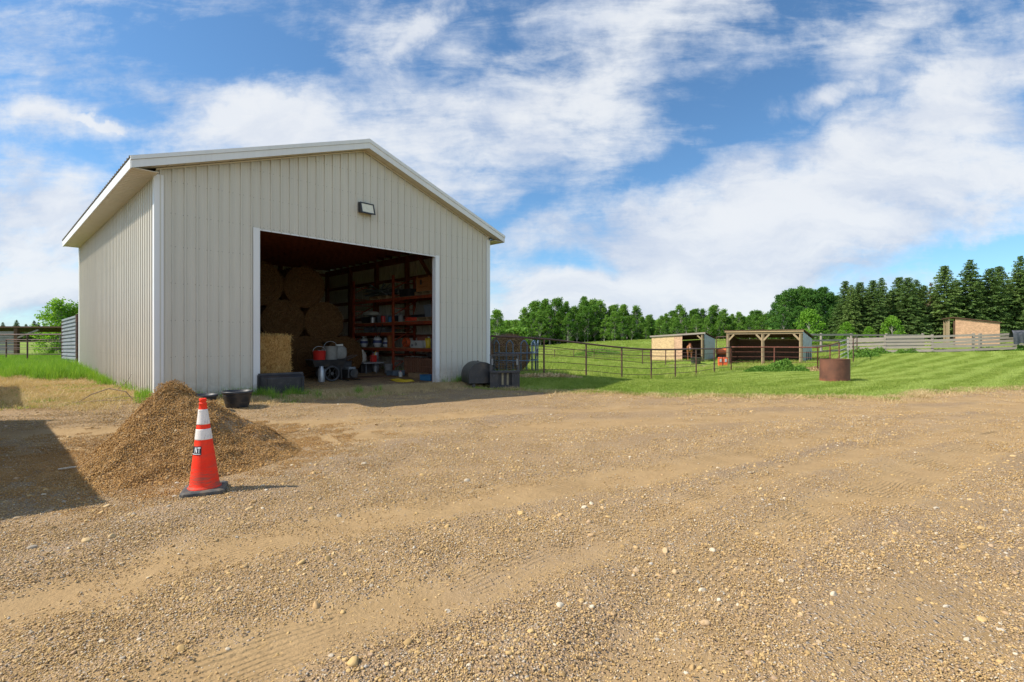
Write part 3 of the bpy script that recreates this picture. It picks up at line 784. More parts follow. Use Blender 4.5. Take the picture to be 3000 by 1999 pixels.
PFX = np.array([-.77, 1.20, 3.02, 4.69, 6.25, 7.75, 9.36, 11.2, 13.0, 17.0, 20, 24.8, 29, 60]); PFY = np.array([18.2, 19, 20.6, 21.6, 22.7, 24, 25.7, 28, 30, 28.2, 31, 37.4, 43, 30])
def scatter_grass():
    n = 60000; x = RS.uniform(-1.5, 44, n); y = RS.uniform(13, 42, n)
    ye = yedge(x); fy = np.interp(x, PFX, PFY)
    k = (y > ye - .6 * RS.rand(n) ** 2) & (y < fy) & (np.abs(x) < 1.1 * y) & ~in_barn(x, y, .02)
    k &= RS.rand(n) < np.clip(1.25 - (y - 14) / 30, .3, 1)
    bare = np.exp(-((x - 0.3) / 1.3) ** 2 - ((y - 15.3) / .9) ** 2); k &= RS.rand(n) > bare * .75
    strip_scatter('lawn_grass', x[k], y[k], C_LAWN, .8, 1.5)
    n = 42000; x = RS.uniform(-8, 62, n); y = RS.uniform(18, 80, n) 
    fy = np.interp(x, PFX, PFY)
    k = (y > fy + .1) & (np.abs(x) < 1.08 * y) & ~in_barn(x, y, .1) & (RS.rand(n) < np.clip(1.3 - y / 75, .35, 1))
    dirt = np.exp(-((x - 13.2) / 3.2) ** 2 - ((y - 36.5) / 3.0) ** 2) + np.exp(-((x - 15) / 2.) ** 2 - ((y - 41.0) / 1.6) ** 2)
    k &= RS.rand(n) > dirt * 1.3
    strip_scatter('pasture_grass', x[k], y[k], C_MEAD, .8, 1.6)
    # meadow at the left, tall and bright
    n = 15000; x = RS.uniform(-34, -8, n); y = RS.uniform(14, 60, n)
    k = (y > yedge(x) - .4 * RS.rand(n)) & (np.abs(x) < 1.12 * y) & ~in_barn(x, y, .03)
    k &= RS.rand(n) < np.clip(1.35 - (y - 15) / 30, .35, 1)
    strip_scatter('tall_grass', x[k], y[k], C_TALL, .7, 1.3)
    # grass along the barn foot, at the door jamb and by the attachments
    P = []
    for (u, w, su, sw, c) in ((1.75, -.22, .28, .10, 26), (2.35, -.45, .45, .12, 16), (-.08, .25, .10, .25, 16), (3.0, -.75, .8, .14, 8), (1.3, -.25, .5, .06, 5), (8.6, -.15, .6, .1, 14),
                              (9.4, -.6, .5, .3, 20), (-.12, 7.0, .10, 2.2, 60), (-.12, 10.0, .12, 2.0, 60)):
        for i in range(c): P.append(bl(u + RS.normal() * su, w + RS.normal() * sw))
    P = np.array(P); k = ~in_barn(P[:, 0], P[:, 1], .0); strip_scatter('tall_grass', P[k, 0], P[k, 1], C_TALL, .4, .9)
    P = []
    for i in range(90): P.append(bl(RS.uniform(2.2, 5.0), -.7 - abs(RS.normal()) * .35))
    for i in range(260): P.append(bl(RS.uniform(7.6, 11.8), -.25 - abs(RS.normal()) * 1.0))
    for i in range(170): P.append(bl(-RS.rand() * 3.5, RS.uniform(0, 5.5)))
    P = np.array(P); k = ~in_barn(P[:, 0], P[:, 1], .02); strip_scatter('lawn_grass', P[k, 0], P[k, 1], C_LAWN, .6, 1.3)
    # dry trampled grass left of the barn and at the lawn edge
    n = 6500; x = RS.uniform(-17, -6.5, n); y = RS.uniform(6.5, 17, n)
    w_ = fbm(x, y, .8, 44, 3)
    k = (y > 8.6 + 1.5 * w_) & (y < yedge(x) + .4) & (np.abs(x) < 1.15 * y) & ~in_barn(x, y, .0) & (RS.rand(n) < np.clip((w_ - .3) * 4, .15, 1)) & (pile_h(x, y)[1] <= 0)
    X = [x[k]]; Y = [y[k]]
    n = 4500; x = RS.uniform(-2, 20, n); y = yedge(x) - np.abs(RS.normal(size=n)) * .45 + .05; kk = RS.rand(n) < .18; x = x[kk]; y = y[kk]
    X.append(x); Y.append(y)
    n = 1500; uu = RS.uniform(.2, 9, n); ww = -np.abs(RS.normal(size=n)) * .7 - .02
    X.append(C0[0] + UX * uu - UY * ww); Y.append(C0[1] + UY * uu + UX * ww)
    strip_scatter('dry_grass', np.concatenate(X), np.concatenate(Y), C_DRY, .6, 1.3, .003)
    # straw strewn on the floor and in front of the opening
    V = []; F = []; A = []
    def stalk(x, y, z, l, w, tilt=.15):
        a = RS.rand() * 6.28; d = np.array([math.cos(a), math.sin(a), RS.normal() * tilt]) * l / 2; s = np.array([-math.sin(a), math.cos(a), 0]) * w / 2
        p = np.array([x, y, z]); k = len(V); V.extend([p - d - s, p - d + s, p + d + s, p + d - s]); F.append((k, k + 1, k + 2, k + 3)); A.extend([RS.rand()] * 4)
    pts = []
    for i in range(26000):
        u = RS.uniform(2.4, 7.4); w = RS.uniform(-1.1, 4.5)
        if (vn(np.array([u]), np.array([w]), 1.3, 5)[0] * .6 + .15) * (1.5 if u < 5.2 else .35) > RS.rand(): pts.append(bl(u, w))
    for i in range(900): pts.append((RS.uniform(-3, 4), RS.uniform(1.6, 6)))
    pts = np.array(pts); z = gz(pts[:, 0], pts[:, 1])
    for i, (p, zz) in enumerate(zip(pts, z)):
        nearf = p[1] < 7
        stalk(p[0], p[1], zz + (.012 if nearf else .024), RS.uniform(.02, .07) if nearf else RS.uniform(.05, .14), .002 if nearf else .006, .04)
    o = np_mesh('loose_straw', np.array(V), np.array(F), M_STRAW, smooth=False, attrs={'rnd': A}); tag(o, kind='stuff')
scatter_grass()

# ------------------------------------------------------------------ materials for buildings and things
def panel_mat(name, col, dirt_col=(.30, .24, .17), low=.0):
    m, nt, b = new_mat(name)
    o = nt.obj()
    n = nt.noise(nt.mapping(o, (3, 3, .35)), 1.6, 6, .65)
    c = nt.ramp(n, [(.3, sc3(col, .92)), (.6, col), (.8, sc3(col, 1.05))])
    sx = nt.n.new('ShaderNodeSeparateXYZ'); nt.put(sx.inputs[0], o)
    wn_ = nt.n.new('ShaderNodeTexWhiteNoise'); wn_.noise_dimensions = '1D'
    nt.put(wn_.inputs['W'], nt.m('FLOOR', nt.m('DIVIDE', nt.m('ADD', sx.outputs[0], nt.m('MULTIPLY', sx.outputs[1], 1.0)), .9144)))
    c = nt.mix(nt.m('MULTIPLY', wn_.outputs['Value'], .10), c, sc3(col, .55))
    st = nt.noise(nt.mapping(o, (22, 22, .6)), 1.0, 5, .7)
    c = nt.mix(nt.maprange(st, .60, .82, 0, .30), c, dirt_col)
    sp = nt.n.new('ShaderNodeSeparateXYZ'); nt.put(sp.inputs[0], o)
    splash = nt.m('MULTIPLY', nt.maprange(sp.outputs[2], .95, .15), nt.maprange(nt.noise(o, 4, 6, .7), .35, .7))
    c = nt.mix(nt.m('MULTIPLY', splash, .65), c, dirt_col)
    nt.put(b.inputs['Base Color'], c)
    nt.put(b.inputs['Roughness'], nt.maprange(n, .3, .7, .42, .6)); b.inputs['Specular IOR Level'].default_value = .4
    nt.put(b.inputs['Normal'], nt.bump(nt.noise(nt.mapping(o, (1.2, 1.2, .5)), 2.0, 3, .5), .25, .02))
    return m
M_PANEL = panel_mat('painted_steel_panel', (.58, .54, .455))
M_TRIM = panel_mat('white_trim', (.72, .71, .69)); M_SOFFIT = pmat('soffit_vinyl', (.60, .53, .41), .6, .05, 3)
M_ROOF = panel_mat('roof_steel', (.42, .36, .27))
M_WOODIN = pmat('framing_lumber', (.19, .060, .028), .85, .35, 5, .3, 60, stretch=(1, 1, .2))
def wood_mat(name, col, stretch=(1, 1, 12), var=.35, rough=.85, dirt=None):
    m, nt, b = new_mat(name)
    o = nt.obj(); v = nt.mapping(o, stretch)
    n = nt.noise(v, 6, 7, .7, .3); n2 = nt.noise(o, 1.3, 4, .6)
    t = nt.m('ADD', nt.m('MULTIPLY', n, .7), nt.m('MULTIPLY', n2, .3))
    c = nt.ramp(t, [(.3, sc3(col, 1 - var)), (.5, col), (.7, sc3(col, 1 + var * .8))])
    c = nt.mix(nt.m('MULTIPLY', nt.rnd(), .25), c, sc3(col, .7))
    if dirt: c = nt.mix(nt.maprange(nt.noise(o, 2.2, 6, .7), .5, .75, 0, .8), c, dirt)
    nt.put(b.inputs['Base Color'], c); b.inputs['Roughness'].default_value = rough; b.inputs['Specular IOR Level'].default_value = .2
    nt.put(b.inputs['Normal'], nt.bump(n, .5, .006))
    return m
M_GREYWOOD = wood_mat('weathered_board', (.29, .255, .21), (1.2, 1.2, 9))
M_GREYWOOD_H = wood_mat('weathered_rail', (.32, .28, .23), (.6, .6, 14))
M_POSTWOOD = wood_mat('shelter_post_wood', (.36, .27, .16), (9, 9, .8))
M_NEWWOOD = wood_mat('pale_fascia_wood', (.46, .33, .18), (.6, .6, 9))
def osb_mat(name, col):
    m, nt, b = new_mat(name)
    o = nt.obj(); cid = nt.voro(nt.mapping(o, (1, 1, 2.6)), 9, 'Color'); sp = nt.n.new('ShaderNodeSeparateColor'); nt.put(sp.inputs[0], cid)
    c = nt.ramp(sp.outputs[0], [(0, sc3(col, .75)), (.5, col), (1, sc3(col, 1.2))])
    c = nt.mix(nt.maprange(nt.noise(o, 1.2, 5, .6), .5, .75, 0, .5), c, sc3(col, .6))
    nt.put(b.inputs['Base Color'], c); b.inputs['Roughness'].default_value = .85
    return m
M_OSB = osb_mat('osb_board', (.62, .43, .22)); M_OSB2 = osb_mat('osb_board_pink', (.58, .36, .22))
M_DARKWOOD = wood_mat('old_dark_board', (.115, .065, .04), (6, 6, 1))
M_RUSTPIPE = pmat('brown_pipe_steel', (.085, .045, .035), .6, .4, 12, .2, 60, dirt=(.20, .085, .04), dirt_amt=.6, dirt_scale=5, spec=.4)
M_RUSTPIPE2 = pmat('red_rust_pipe', (.20, .07, .045), .65, .4, 12, dirt=(.09, .045, .035), dirt_amt=.6, dirt_scale=4)
M_GALV = pmat('galvanized_steel', (.42, .44, .46), .45, .12, 9, .1, 30, metal=.6, dirt=(.20, .19, .17), dirt_amt=.4, dirt_scale=3)
M_GREYPIPE = pmat('grey_gate_pipe', (.42, .41, .38), .55, .15, 8, metal=.2)
M_BLACK = pmat('black_steel', (.022, .023, .026), .42, .4, 9, .15, 50, dirt=(.10, .075, .05), dirt_amt=.45, dirt_scale=4, spec=.5)
M_BLACKPL = pmat('black_plastic', (.028, .029, .034), .45, .25, 6, .1, 40, dirt=(.09, .08, .07), dirt_amt=.35, dirt_scale=6, spec=.5)
M_RUBBER = pmat('black_rubber', (.055, .062, .068), .75, .2, 10, dirt=(.22, .17, .11), dirt_amt=.8, dirt_scale=9)
M_ORANGE = pmat('rack_orange', (.34, .065, .025), .55, .3, 9, dirt=(.12, .04, .03), dirt_amt=.6, dirt_scale=3)
M_CARD = pmat('cardboard', (.36, .22, .11), .85, .2, 4)
M_BUCKET = pmat('dull_white_plastic', (.27, .27, .25), .6, .2, 5, dirt=(.16, .14, .12), dirt_amt=.5)
M_WHITEPL = pmat('white_plastic', (.50, .50, .46), .5, .12, 5, dirt=(.35, .32, .26), dirt_amt=.3)
M_REDPL = pmat('red_plastic', (.52, .025, .02), .4, .15, 4, spec=.5)
M_YELPL = pmat('yellow_plastic', (.66, .46, .03), .45, .12, 4, spec=.5)
M_BLUE = pmat('blue_plastic', (.05, .19, .36), .5, .15, 4)
M_BLUEPIPE = pmat('blue_feeder_pipe', (.10, .16, .24), .5, .25, 9, dirt=(.25, .27, .28), dirt_amt=.5, dirt_scale=8)
M_GREYPL = pmat('grey_plastic', (.16, .18, .20), .5, .2, 5)
M_CRATE = wood_mat('crate_slats', (.25, .12, .07), (8, 8, 1))
M_CRATEBOX = wood_mat('orange_brown_box_wood', (.42, .17, .06), (1, 1, 8))
M_PALLET = wood_mat('pallet_wood', (.33, .22, .12), (1, 1, 8))
M_CORTEN = None
def rust_mat():
    m, nt, b = new_mat('rusted_culvert_steel')
    o = nt.obj(); n = nt.noise(o, 2.2, 6, .6); s = nt.noise(nt.mapping(o, (9, 9, 1.2)), 1.5, 6, .7)
    sp = nt.n.new('ShaderNodeSeparateXYZ'); nt.put(sp.inputs[0], o)
    c = nt.ramp(n, [(.3, (.085, .035, .02)), (.5, (.155, .06, .033)), (.72, (.22, .085, .045))])
    c = nt.mix(nt.maprange(s, .5, .75, 0, .5), c, (.10, .055, .04, 1))
    edge = nt.m('MULTIPLY', nt.maprange(sp.outputs[2], .16, .0), nt.maprange(nt.noise(o, 8, 4, .6), .3, .7))
    c = nt.mix(nt.m('MULTIPLY', edge, .8), c, (.33, .10, .04, 1))
    nt.put(b.inputs['Base Color'], c); b.inputs['Roughness'].default_value = .75
    nt.put(b.inputs['Normal'], nt.bump(nt.noise(o, 40, 4, .6), .2, .01))
    return m
M_RUST = rust_mat()
def bale_mat(name, col, rings=True):
    m, nt, b = new_mat(name)
    o = nt.obj()
    n1 = nt.noise(nt.mapping(o, (60, 60, 9)), 1.0, 6, .7); n2 = nt.noise(nt.mapping(o, (10, 70, 60)), 1.0, 6, .7); n3 = nt.noise(o, 3, 5, .6)
    t = nt.m('MAXIMUM', n1, n2)
    c = nt.ramp(t, [(.38, sc3(col, .35)), (.55, col), (.72, sc3(col, 1.5))])
    c = nt.mix(nt.maprange(n3, .4, .7, 0, .5), c, sc3(col, .6))
    nt.put(b.inputs['Base Color'], c); b.inputs['Roughness'].default_value = .95; b.inputs['Specular IOR Level'].default_value = .1
    h = t
    if rings:
        sp = nt.n.new('ShaderNodeSeparateXYZ'); nt.put(sp.inputs[0], o)
        r = nt.m('SQRT', nt.m('ADD', nt.m('MULTIPLY', sp.outputs[0], sp.outputs[0]), nt.m('MULTIPLY', sp.outputs[2], sp.outputs[2])))
        rr = nt.m('SINE', nt.m('MULTIPLY', nt.m('ADD', r, nt.m('MULTIPLY', n3, .12)), 75))
        h = nt.m('ADD', t, nt.m('MULTIPLY', rr, .35))
    nt.put(b.inputs['Normal'], nt.bump(h, 1.0, .03))
    return m
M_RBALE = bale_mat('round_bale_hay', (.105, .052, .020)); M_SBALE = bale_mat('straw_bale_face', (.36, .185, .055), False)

# ------------------------------------------------------------------ the barn (local frame: x along the front, y into the barn)
barn = empty('metal_barn', (C0[0], C0[1], 0), PHI, 'large beige ribbed-steel barn with white trim and an open doorway facing the yard', 'barn')
ZB, ZS = .06, 5.04           # panel bottom, eave height at the wall
PITCH = .35; OS, OF, OB = .47, .30, .12
def rib_profile(length, rib=.2286, start=.06, hgt=.032):
    pts = [(0.0, 0.0)]; p = start
    while p + .075 < length:
        pts += [(p, 0), (p + .006, hgt), (p + .030, hgt), (p + .037, 0)]
        q = p + .10
        for _ in range(2):
            if q + .02 < length: pts += [(q, 0), (q + .006, .0035), (q + .016, .0035), (q + .022, 0)]
            q += .055
        p += rib
    pts.append((length, 0)); return pts
OPL, OPR, OPT = 2.085, 7.39, 4.17
def gtop(u): return ZS + .07 + PITCH * (min(u, BW - u))
LOWRIB = .7
def wall_sheet(name, segs, fn, mat):
    """segs: list of (profile points, z0(u), z1(u)); fn maps (u, out, z) to local xyz"""
    mb = MB()
    for pts, z0, z1 in segs:
        k = len(mb.v)
        for (u, o_) in pts: mb.v += [fn(u, o_, z0(u)), fn(u, o_, z1(u))]
        for i in range(len(pts) - 1): mb.f.append((k + 2 * i, k + 2 * i + 2, k + 2 * i + 3, k + 2 * i + 1))
    return mb.build(name, mat, barn)
prof = rib_profile(BW)
def seg(a, b):
    out = []
    def at(u):
        for i in range(len(prof) - 1):
            if prof[i][0] <= u <= prof[i + 1][0]:
                d = prof[i + 1][0] - prof[i][0]; t = 0 if d == 0 else (u - prof[i][0]) / d
                return prof[i][1] * (1 - t) + prof[i + 1][1] * t
        return 0
    return [(a, at(a))] + [p for p in prof if a < p[0] < b] + [(b, at(b))]
half = BW / 2
fw = lambda u, o_, z: (u, -o_, z)
wall_sheet('front_wall', [(seg(0, OPL), lambda u: ZB, gtop), (seg(OPL, half), lambda u: OPT, gtop), (seg(half, OPR), lambda u: OPT, gtop), (seg(OPR, BW), lambda u: ZB, gtop)], fw, M_PANEL)
wall_sheet('back_wall', [(seg(0, half), lambda u: ZB, gtop), (seg(half, BW), lambda u: ZB, gtop)], lambda u, o_, z: (u, BL + o_, z), M_PANEL)
sp_ = rib_profile(BL)
wall_sheet('side_wall', [(sp_, lambda u: ZB - .05, lambda u: ZS + .05)], lambda u, o_, z: (-o_ * LOWRIB, u, z), M_PANEL)
wall_sheet('side_wall', [(sp_, lambda u: ZB - .05, lambda u: ZS + .05)], lambda u, o_, z: (BW + o_, u, z), M_PANEL)
# roof panels with ribs running down the slope
rp = rib_profile(BL + OF + OB, start=.02)
def roof_z(u): return ZS + .165 + PITCH * (min(u, BW - u) + OS) - 0
for s in (0, 1):
    mb = MB(); k = 0
    for (w, o_) in rp:
        ue, ur = (-OS - .03, half) if s == 0 else (BW + OS + .03, half)
        mb.v += [(ue, w - OF, ZS + .165 - .03 * PITCH + o_), (ur, w - OF, ZS + .165 + PITCH * (half + OS) + o_)]
    for i in range(len(rp) - 1): mb.f.append((2 * i, 2 * i + 2, 2 * i + 3, 2 * i + 1))
    mb.build('roof_panel', M_ROOF, barn)
ZR = ZS + .165 + PITCH * (half + OS)
mb = MB(); mb.slab([(half - .16, -OF - .03, ZR - .03), (half, -OF - .03, ZR + .03), (half, BL + OB + .03, ZR + .03), (half - .16, BL + OB + .03, ZR - .03)], -.003)
mb.slab([(half, -OF - .03, ZR + .03), (half + .16, -OF - .03, ZR - .03), (half + .16, BL + OB + .03, ZR - .03), (half, BL + OB + .03, ZR + .03)], -.003)
mb.build('ridge_cap', M_TRIM, barn)
# gable fascia (two steps) and eave fascia
FB = ZS - .06
for (y0, y1) in ((-OF - .02, -OF + .0), (BL + OB, BL + OB + .02)):
    for s in (1, -1):
        mb = MB(); x0 = half; x1 = half + s * (half + OS)
        mb.prism([(x0, ZR - .235), (x1, FB), (x1, FB + .155), (x0, ZR - .08)][::s], y0, y1)
        mb.build('gable_fascia', M_TRIM, barn)
        mb = MB(); mb.prism([(x0, ZR - .078), (x1 + s * .01, FB + .157), (x1 + s * .01, FB + .235), (x0, ZR + .002 + .02)][::s], y0 - .018, y1 + .02)
        mb.build('rake_trim', M_TRIM, barn)
for s in (0, 1):
    x = -OS if s == 0 else BW + OS
    mb = MB(); mb.box((x, (BL + OB - OF) / 2, FB + .10), (.018, BL + OB + OF - .05, .20)); mb.build('eave_fascia', M_TRIM, barn)
# soffits made of boards
for s in (0, 1):
    mb = MB(); w = -OF + .01
    while w < BL + OB - .05:
        e = min(w + .148, BL + OB - .02); x0, x1 = (-OS + .01, -.004) if s == 0 else (BW + .004, BW + OS - .01)
        mb.box(((x0 + x1) / 2, (w + e) / 2, FB + .018), (x1 - x0, e - w - .012, .012)); w += .152
    mb.build('eave_soffit', M_SOFFIT, barn)
for s in (1, -1):
    mb = MB(); n = 17
    for i in range(n):
        a, b_ = i / n, (i + 1) / n - .0022
        x0 = half + s * a * (half + OS - .02); x1 = half + s * b_ * (half + OS - .02)
        z0 = ZR - .215 + (FB + .02 - ZR + .215) * a; z1 = ZR - .215 + (FB + .02 - ZR + .215) * b_
        mb.prism([(x0, z0), (x1, z1), (x1, z1 + .012), (x0, z0 + .012)][::s], -OF + .002, -.022)
    mb.build('gable_soffit', M_SOFFIT, barn)
    mb = MB(); mb.prism([(half, ZR - .26), (half + s * half, ZR - .26 - PITCH * half), (half + s * half, ZR - .225 - PITCH * half), (half, ZR - .225)][::s], -.045, -.021)
    mb.build('gable_trim', M_SOFFIT, barn)
# corner trims, door trims, base trim
for (x, y, sx, sy) in ((-.024, -.024, 1, 1), (BW + .024, -.024, -1, 1), (-.024, BL + .024, 1, -1), (BW + .024, BL + .024, -1, -1)):
    mb = MB(); mb.box((x + sx * .075, y, 2.5), (.17, .012, 5.06)); mb.box((x, y + sy * .083, 2.5), (.012, .15, 5.06)); mb.build('corner_trim', M_TRIM, barn)
for (x, s) in ((OPL, -1), (OPR, 1)):
    mb = MB(); mb.box((x + s * .075, -.027, (OPT + ZB) / 2 + .02), (.145, .012, OPT - ZB + .06)); mb.box((x - s * .002, .05, (OPT + ZB) / 2), (.010, .16, OPT - ZB)); mb.build('door_trim', M_TRIM, barn)
mb = MB(); mb.box(((OPL + OPR) / 2, -.026, OPT + .012), (OPR - OPL, .012, .03)); mb.build('header_trim', M_TRIM, barn)
for a, b_ in ((.1, OPL - .16), (OPR + .15, BW - .1)):
    mb = MB(); mb.box(((a + b_) / 2, -.03, ZB - .01), (b_ - a, .02, .05)); mb.build('base_trim', M_TRIM, barn)
# screws, one small dot each: far too many to be parts
mb = MB(); MD = pmat('screw_head', (.12, .11, .10), .5)
def disc(c, r, ax):
    k = []
    for i in range(6):
        t = i * math.pi / 3; k.append((c[0] + (r * math.cos(t) if ax == 'y' else 0), c[1] + (r * math.cos(t) if ax == 'x' else 0), c[2] + r * math.sin(t)))
    mb.add(k, [tuple(range(6))])
p = .06
while p < BW:
    for z in (.35, 1.15, 1.95, 2.75, 3.55, 4.25, 4.95, 5.6, 6.2):
        if z > gtop(p) - .12 or (OPL < p < OPR and z < OPT): continue
        for dx in (-.012, .068): disc((p + dx, -.006, z + RS.normal() * .006), .0075, 'y')
    if OPL < p < OPR:
        disc((p + .09, -.006, 4.23), .006, 'y'); disc((p + .16, -.006, 4.30), .006, 'y')
    p += .2286
p = .06
while p < BL:
    for z in (.5, 1.15, 1.95, 2.75, 3.55, 4.35): disc((-.006, p - .012, z), .0075, 'x')
    p += .2286
so = mb.build('screws', MD, barn); so['kind'] = 'stuff'
# inside: posts, girts, trusses, door framing
for i in range(6):
    w = .12 + i * 2.33
    for x in (.12, BW - .12): MB().box((x, w, 2.5), (.15, .14, 5.0)).build('wall_post', M_WOODIN, barn)
for i in range(1, 4): MB().box((i * 2.44, BL - .12, 2.7), (.14, .15, 5.4)).build('wall_post', M_WOODIN, barn)
for x in (OPL - .09, OPR + .09): MB().box((x, .13, OPT / 2 + .1), (.13, .14, OPT + .1)).build('door_post', M_WOODIN, barn)
MB().box(((OPL + OPR) / 2, .12, OPT + .16), (OPR - OPL + .3, .09, .26)).build('door_header', M_WOODIN, barn)
for z in (.9, 1.7, 2.5, 3.3, 4.1, 4.85):
    for x in (.035, BW - .035): MB().box((x, BL / 2, z), (.045, BL - .1, .13)).build('girt', M_WOODIN, barn)
    MB().box((BW / 2, BL - .04, z), (BW - .2, .045, .13)).build('girt', M_WOODIN, barn)
for s in (0, 1):
    x = .06 if s == 0 else BW - .06
    MB().box((x, BL / 2, ZS - .10), (.08, BL - .2, .20)).build('eave_beam', M_WOODIN, barn)
mb = MB(); mb.bar((BW - .12, 2.6, 3.3), (BW - 1.35, 2.6, 5.0), .12, .09); mb.build('knee_brace', M_WOODIN, barn)
mb = MB(); mb.bar((BW - .12, .3, 3.3), (BW - 1.35, .3, 5.0), .12, .09); mb.build('knee_brace', M_WOODIN, barn)
tr = MB(); zc = ZS + .02; zt = ZR - .33
tr.box((half, 0, zc + .05), (BW - .2, .04, .13))
for s in (1, -1):
    tr.bar((half, 0, zt), (half + s * (half - .12), 0, zt - PITCH * (half - .12)), .04, .12)
    for a, b_ in ((.0, .33), (.33, .33), (.33, .62), (.62, .62)):
        tr.bar((half + s * a * half, 0, zc + .11), (half + s * b_ * half, 0, zt - PITCH * b_ * half - .05), .038, .09)
t0 = tr.build('truss', M_WOODIN, barn); t0.location = (0, .35, 0)
for i in range(1, 19):
    c = t0.copy(); COL.objects.link(c); c.parent = barn; c.location = (0, .35 + i * .62, 0)
for s in (1, -1):
    for i in range(8):
        d = .25 + i * .62; MB().box((half + s * d, (BL) / 2, ZR - .165 - PITCH * d), (.09, BL - .1, .04), (0, s * math.atan(PITCH), 0)).build('purlin', M_WOODIN, barn)

# flood light on the gable and a bare bulb inside
def wl(u, w, z): x, y = bl(u, w); return (x, y, z)
fl = empty('floodlight', wl(4.9, -.02, 5.22), PHI, 'black-framed rectangular floodlight on the gable above the barn doorway', 'floodlight')
mb = MB(); mb.add([(-.20, 0, -.13), (.20, 0, -.13), (.20, 0, .16), (-.20, 0, .16), (-.21, -.20, -.17), (.21, -.20, -.17), (.21, -.11, .13), (-.21, -.11, .13)],
       [(0, 1, 2, 3), (4, 0, 3, 7), (1, 5, 6, 2), (3, 2, 6, 7), (0, 4, 5, 1)]); mb.build('housing', M_BLACKPL, fl)
mb = MB(); mb.slab([(-.21, -.203, -.17), (.21, -.203, -.17), (.21, -.203, -.145), (-.21, -.203, -.145)], .01)
def onface(x, t): return (x, -.20 + .09 * t, -.17 + .30 * t)
for x0, x1, a, b_ in ((-.215, .215, -.02, .09), (-.215, .215, .91, 1.02), (-.215, -.18, .09, .91), (.18, .215, .09, .91)):
    mb.slab([onface(x0, a), onface(x1, a), onface(x1, b_), onface(x0, b_)], .018)
mb.build('bezel', M_BLACKPL, fl)
ML = pmat('lamp_glass', (.66, .62, .48), .25, .12, 14, spec=.6)
mb = MB(); mb.slab([onface(-.18, .09), onface(.18, .09), onface(.18, .91), onface(-.18, .91)], .006); mb.build('lens', ML, fl)
mb = MB(); mb.pipe([(0, -.01, .16), (0, -.02, .21)], .012); mb.build('conduit', M_GALV, fl)
bu = empty('light_bulb', wl(4.3, 2.2, 4.95), 0, 'small bare bulb hanging from the barn trusses inside the doorway', 'light bulb')
mb = MB(); mb.pipe([(0, 0, .1), (0, 0, -.02)], .015); mb.build('socket', M_WHITEPL, bu)
mb = MB(); mb.lathe([(.0, -.115), (.02, -.108), (.031, -.085), (.028, -.06), (.015, -.03), (.013, -.02)], n=12); mb.build('glass_bulb', pmat('frosted_glass', (.8, .8, .78), .3, .02, 3), bu, smooth=True)

# ------------------------------------------------------------------ things in and at the barn
def at_barn(name, u, w, label, cat, rz=0.0, z=None, group=None):
    x, y = bl(u, w)
    return empty(name, (x, y, (g1(x, y) + .014) if z is None else z), PHI + rz, label, cat, group)
GB = 'round hay bales stacked inside the barn'
def round_bale(name='round_hay_bale', rad=.70, ln=1.25, mat=M_RBALE, seed=1):
    rs = np.random.RandomState(seed); n = 44; prof = []
    rr = [0, .12, .3, .45, .58, .66, .70]
    V = []; F = []
    prof = [(r * rad / .70, -ln / 2 - .05 * (1 - (r / .7) ** 2)) for r in rr] + [(rad * 1.005, y) for y in np.linspace(-ln / 2 + .06, ln / 2 - .06, 8)] + [(r * rad / .70, ln / 2) for r in rr[::-1]]
    for i, (r, y) in enumerate(prof):
        for k in range(n):
            t = 2 * math.pi * k / n; q = r * (1 + rs.normal() * .008) * (1 - .02 * math.sin(t))
            V.append((q * math.cos(t), y + rs.normal() * .012, q * math.sin(t)))
    F = [(i * n + k, i * n + (k + 1) % n, (i + 1) * n + (k + 1) % n, (i + 1) * n + k) for i in range(len(prof) - 1) for k in range(n)]
    A = [.5] * len(V)
    o = np_mesh(name, V, F, mat, smooth=True)
    # loose stalks on the surface
    V2 = []; F2 = []; A2 = []
    for i in range(2200):
        if i % 2: r = rad * rs.rand() ** .5; t = rs.rand() * 6.28; p = np.array([r * math.cos(t), -ln / 2 - .05 * (1 - (r / rad) ** 2) - .004, r * math.sin(t)]); nn = np.array([0, -1, 0.])
        else: t = rs.rand() * 6.28; p = np.array([rad * math.cos(t), rs.uniform(-ln / 2, ln / 2), rad * math.sin(t)]) * np.array([1.005, 1, 1.005]); nn = np.array([math.cos(t), 0, math.sin(t)])
        d = rs.normal(size=3); d /= np.linalg.norm(d); d = d * .05 + nn * .02; s = np.cross(d, nn); s = s / (np.linalg.norm(s) + 1e-6) * .004
        k = len(V2); V2 += [p - d * .4 - s, p - d * .4 + s, p + d + s, p + d - s]; F2.append((k, k + 1, k + 2, k + 3)); A2 += [rs.rand()] * 4
    st = np_mesh('loose_hay', np.array(V2), np.array(F2), M_HAY, smooth=False, parent=o, attrs={'rnd': A2}); st['kind'] = 'stuff'
    return o
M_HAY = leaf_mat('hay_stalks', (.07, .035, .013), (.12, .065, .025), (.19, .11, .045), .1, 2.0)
b0 = round_bale()
zb = g1(*bl(5, 4.6)) + .71
spots = [(5.02, 4.08, 2, 'round hay bale at the top of the stack, its whole end face visible'), (3.60, 4.05, 2, 'round hay bale at the top of the stack, half hidden by the left door trim'),
         (4.30, 4.02, 1, 'round hay bale in the middle row, below the gap between the two top bales'), (5.72, 4.05, 1, 'round hay bale at the right end of the middle row, nearest the orange rack'),
         (2.90, 4.02, 1, 'round hay bale above the straw bale, mostly hidden by the door trim'),
         (3.60, 3.98, 0, 'round hay bale in the bottom row behind the straw bale'), (5.02, 4.0, 0, 'round hay bale in the bottom row behind the red bucket'), (6.45, 4.05, 0, 'round hay bale at the right end of the bottom row')]
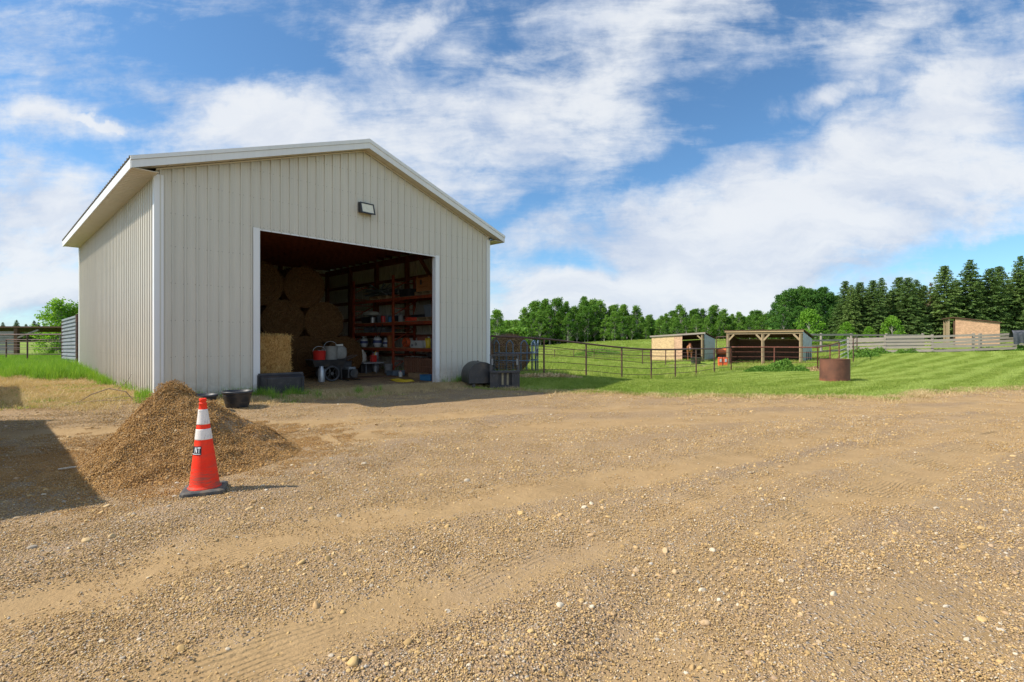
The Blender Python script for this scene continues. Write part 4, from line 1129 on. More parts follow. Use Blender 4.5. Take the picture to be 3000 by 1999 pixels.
for i, (u, w, row, lab) in enumerate(spots):
    o = b0 if i == 0 else copy_tree(b0)
    x, y = bl(u, w + .6); o.location = (x, y, zb + row * 1.19); o.rotation_euler = (0, R(37 * i), PHI)
    # keep the axis along the barn: spin about own y first
    o.rotation_mode = 'XYZ'; o.rotation_euler = (0, R(37 * i), 0); o.matrix_world = Matrix.Translation((x, y, zb + row * 1.19)) @ Matrix.Rotation(PHI, 4, 'Z') @ Matrix.Rotation(R(37 * i), 4, 'Y')
    tag(o, lab, 'hay bale', GB)

# big square straw bale behind the jamb
def straw_bale():
    t = at_barn('straw_bale', 2.42, .95, 'golden square straw bale standing just inside the left door trim behind the black trough', 'straw bale')
    rs = np.random.RandomState(5); W, D, H = 1.22, 1.0, 1.43
    nx, nz = 26, 26; V = []; F = []; A = []
    def face(o, a, b, n, na, nb):
        k0 = len(V)
        for i in range(na + 1):
            for j in range(nb + 1):
                p = o + a * (i / na) + b * (j / nb)
                e = min(i, na - i, j, nb - j); inset = .035 if e == 0 else 0
                V.append(p - n * inset + n * rs.normal() * .012); A.append(.5)
        for i in range(na):
            for j in range(nb): F.append((k0 + i * (nb + 1) + j, k0 + (i + 1) * (nb + 1) + j, k0 + (i + 1) * (nb + 1) + j + 1, k0 + i * (nb + 1) + j + 1))
    v = lambda *q: np.array(q, float)
    face(v(-W / 2, -D / 2, 0), v(W, 0, 0), v(0, 0, H), v(0, -1, 0), 26, 26)
    face(v(W / 2, -D / 2, 0), v(0, D, 0), v(0, 0, H), v(1, 0, 0), 20, 26)
    face(v(-W / 2, -D / 2, H), v(W, 0, 0), v(0, D, 0), v(0, 0, 1), 26, 20)
    face(v(-W / 2, D / 2, 0), v(0, -D, 0), v(0, 0, H), v(-1, 0, 0), 12, 12)
    face(v(W / 2, D / 2, 0), v(-W, 0, 0), v(0, 0, H), v(0, 1, 0), 12, 12)
    np_mesh('bale_body', V, F, M_SBALE, parent=t, smooth=True)
    V = []; F = []; A = []
    for i in range(9000):
        s = rs.rand()
        if s < .5: p = v(rs.uniform(-W / 2, W / 2), -D / 2, rs.uniform(0, H)); n = v(0, -1, 0)
        elif s < .8: p = v(W / 2, rs.uniform(-D / 2, D / 2), rs.uniform(0, H)); n = v(1, 0, 0)
        else: p = v(rs.uniform(-W / 2, W / 2), rs.uniform(-D / 2, D / 2), H); n = v(0, 0, 1)
        d = v(rs.normal() * .4, rs.normal() * .2, rs.normal() * 1.1 - .3) + n * abs(rs.normal()) * .5; d = d / np.linalg.norm(d) * rs.uniform(.03, .085)
        if rs.rand() < .06: d *= 1.7
        q = np.cross(d, n); q = q / (np.linalg.norm(q) + 1e-6) * .0035
        k = len(V); V += [p - d * .3 - q, p - d * .3 + q, p + d + q, p + d - q]; F.append((k, k + 1, k + 2, k + 3)); A += [rs.rand()] * 4
    st = np_mesh('loose_straw', np.array(V), np.array(F), M_STRAWB, parent=t, smooth=False, attrs={'rnd': A}); st['kind'] = 'stuff'
straw_bale()

# black trough lying on its side in the doorway
t = at_barn('feed_trough', 2.56, -.22, 'black rectangular plastic trough tipped on its side in the doorway before the straw bale', 'trough', rz=R(-3))
mb = MB(); w0, w1, h0, h1 = .50, .46, 0.0, .50
mb.add([(-w0, .16, 0), (w0, .16, 0), (w0, .13, .50), (-w0, .13, .50), (-w1, -.14, .05), (w1, -.14, .05), (w1, -.17, .44), (-w1, -.17, .44)], [(4, 5, 6, 7), (0, 1, 5, 4), (1, 2, 6, 5), (2, 3, 7, 6), (3, 0, 4, 7)])
mb.add([(-.44, .13, .03), (.44, .13, .03), (.44, .10, .46), (-.44, .10, .46), (-.42, -.12, .07), (.42, -.12, .07), (.42, -.15, .42), (-.42, -.15, .42)], [(5, 4, 7, 6), (1, 0, 4, 5), (2, 1, 5, 6), (3, 2, 6, 7), (0, 3, 7, 4)])
mb.build('tub_shell', M_BLACKPL, t, bevel=.012)
mb = MB()
for a, b_ in (((-.53, .16, -.01), (.53, .16, -.01)), ((-.53, .13, .51), (.53, .13, .51)), ((-.52, .165, 0), (-.52, .13, .5)), ((.52, .165, 0), (.52, .13, .5))): mb.bar(a, b_, .055, .03, (0, 1, 0))
mb.build('rim', M_BLACKPL, t, bevel=.006)
mb = MB()
for x in (-.40, .40): mb.bar((x, -.150, .07), (x, -.180, .43), .03, .014, (0, 1, 0))
mb.bar((-.40, -.150, .08), (.40, -.150, .08), .02, .012); mb.box((0.06, -.172, .26), (.09, .008, .05)); mb.build('base_ribs', M_BLACKPL, t)

# planter tubs
def planter(x, y, label, sc=1.0):
    t = empty('planter_tub', (x, y, g1(x, y) + .01), .3, label, 'planter'); t.scale = (sc,) * 3
    mb = MB(); mb.lathe([(0, .0), (.205, .0), (.215, .02), (.222, .07), (.228, .075), (.262, .26), (.268, .275), (.285, .285), (.288, .325), (.272, .33), (.262, .318), (.25, .26), (.0, .26)], n=36)
    mb.build('tub_shell', M_BLACKPL, t, smooth='auto'); t.children[0].data.shade_smooth()
    mb = MB(); mb.lathe([(.225, .085), (.232, .09), (.235, .115), (.229, .12)], n=36); mb.lathe([(.257, .225), (.264, .23), (.267, .25), (.261, .255)], n=36); mb.build('hoop', M_BLACK, t)
    mb = MB(); mb.lathe([(0, .285), (.12, .29), (.252, .275)], n=24); mb.build('soil', pmat('potting_soil', (.05, .035, .025), .95, .4, 30, .8, 40), t)
    return t
planter(-5.62, 10.35, 'round black half-barrel planter tub against the front wall, right of the gravel pile')
x_, y_ = bl(1.15, -.55); planter(-5.98, 9.75, 'round black planter tub mostly hidden behind the gravel pile', .95)

# the pallet rack: uprights, beams, decks
ZF = g1(*bl(8.9, 4)) + .012
rack = at_barn('pallet_rack', 8.62, 1.2, 'orange steel pallet rack of two bays along the right wall inside the barn', 'storage rack', z=ZF)
RD = 1.0
for i, w in enumerate((0, 3.05, 6.10)):
    up = MB()
    for x in (0, RD): up.box((x, w, 1.92), (.075, .08, 3.84))
    upo = up.build('upright_frame', M_ORANGE, rack)
    br = MB()
    for k in range(7):
        z0 = .2 + k * .52; br.bar((.02, w, z0), (RD - .02, w, z0 + (.52 if k % 2 == 0 else .0)), .03, .03)
        br.bar((.02, w, z0 + .26), (RD - .02, w, z0 + .26), .03, .03)
    br.build('lacing', M_ORANGE, upo)
    fp = MB(); fp.box((0, w, .006), (.13, .13, .012)); fp.build('foot_plate', M_ORANGE, upo)
beams = [(0, z) for z in (.92, 1.93, 2.88)] + [(1, z) for z in (.92, 1.53, 1.93, 2.88)]
for bay, z in beams:
    w0 = bay * 3.05 + .04; w1 = w0 + 2.97
    for x in (0, RD): MB().box((x, (w0 + w1) / 2, z), (.055, w1 - w0, .11)).build('beam', M_ORANGE, rack)
    dk = MB(); w = w0 + .04
    while w < w1 - .1: dk.box((RD / 2, w + .05, z + .068), (RD - .02, .09, .022)); w += .135
    dk.build('shelf_deck', M_PALLET, rack)
MB().box((0, 4.15, .46), (.07, .06, .86)).build('support_post', M_ORANGE, rack)

def on_rack(name, label, cat, x, w, z, rz=0.0, group=None):
    xx, yy = bl(8.62 + x, 1.2 + w); return empty(name, (xx, yy, ZF + z + .08), PHI + rz, label, cat, group)
def pallet_thing(t, W=1.0, D=1.0, h=.12, nb=5):
    mb = MB()
    for i in range(nb): mb.box((-W / 2 + .05 + i * (W - .1) / (nb - 1), 0, h - .01), (.09, D, .018))
    mb.build('deck_boards', M_PALLET, t)
    mb = MB()
    for y in (-D / 2 + .05, 0, D / 2 - .05): mb.box((0, y, h / 2 - .01), (W, .06, h - .02))
    mb.build('stringers', M_PALLET, t)
L1, L2, L3, LX = .92, 1.93, 2.88, 1.53
# top level
t = on_rack('pallet', 'wooden pallet on the top shelf under the orange-brown crate', 'pallet', .5, 1.15, L3); pallet_thing(t)
t = on_rack('wooden_crate', 'large orange-brown wooden crate with a handle slot on the top shelf', 'crate', .42, 1.15, L3 + .125)
mb = MB()
for y in (-.42, .42):
    for k in range(3): mb.box((0, y, .08 + k * .17), (.76, .02, .155))
for x in (-.38, .38):
    for k in range(3): mb.box((x, 0, .08 + k * .17), (.02, .82, .155))
mb.box((0, 0, .01), (.76, .84, .02)); mb.build('slat_walls', M_CRATEBOX, t)
for y in (-.36, .36): MB().box((-.396, y, .27), (.018, .08, .56)).build('corner_batten', M_CRATEBOX, t)
MB().box((-.394, .12, .34), (.01, .10, .18)).build('handle_slot', M_BLACK, t)
t = on_rack('pallet', 'dark wooden pallet at the left of the top shelf', 'pallet', .5, 4.2, L3); pallet_thing(t, 1.0, 1.3)
t = on_rack('tube_bundle', 'heap of dark poles and fittings on the left of the top shelf', 'poles', .4, 4.4, L3 + .13)
mb = MB(); rs = np.random.RandomState(3)
for i in range(16): mb.pipe([(rs.uniform(-.3, .4), -1.0 + rs.rand() * .4, .05 + rs.rand() * .30), (rs.uniform(-.3, .4), .9 + rs.rand() * .3, .05 + rs.rand() * .30)], .02 + .015 * rs.rand(), 6)
for i in range(6): mb.pipe([(rs.uniform(-.3, .3), rs.uniform(-.8, .8), .02), (rs.uniform(-.3, .3), rs.uniform(-.8, .8), .55)], .018, 6)
mb.build('pole_bundle', M_GREYPL, t)
# second level
def tote(name, label, cat, x, w, z, W, D, H, mat, lid=True, rz=0.0):
    t = on_rack(name, label, cat, x, w, z, rz)
    mb = MB(); a, b_ = .90, 1.0
    mb.add([(-W / 2 * a, -D / 2 * a, 0), (W / 2 * a, -D / 2 * a, 0), (W / 2 * a, D / 2 * a, 0), (-W / 2 * a, D / 2 * a, 0), (-W / 2, -D / 2, H), (W / 2, -D / 2, H), (W / 2, D / 2, H), (-W / 2, D / 2, H)],
           [(3, 2, 1, 0), (0, 1, 5, 4), (1, 2, 6, 5), (2, 3, 7, 6), (3, 0, 4, 7)]); mb.build('tub_body', mat, t, bevel=.008)
    if lid: mb = MB(); mb.box((0, 0, H + .012), (W + .03, D + .03, .035)); mb.box((0, 0, H + .036), (W - .08, D - .08, .02)); mb.build('lid', mat, t, bevel=.006)
    return t
tote('storage_tote', 'dark grey lidded tote at the right end of the second shelf', 'storage tote', .35, .72, L2 + .13, .62, .8, .40, M_GREYPL)
t = on_rack('pallet', 'pale wooden pallet under the grey tote on the second shelf', 'pallet', .5, .9, L2); pallet_thing(t, 1.0, 1.2)
t = on_rack('folded_tarp', 'bright orange-red folded tarp on the second shelf', 'tarp', .2, 1.95, L2)
mb = MB(); 
for k in range(4): mb.box((.02 * (-1) ** k, .02 * k, .02 + .035 * k), (.40 - .03 * k, .62 - .06 * k, .032), (0, R(2 * (-1) ** k), R(3 * k)))
mb.build('folded_layers', pmat('orange_tarp', (.85, .10, .05), .6, .15, 8), t, bevel=.01)
t = on_rack('tool_case', 'flat black case behind the orange tarp on the second shelf', 'case', .6, 1.9, L2)
MB().box((0, 0, .13), (.45, 1.0, .26)).build('case_body', M_BLACKPL, t, bevel=.02); MB().pipe([(-.24, -.1, .15), (-.28, -.08, .15), (-.28, .08, .15), (-.24, .1, .15)], .01).build('handle', M_BLACKPL, t)
t = on_rack('grain_sack', 'pale sack lying at the left end of the second shelf', 'sack', .3, 5.2, L2 + .30)
def sack(t, W, D, H, mat, seed=0):
    rs = np.random.RandomState(seed); v, f = I2
    q = np.sign(v) * np.abs(v) ** .6; q = q / np.abs(q).max(0) * np.array([W / 2, D / 2, H / 2]); q[:, 2] += H / 2; q = q + rs.normal(size=q.shape) * .006
    return np_mesh('sack_body', q, f, mat, parent=t)
sack(t, .5, .8, .2, M_WHITEPL, 1); MB().bar((-.02, .40, .1), (.02, .52, .11), .22, .02).build('tied_end', M_WHITEPL, t)
tote('tool_chest', 'dark chest under the pale sack on the second shelf', 'tool chest', .4, 5.2, L2, .6, .95, .22, M_BLACKPL)
tote('parts_bin', 'dark bin in the middle of the left bay on the second shelf', 'bin', .4, 4.1, L2, .5, .8, .30, M_GREYPL, False)
t = on_rack('plywood_sheet', 'grey panel leaning behind the right bay of the second shelf', 'panel', .75, 2.2, L2)
MB().box((0, 0, .42), (.02, .9, .85), (0, R(14), 0)).build('panel_sheet', M_GREYWOOD, t); MB().bar((-.12, .45, .02), (-.02, .2, .80), .05, .03).build('batten', M_GREYWOOD, t)
# low shelf left bay: glass and pipe bits
for k, (w, mt, lab) in enumerate(((5.1, M_GREYPL, 'stack of grey trays on the low left shelf above the gas cylinders'), (4.2, M_GALV, 'stack of metal trays on the low left shelf, nearer the middle upright'))):
    t = on_rack('tray_stack', lab, 'trays', .4, w, LX)
    for j in range(3):
        mb = MB(); mb.box((0, 0, .03 + j * .07), (.5, .75, .02)); 
        for sx in (-.25, .25): mb.box((sx, 0, .05 + j * .07), (.015, .75, .05))
        mb.build('tray', mt, t)
for (x, w, z, W, D, H, mt, lab) in ((.35, 2.45, L3 + .0, .5, .7, .30, M_BLACKPL, 'black bin on the top shelf just right of the middle upright'), (.4, .45, L3, .4, .5, .34, M_GREYPL, 'grey tub at the right end of the top shelf beside the orange-brown crate'),
        (.3, 4.6, L1, .3, .4, .2, M_GREYPL, 'small grey bin behind the gas cylinders on the lowest shelf'), (.45, 3.6, L2, .5, .5, .24, M_BLACKPL, 'low dark bin beside the middle upright on the second shelf')):
    tote('bin', lab, 'bin', x, w, z, W, D, H, mt, False)
for (w, r, h, mt, lab) in ((4.75, .10, .22, M_GALV, 'metal can on the second shelf in front of the dark bin'), (3.95, .09, .25, M_REDPL, 'small red can on the second shelf of the left bay'), (3.45, .08, .20, M_BLUE, 'small blue can on the second shelf by the middle upright'), (2.7, .10, .26, M_BUCKET, 'dull white can on the second shelf just right of the middle upright')):
    t = on_rack('can', lab, 'can', .12, w, L2); mb = MB(); mb.lathe([(0, 0), (r, 0), (r, h), (r * 1.05, h + .01), (r * .9, h + .01), (0, h)], n=16); mb.build('can_body', mt, t)
    mb = MB(); mb.lathe([(r * .5, h + .01), (r * .5, h + .03), (0, h + .03)], n=12); mb.build('lid', M_BLACKPL, t)
t = on_rack('hanging_chain', 'loop of dark chain hanging over the third beam of the left bay', 'chain', -.06, 4.0, L2 - .12)
mb = MB(); mb.pipe([(0, -.3 + .6 * q, .05 - .45 * math.sin(math.pi * q)) for q in np.linspace(0, 1, 16)], .016, 6); mb.build('chain_links', M_BLACK, t)
# propane tanks
M_TANK = pmat('tank_white_paint', (.60, .62, .64), .45, .15, 8, spec=.5); M_NAVY = pmat('navy_tank_band', (.05, .07, .20), .5, .2, 9)
def tank():
    t = empty('gas_cylinder', (0, 0, 0)); 
    mb = MB(); mb.lathe([(.09, 0), (.10, .0), (.10, .03), (.12, .045), (.153, .10), (.156, .14), (.156, .26), (.145, .31), (.11, .35), (.06, .375), (.0, .38)], n=24); mb.build('tank_shell', M_TANK, t, smooth=True)
    mb = MB(); mb.lathe([(.1575, .15), (.159, .155), (.159, .25), (.1575, .255)], n=24); mb.build('colour_band', M_NAVY, t, smooth=True)
    mb = MB(); 
    for k in range(3): a = k * 2.09 + .5; mb.pipe([(.085 * math.cos(a), .085 * math.sin(a), .35), (.085 * math.cos(a), .085 * math.sin(a), .44)], .014, 6)
    mb.pipe([(.09 * math.cos(a), .09 * math.sin(a), .445) for a in np.linspace(0, 5.2, 14)], .012, 6); mb.build('collar', M_TANK, t)
    mb = MB(); mb.pipe([(0, 0, .37), (0, 0, .42)], .02); mb.pipe([(-.03, 0, .41), (.05, 0, .41)], .014); mb.build('valve', M_GALV, t)
    return t
tk = tank(); GT = 'gas cylinders on the rack'
for i, (x, w, s, lab) in enumerate(((.18, 5.55, 1.0, 'white gas cylinder with a navy band at the left end of the rack shelf'), (.45, 5.05, .9, 'small gas cylinder between the two larger ones, set further back'),
                                     (.16, 4.45, 1.12, 'largest gas cylinder with a navy band, in the middle of the left bay'), (.2, 3.85, .85, 'small dull gas cylinder beside the orange-brown board'))):
    xx, yy = bl(8.62 + x, 1.2 + w); p = (xx, yy, ZF + L1 + .08)
    o = tk if i == 0 else copy_tree(tk)
    o.location = p; o.rotation_euler = (0, 0, i * 1.3); o.scale = (s,) * 3; tag(o, lab, 'gas cylinder', GT)
t = on_rack('timber_block', 'orange-brown board standing beside the middle upright', 'board', .08, 3.35, L1); MB().box((0, 0, .25), (.10, .34, .5)).build('board_face', M_CRATEBOX, t, bevel=.006); MB().box((-.055, 0, .25), (.012, .05, .46)).build('batten', M_CRATEBOX, t)
# right bay things on the lowest beam level
t = on_rack('hose_reel', 'orange-red hose reel on the shelf right of the middle upright', 'hose reel', .2, 2.45, L1)
mb = MB()
for k in range(5): mb.pipe([(.0 + .03 * k - .06, .16 * math.cos(a), .20 + .16 * math.sin(a)) for a in np.linspace(0, 6.28, 22)], .022, 6)
mb.build('hose_coil', pmat('orange_hose', (.55, .10, .03), .5, .2, 7), t, smooth=True)
mb = MB(); mb.bar((-.1, -.12, 0), (-.1, 0, .22), .03, .02); mb.bar((-.1, .12, 0), (-.1, 0, .22), .03, .02); mb.box((0, 0, .012), (.26, .34, .024)); mb.build('stand', M_ORANGE, t)
t = on_rack('cardboard_box', 'brown cardboard box behind the white carton on the rack', 'box', .5, 1.55, L1 + .0); 
MB().box((0, 0, .21), (.45, .6, .42)).build('box_body', pmat('brown_carton', (.30, .10, .06), .8, .2, 5), t, bevel=.006); MB().box((0, 0, .424), (.06, .6, .004)).build('tape', M_CARD, t)
t = on_rack('cardboard_box', 'smaller reddish box beside the brown one at the back of the rack', 'box', .6, .95, L1)
MB().box((0, 0, .17), (.4, .45, .34)).build('box_body', pmat('dark_carton', (.20, .06, .045), .8, .2, 5), t, bevel=.006); MB().box((0, 0, .343), (.05, .45, .004)).build('tape', M_CARD, t)
t = on_rack('white_carton', 'white printed carton with a round black mark on the rack shelf', 'carton', .12, 1.52, L1)
MB().box((0, 0, .135), (.25, .72, .27)).build('box_body', M_WHITEPL, t, bevel=.005)
mb = MB(); mb.lathe([(0, -.002), (.055, -.002), (.055, .002)], n=16, axis='X', c=(-.128, .02, .14)); mb.build('round_mark', M_BLACKPL, t)
MB().box((-.1275, .25, .09), (.004, .13, .08)).build('printed_patch', M_GREYPL, t)
mb = MB(); mb.lathe([(0, -.004), (.028, -.004), (.028, .0)], n=12, axis='X', c=(-.1285, .02, .14)); mb.build('mark_centre', M_WHITEPL, t)
def jug(t, mat, s=1.0, cap=M_REDPL):
    mb = MB(); mb.lathe([(0, 0), (.10 * s, 0), (.115 * s, .02), (.115 * s, .20 * s), (.09 * s, .27 * s), (.04 * s, .31 * s), (.035 * s, .33 * s)], n=16); mb.build('jug_body', mat, t, smooth=True)
    mb = MB(); mb.pipe([(-.09 * s, 0, .18 * s), (-.13 * s, 0, .22 * s), (-.12 * s, 0, .30 * s), (-.04 * s, 0, .30 * s)], .014 * s, 6); mb.build('handle', mat, t)
    mb = MB(); mb.lathe([(.036 * s, .32 * s), (.036 * s, .36 * s)], n=12); mb.build('cap', cap, t)
t = on_rack('oil_jug', 'white and yellow plastic jug near the right end of the rack shelf', 'jug', .12, .92, L1); jug(t, M_YELPL, 1.15, M_WHITEPL); MB().box((-.11, .06, .15), (.05, .10, .22)).build('jug_label', M_WHITEPL, t)
t = on_rack('oil_jug', 'blue-grey plastic jug at the right end of the rack shelf', 'jug', .12, .60, L1); jug(t, M_GREYPL, 1.1, M_BLUE)
t = on_rack('hand_tools', 'loose light-coloured wrench and cable before the white carton', 'hand tools', -.0, 1.35, L1 + .0)
mb = MB(); mb.pipe([(.02, -.28, .012), (.0, .02, .03), (-.0, .22, .012)], .012, 6); mb.build('tool_bar', M_WHITEPL, t)
# below the rack, on the floor
def slat_crate(u_x, w, label, H=.62):
    t = on_rack('slatted_crate', label, 'crate', u_x, w, -.08); 
    mb = MB(); n = 9
    for k in range(n): mb.box((-.42, -.45 + .9 * k / (n - 1), H / 2), (.016, .075, H))
    for k in range(n): mb.box((.42, -.45 + .9 * k / (n - 1), H / 2), (.016, .075, H)); 
    for y in (-.49, .49):
        for k in range(8): mb.box((-.37 + .74 * k / 7, y, H / 2), (.075, .016, H))
    mb.build('slats', M_CRATE, t)
    mb = MB()
    for z in (.06, H - .06, H / 2): mb.box((-.435, 0, z), (.02, .98, .05)); mb.box((.435, 0, z), (.02, .98, .05))
    mb.build('battens', M_CRATE, t); MB().box((0, 0, .02), (.84, .94, .02)).build('crate_floor', M_CRATE, t)
slat_crate(.42, .68, 'slatted wooden crate under the rack, nearest the right door trim')
slat_crate(.42, 1.80, 'slatted wooden crate under the rack, nearest the middle upright')
t = on_rack('sack', 'dark crumpled sacking heaped on the slatted crate by the door trim', 'sack', .4, .75, .55); sack(t, .6, .8, .22, pmat('dark_sacking', (.07, .05, .045), .9, .3, 12, .6, 20), 4); MB().bar((-.1, .3, .16), (.1, .5, .18), .2, .03).build('loose_fold', M_DARKWOOD, t)
t = on_rack('plank', 'pale board lying on the slatted crate by the middle upright', 'board', .35, 1.85, .565); MB().box((0, 0, .012), (.5, 1.1, .022)).build('board_face', M_GREYWOOD_H, t); MB().box((-.1, 0, .03), (.06, .6, .014)).build('batten', M_GREYWOOD_H, t)
def floor_thing(name, label, cat, u, w, rz=0.0, dz=0.0):
    x, y = bl(u, w); return empty(name, (x, y, g1(x, y) + .014 + dz), PHI + rz, label, cat)
def pail(t, mat, r=.15, h=.33, handle=True):
    mb = MB(); mb.lathe([(0, 0), (r * .82, 0), (r * .84, .01), (r, h), (r * 1.04, h + .006), (r * .97, h), (r * .8, .02), (0, .02)], n=22); mb.build('pail_body', mat, t, smooth=True)
    if handle: mb = MB(); mb.pipe([(r * 1.02 * math.cos(a), 0, h - .02 + r * .8 * math.sin(a)) for a in np.linspace(0, math.pi, 10)], .006, 5); mb.build('bail_handle', M_GALV, t)
t = floor_thing('metal_pail', 'galvanised pail on the floor below the middle upright', 'bucket', 8.30, 4.1); pail(t, M_GALV, .17, .36)
t = floor_thing('low_tote', 'low blue-grey bin on the floor below the galvanised pail', 'bin', 8.0, 3.15)
MB().box((0, 0, .09), (.5, .45, .18)).build('tub_body', pmat('blue_grey_plastic', (.10, .14, .18), .5, .2, 5), t, bevel=.01); MB().box((0, 0, .19), (.53, .48, .02)).build('rim', M_GREYPL, t)
t = floor_thing('wood_box', 'low pale wooden box on the floor between the bins at the rack foot', 'box', 8.2, 2.0)
MB().box((0, 0, .09), (.36, .72, .18)).build('box_body', M_PALLET, t, bevel=.004); MB().box((-.185, 0, .09), (.012, .08, .17)).build('batten', M_PALLET, t)
t = floor_thing('blue_bin', 'bright blue low bin on the floor beside the right door trim', 'bin', 8.05, 1.15)
MB().box((0, 0, .09), (.42, .56, .18)).build('tub_body', M_BLUE, t, bevel=.01); MB().box((0, 0, .185), (.45, .59, .018)).build('rim', M_BLUE, t)
t = floor_thing('clear_jar', 'small white jug standing between the low bins', 'jug', 7.85, 2.6); jug(t, M_WHITEPL, .6)
# grey work table with jugs on it
t = floor_thing('work_table', 'low grey plastic folding table before the rack with jugs on top', 'table', 7.65, 4.65)
mb = MB(); mb.box((0, 0, .40), (.85, 1.2, .045)); mb.build('table_top', pmat('grey_table_plastic', (.26, .27, .28), .5, .15, 5), t, bevel=.012)
for sx in (-.22, .22):
    for sy in (-.42, .42): MB().pipe([(sx, sy, 0), (sx * .9, sy * .9, .38)], .018, 8).build('leg', M_GREYPL, t)
MB().box((0, 0, .19), (.45, .18, .36)).build('centre_column', M_BLACKPL, t, bevel=.02)
def on_table(name, label, cat, dx, dy):
    x, y = bl(7.65 + dx, 4.65 + dy); return empty(name, (x, y, g1(*bl(7.65, 4.65)) + .014 + .425), PHI, label, cat)
t = on_table('yellow_jug', 'bright yellow jug with a pale handle on the grey table', 'jug', -.28, .1); jug(t, M_YELPL, 1.35, M_WHITEPL)
t = on_table('white_jug', 'tall white jug beside the yellow one on the grey table', 'jug', -.02, .2); jug(t, M_WHITEPL, 1.3, M_WHITEPL)
t = on_table('red_fuel_can', 'red fuel can at the right end of the grey table', 'fuel can', .22, -.2)
mb = MB(); mb.box((0, 0, .13), (.18, .20, .26)); mb.build('can_body', M_REDPL, t, bevel=.02); mb = MB(); mb.pipe([(0, -.06, .26), (0, -.1, .33), (0, -.16, .40)], .018, 8); mb.build('spout', M_YELPL, t)
mb = MB(); mb.pipe([(0, -.02, .26), (0, -.02, .31), (0, .08, .31), (0, .08, .26)], .012, 6); mb.build('handle', M_REDPL, t)
t = floor_thing('paint_can_stack', 'grey cans stacked on the floor left of the middle upright', 'cans', 8.35, 5.1)
for k in range(3): mb = MB(); mb.lathe([(0, .0), (.14, .0), (.14, .24), (.145, .25), (.13, .25), (0, .245)], c=(0, 0, .26 * k), n=18); mb.build('can', [M_GALV, M_GREYPL, M_GALV][k], t, smooth=False)
t = floor_thing('black_trailer_tub', 'long black low tub on the floor left of the grey table', 'tub', 7.1, 5.9)
mb = MB(); mb.add([(-.35, -.5, 0), (.35, -.5, 0), (.35, .5, 0), (-.35, .5, 0), (-.42, -.62, .5), (.42, -.62, .5), (.42, .62, .5), (-.42, .62, .5)], [(0, 1, 5, 4), (1, 2, 6, 5), (2, 3, 7, 6), (3, 0, 4, 7), (3, 2, 1, 0)]); mb.build('tub_body', M_BLACKPL, t)
mb = MB()
for a, b_ in (((-.43, -.63, .5), (.43, -.63, .5)), ((.43, -.63, .5), (.43, .63, .5)), ((.43, .63, .5), (-.43, .63, .5)), ((-.43, .63, .5), (-.43, -.63, .5))): mb.pipe([a, b_], .022, 8)
mb.build('rim', M_GREYPL, t)
# utility cart / wheelbarrow with buckets
t = floor_thing('yard_cart', 'black two-wheeled yard cart with a red bucket and white buckets on it', 'cart', 5.12, 2.75, rz=R(-8))
mb = MB(); mb.add([(-.45, -.32, .45), (.45, -.32, .45), (.45, .32, .45), (-.45, .32, .45), (-.55, -.40, .68), (.55, -.40, .68), (.55, .40, .68), (-.55, .40, .68)], [(0, 1, 5, 4), (1, 2, 6, 5), (2, 3, 7, 6), (3, 0, 4, 7), (3, 2, 1, 0)]); mb.build('tray', M_BLACK, t, bevel=.01)
for sy in (-.42, .42):
    wh = MB(); 
    wh.pipe([(.05 + .22 * math.cos(a), sy, .24 + .22 * math.sin(a)) for a in np.linspace(0, 6.283, 26)], .035, 8, False); wo = wh.build('wheel', M_BLACKPL, t, smooth=True)
    hb = MB(); hb.pipe([(.05, sy - .03, .24), (.05, sy + .03, .24)], .05, 12)
    for k in range(6): a = k * 1.047; hb.pipe([(.05, sy, .24), (.05 + .2 * math.cos(a), sy, .24 + .2 * math.sin(a))], .008, 5)
    hb.build('rim', M_BLACK, wo)
mb = MB(); mb.pipe([(.05, -.42, .24), (.05, .42, .24)], .018, 8); mb.pipe([(.4, -.25, .45), (.42, -.25, .02)], .02, 8); mb.pipe([(.4, .25, .45), (.42, .25, .02)], .02, 8); mb.bar((.05, -.2, .24), (.05, -.2, .46), .04, .04); mb.bar((.05, .2, .24), (.05, .2, .46), .04, .04); mb.build('chassis', M_BLACK, t)
mb = MB(); mb.pipe([(.5, -.2, .62), (.95, -.2, .80), (.95, .2, .80), (.5, .2, .62)], .015, 8); mb.build('pull_handle', M_BLACK, t)
def on_cart(name, label, cat, dx, dy, dz=.46):
    x, y = bl(5.12 + dx, 2.75 + dy); return empty(name, (x, y, g1(*bl(5.12, 2.75)) + .014 + dz), PHI, label, cat)
t = on_cart('red_bucket', 'bright red plastic bucket on the yard cart', 'bucket', -.28, -.12, .60); pail(t, M_REDPL, .205, .36)
t = on_cart('white_bucket', 'large white plastic bucket right behind the red bucket', 'bucket', .22, .12, .60); pail(t, M_BUCKET, .225, .50)
t = on_cart('feed_scoop', 'pale scoop lying on top of the cart load', 'scoop', -.02, .25, .95)
mb = MB(); mb.lathe([(0, 0), (.07, .0), (.08, .16)], n=12, axis='X'); mb.pipe([(0, 0, 0), (-.12, 0, .02)], .014, 6); mb.build('scoop_body', M_BUCKET, t)
t = floor_thing('white_sack', 'white feed sack standing on a black box right of the yard cart', 'sack', 5.95, 3.45, dz=.60); sack(t, .45, .4, .50, M_BUCKET, 8); MB().bar((-.12, 0, .5), (.12, 0, .52), .06, .10).build('tied_end', M_WHITEPL, t)
t = floor_thing('black_box', 'black box under the white feed sack', 'box', 5.95, 3.45); MB().box((0, 0, .28), (.6, .6, .56)).build('box_body', M_BLACKPL, t, bevel=.02); MB().box((0, 0, .575), (.63, .63, .03)).build('lid', M_BLACKPL, t, bevel=.01)
t = floor_thing('grey_milk_can', 'narrow grey can standing on the floor under the red bucket', 'can', 4.75, 2.30)
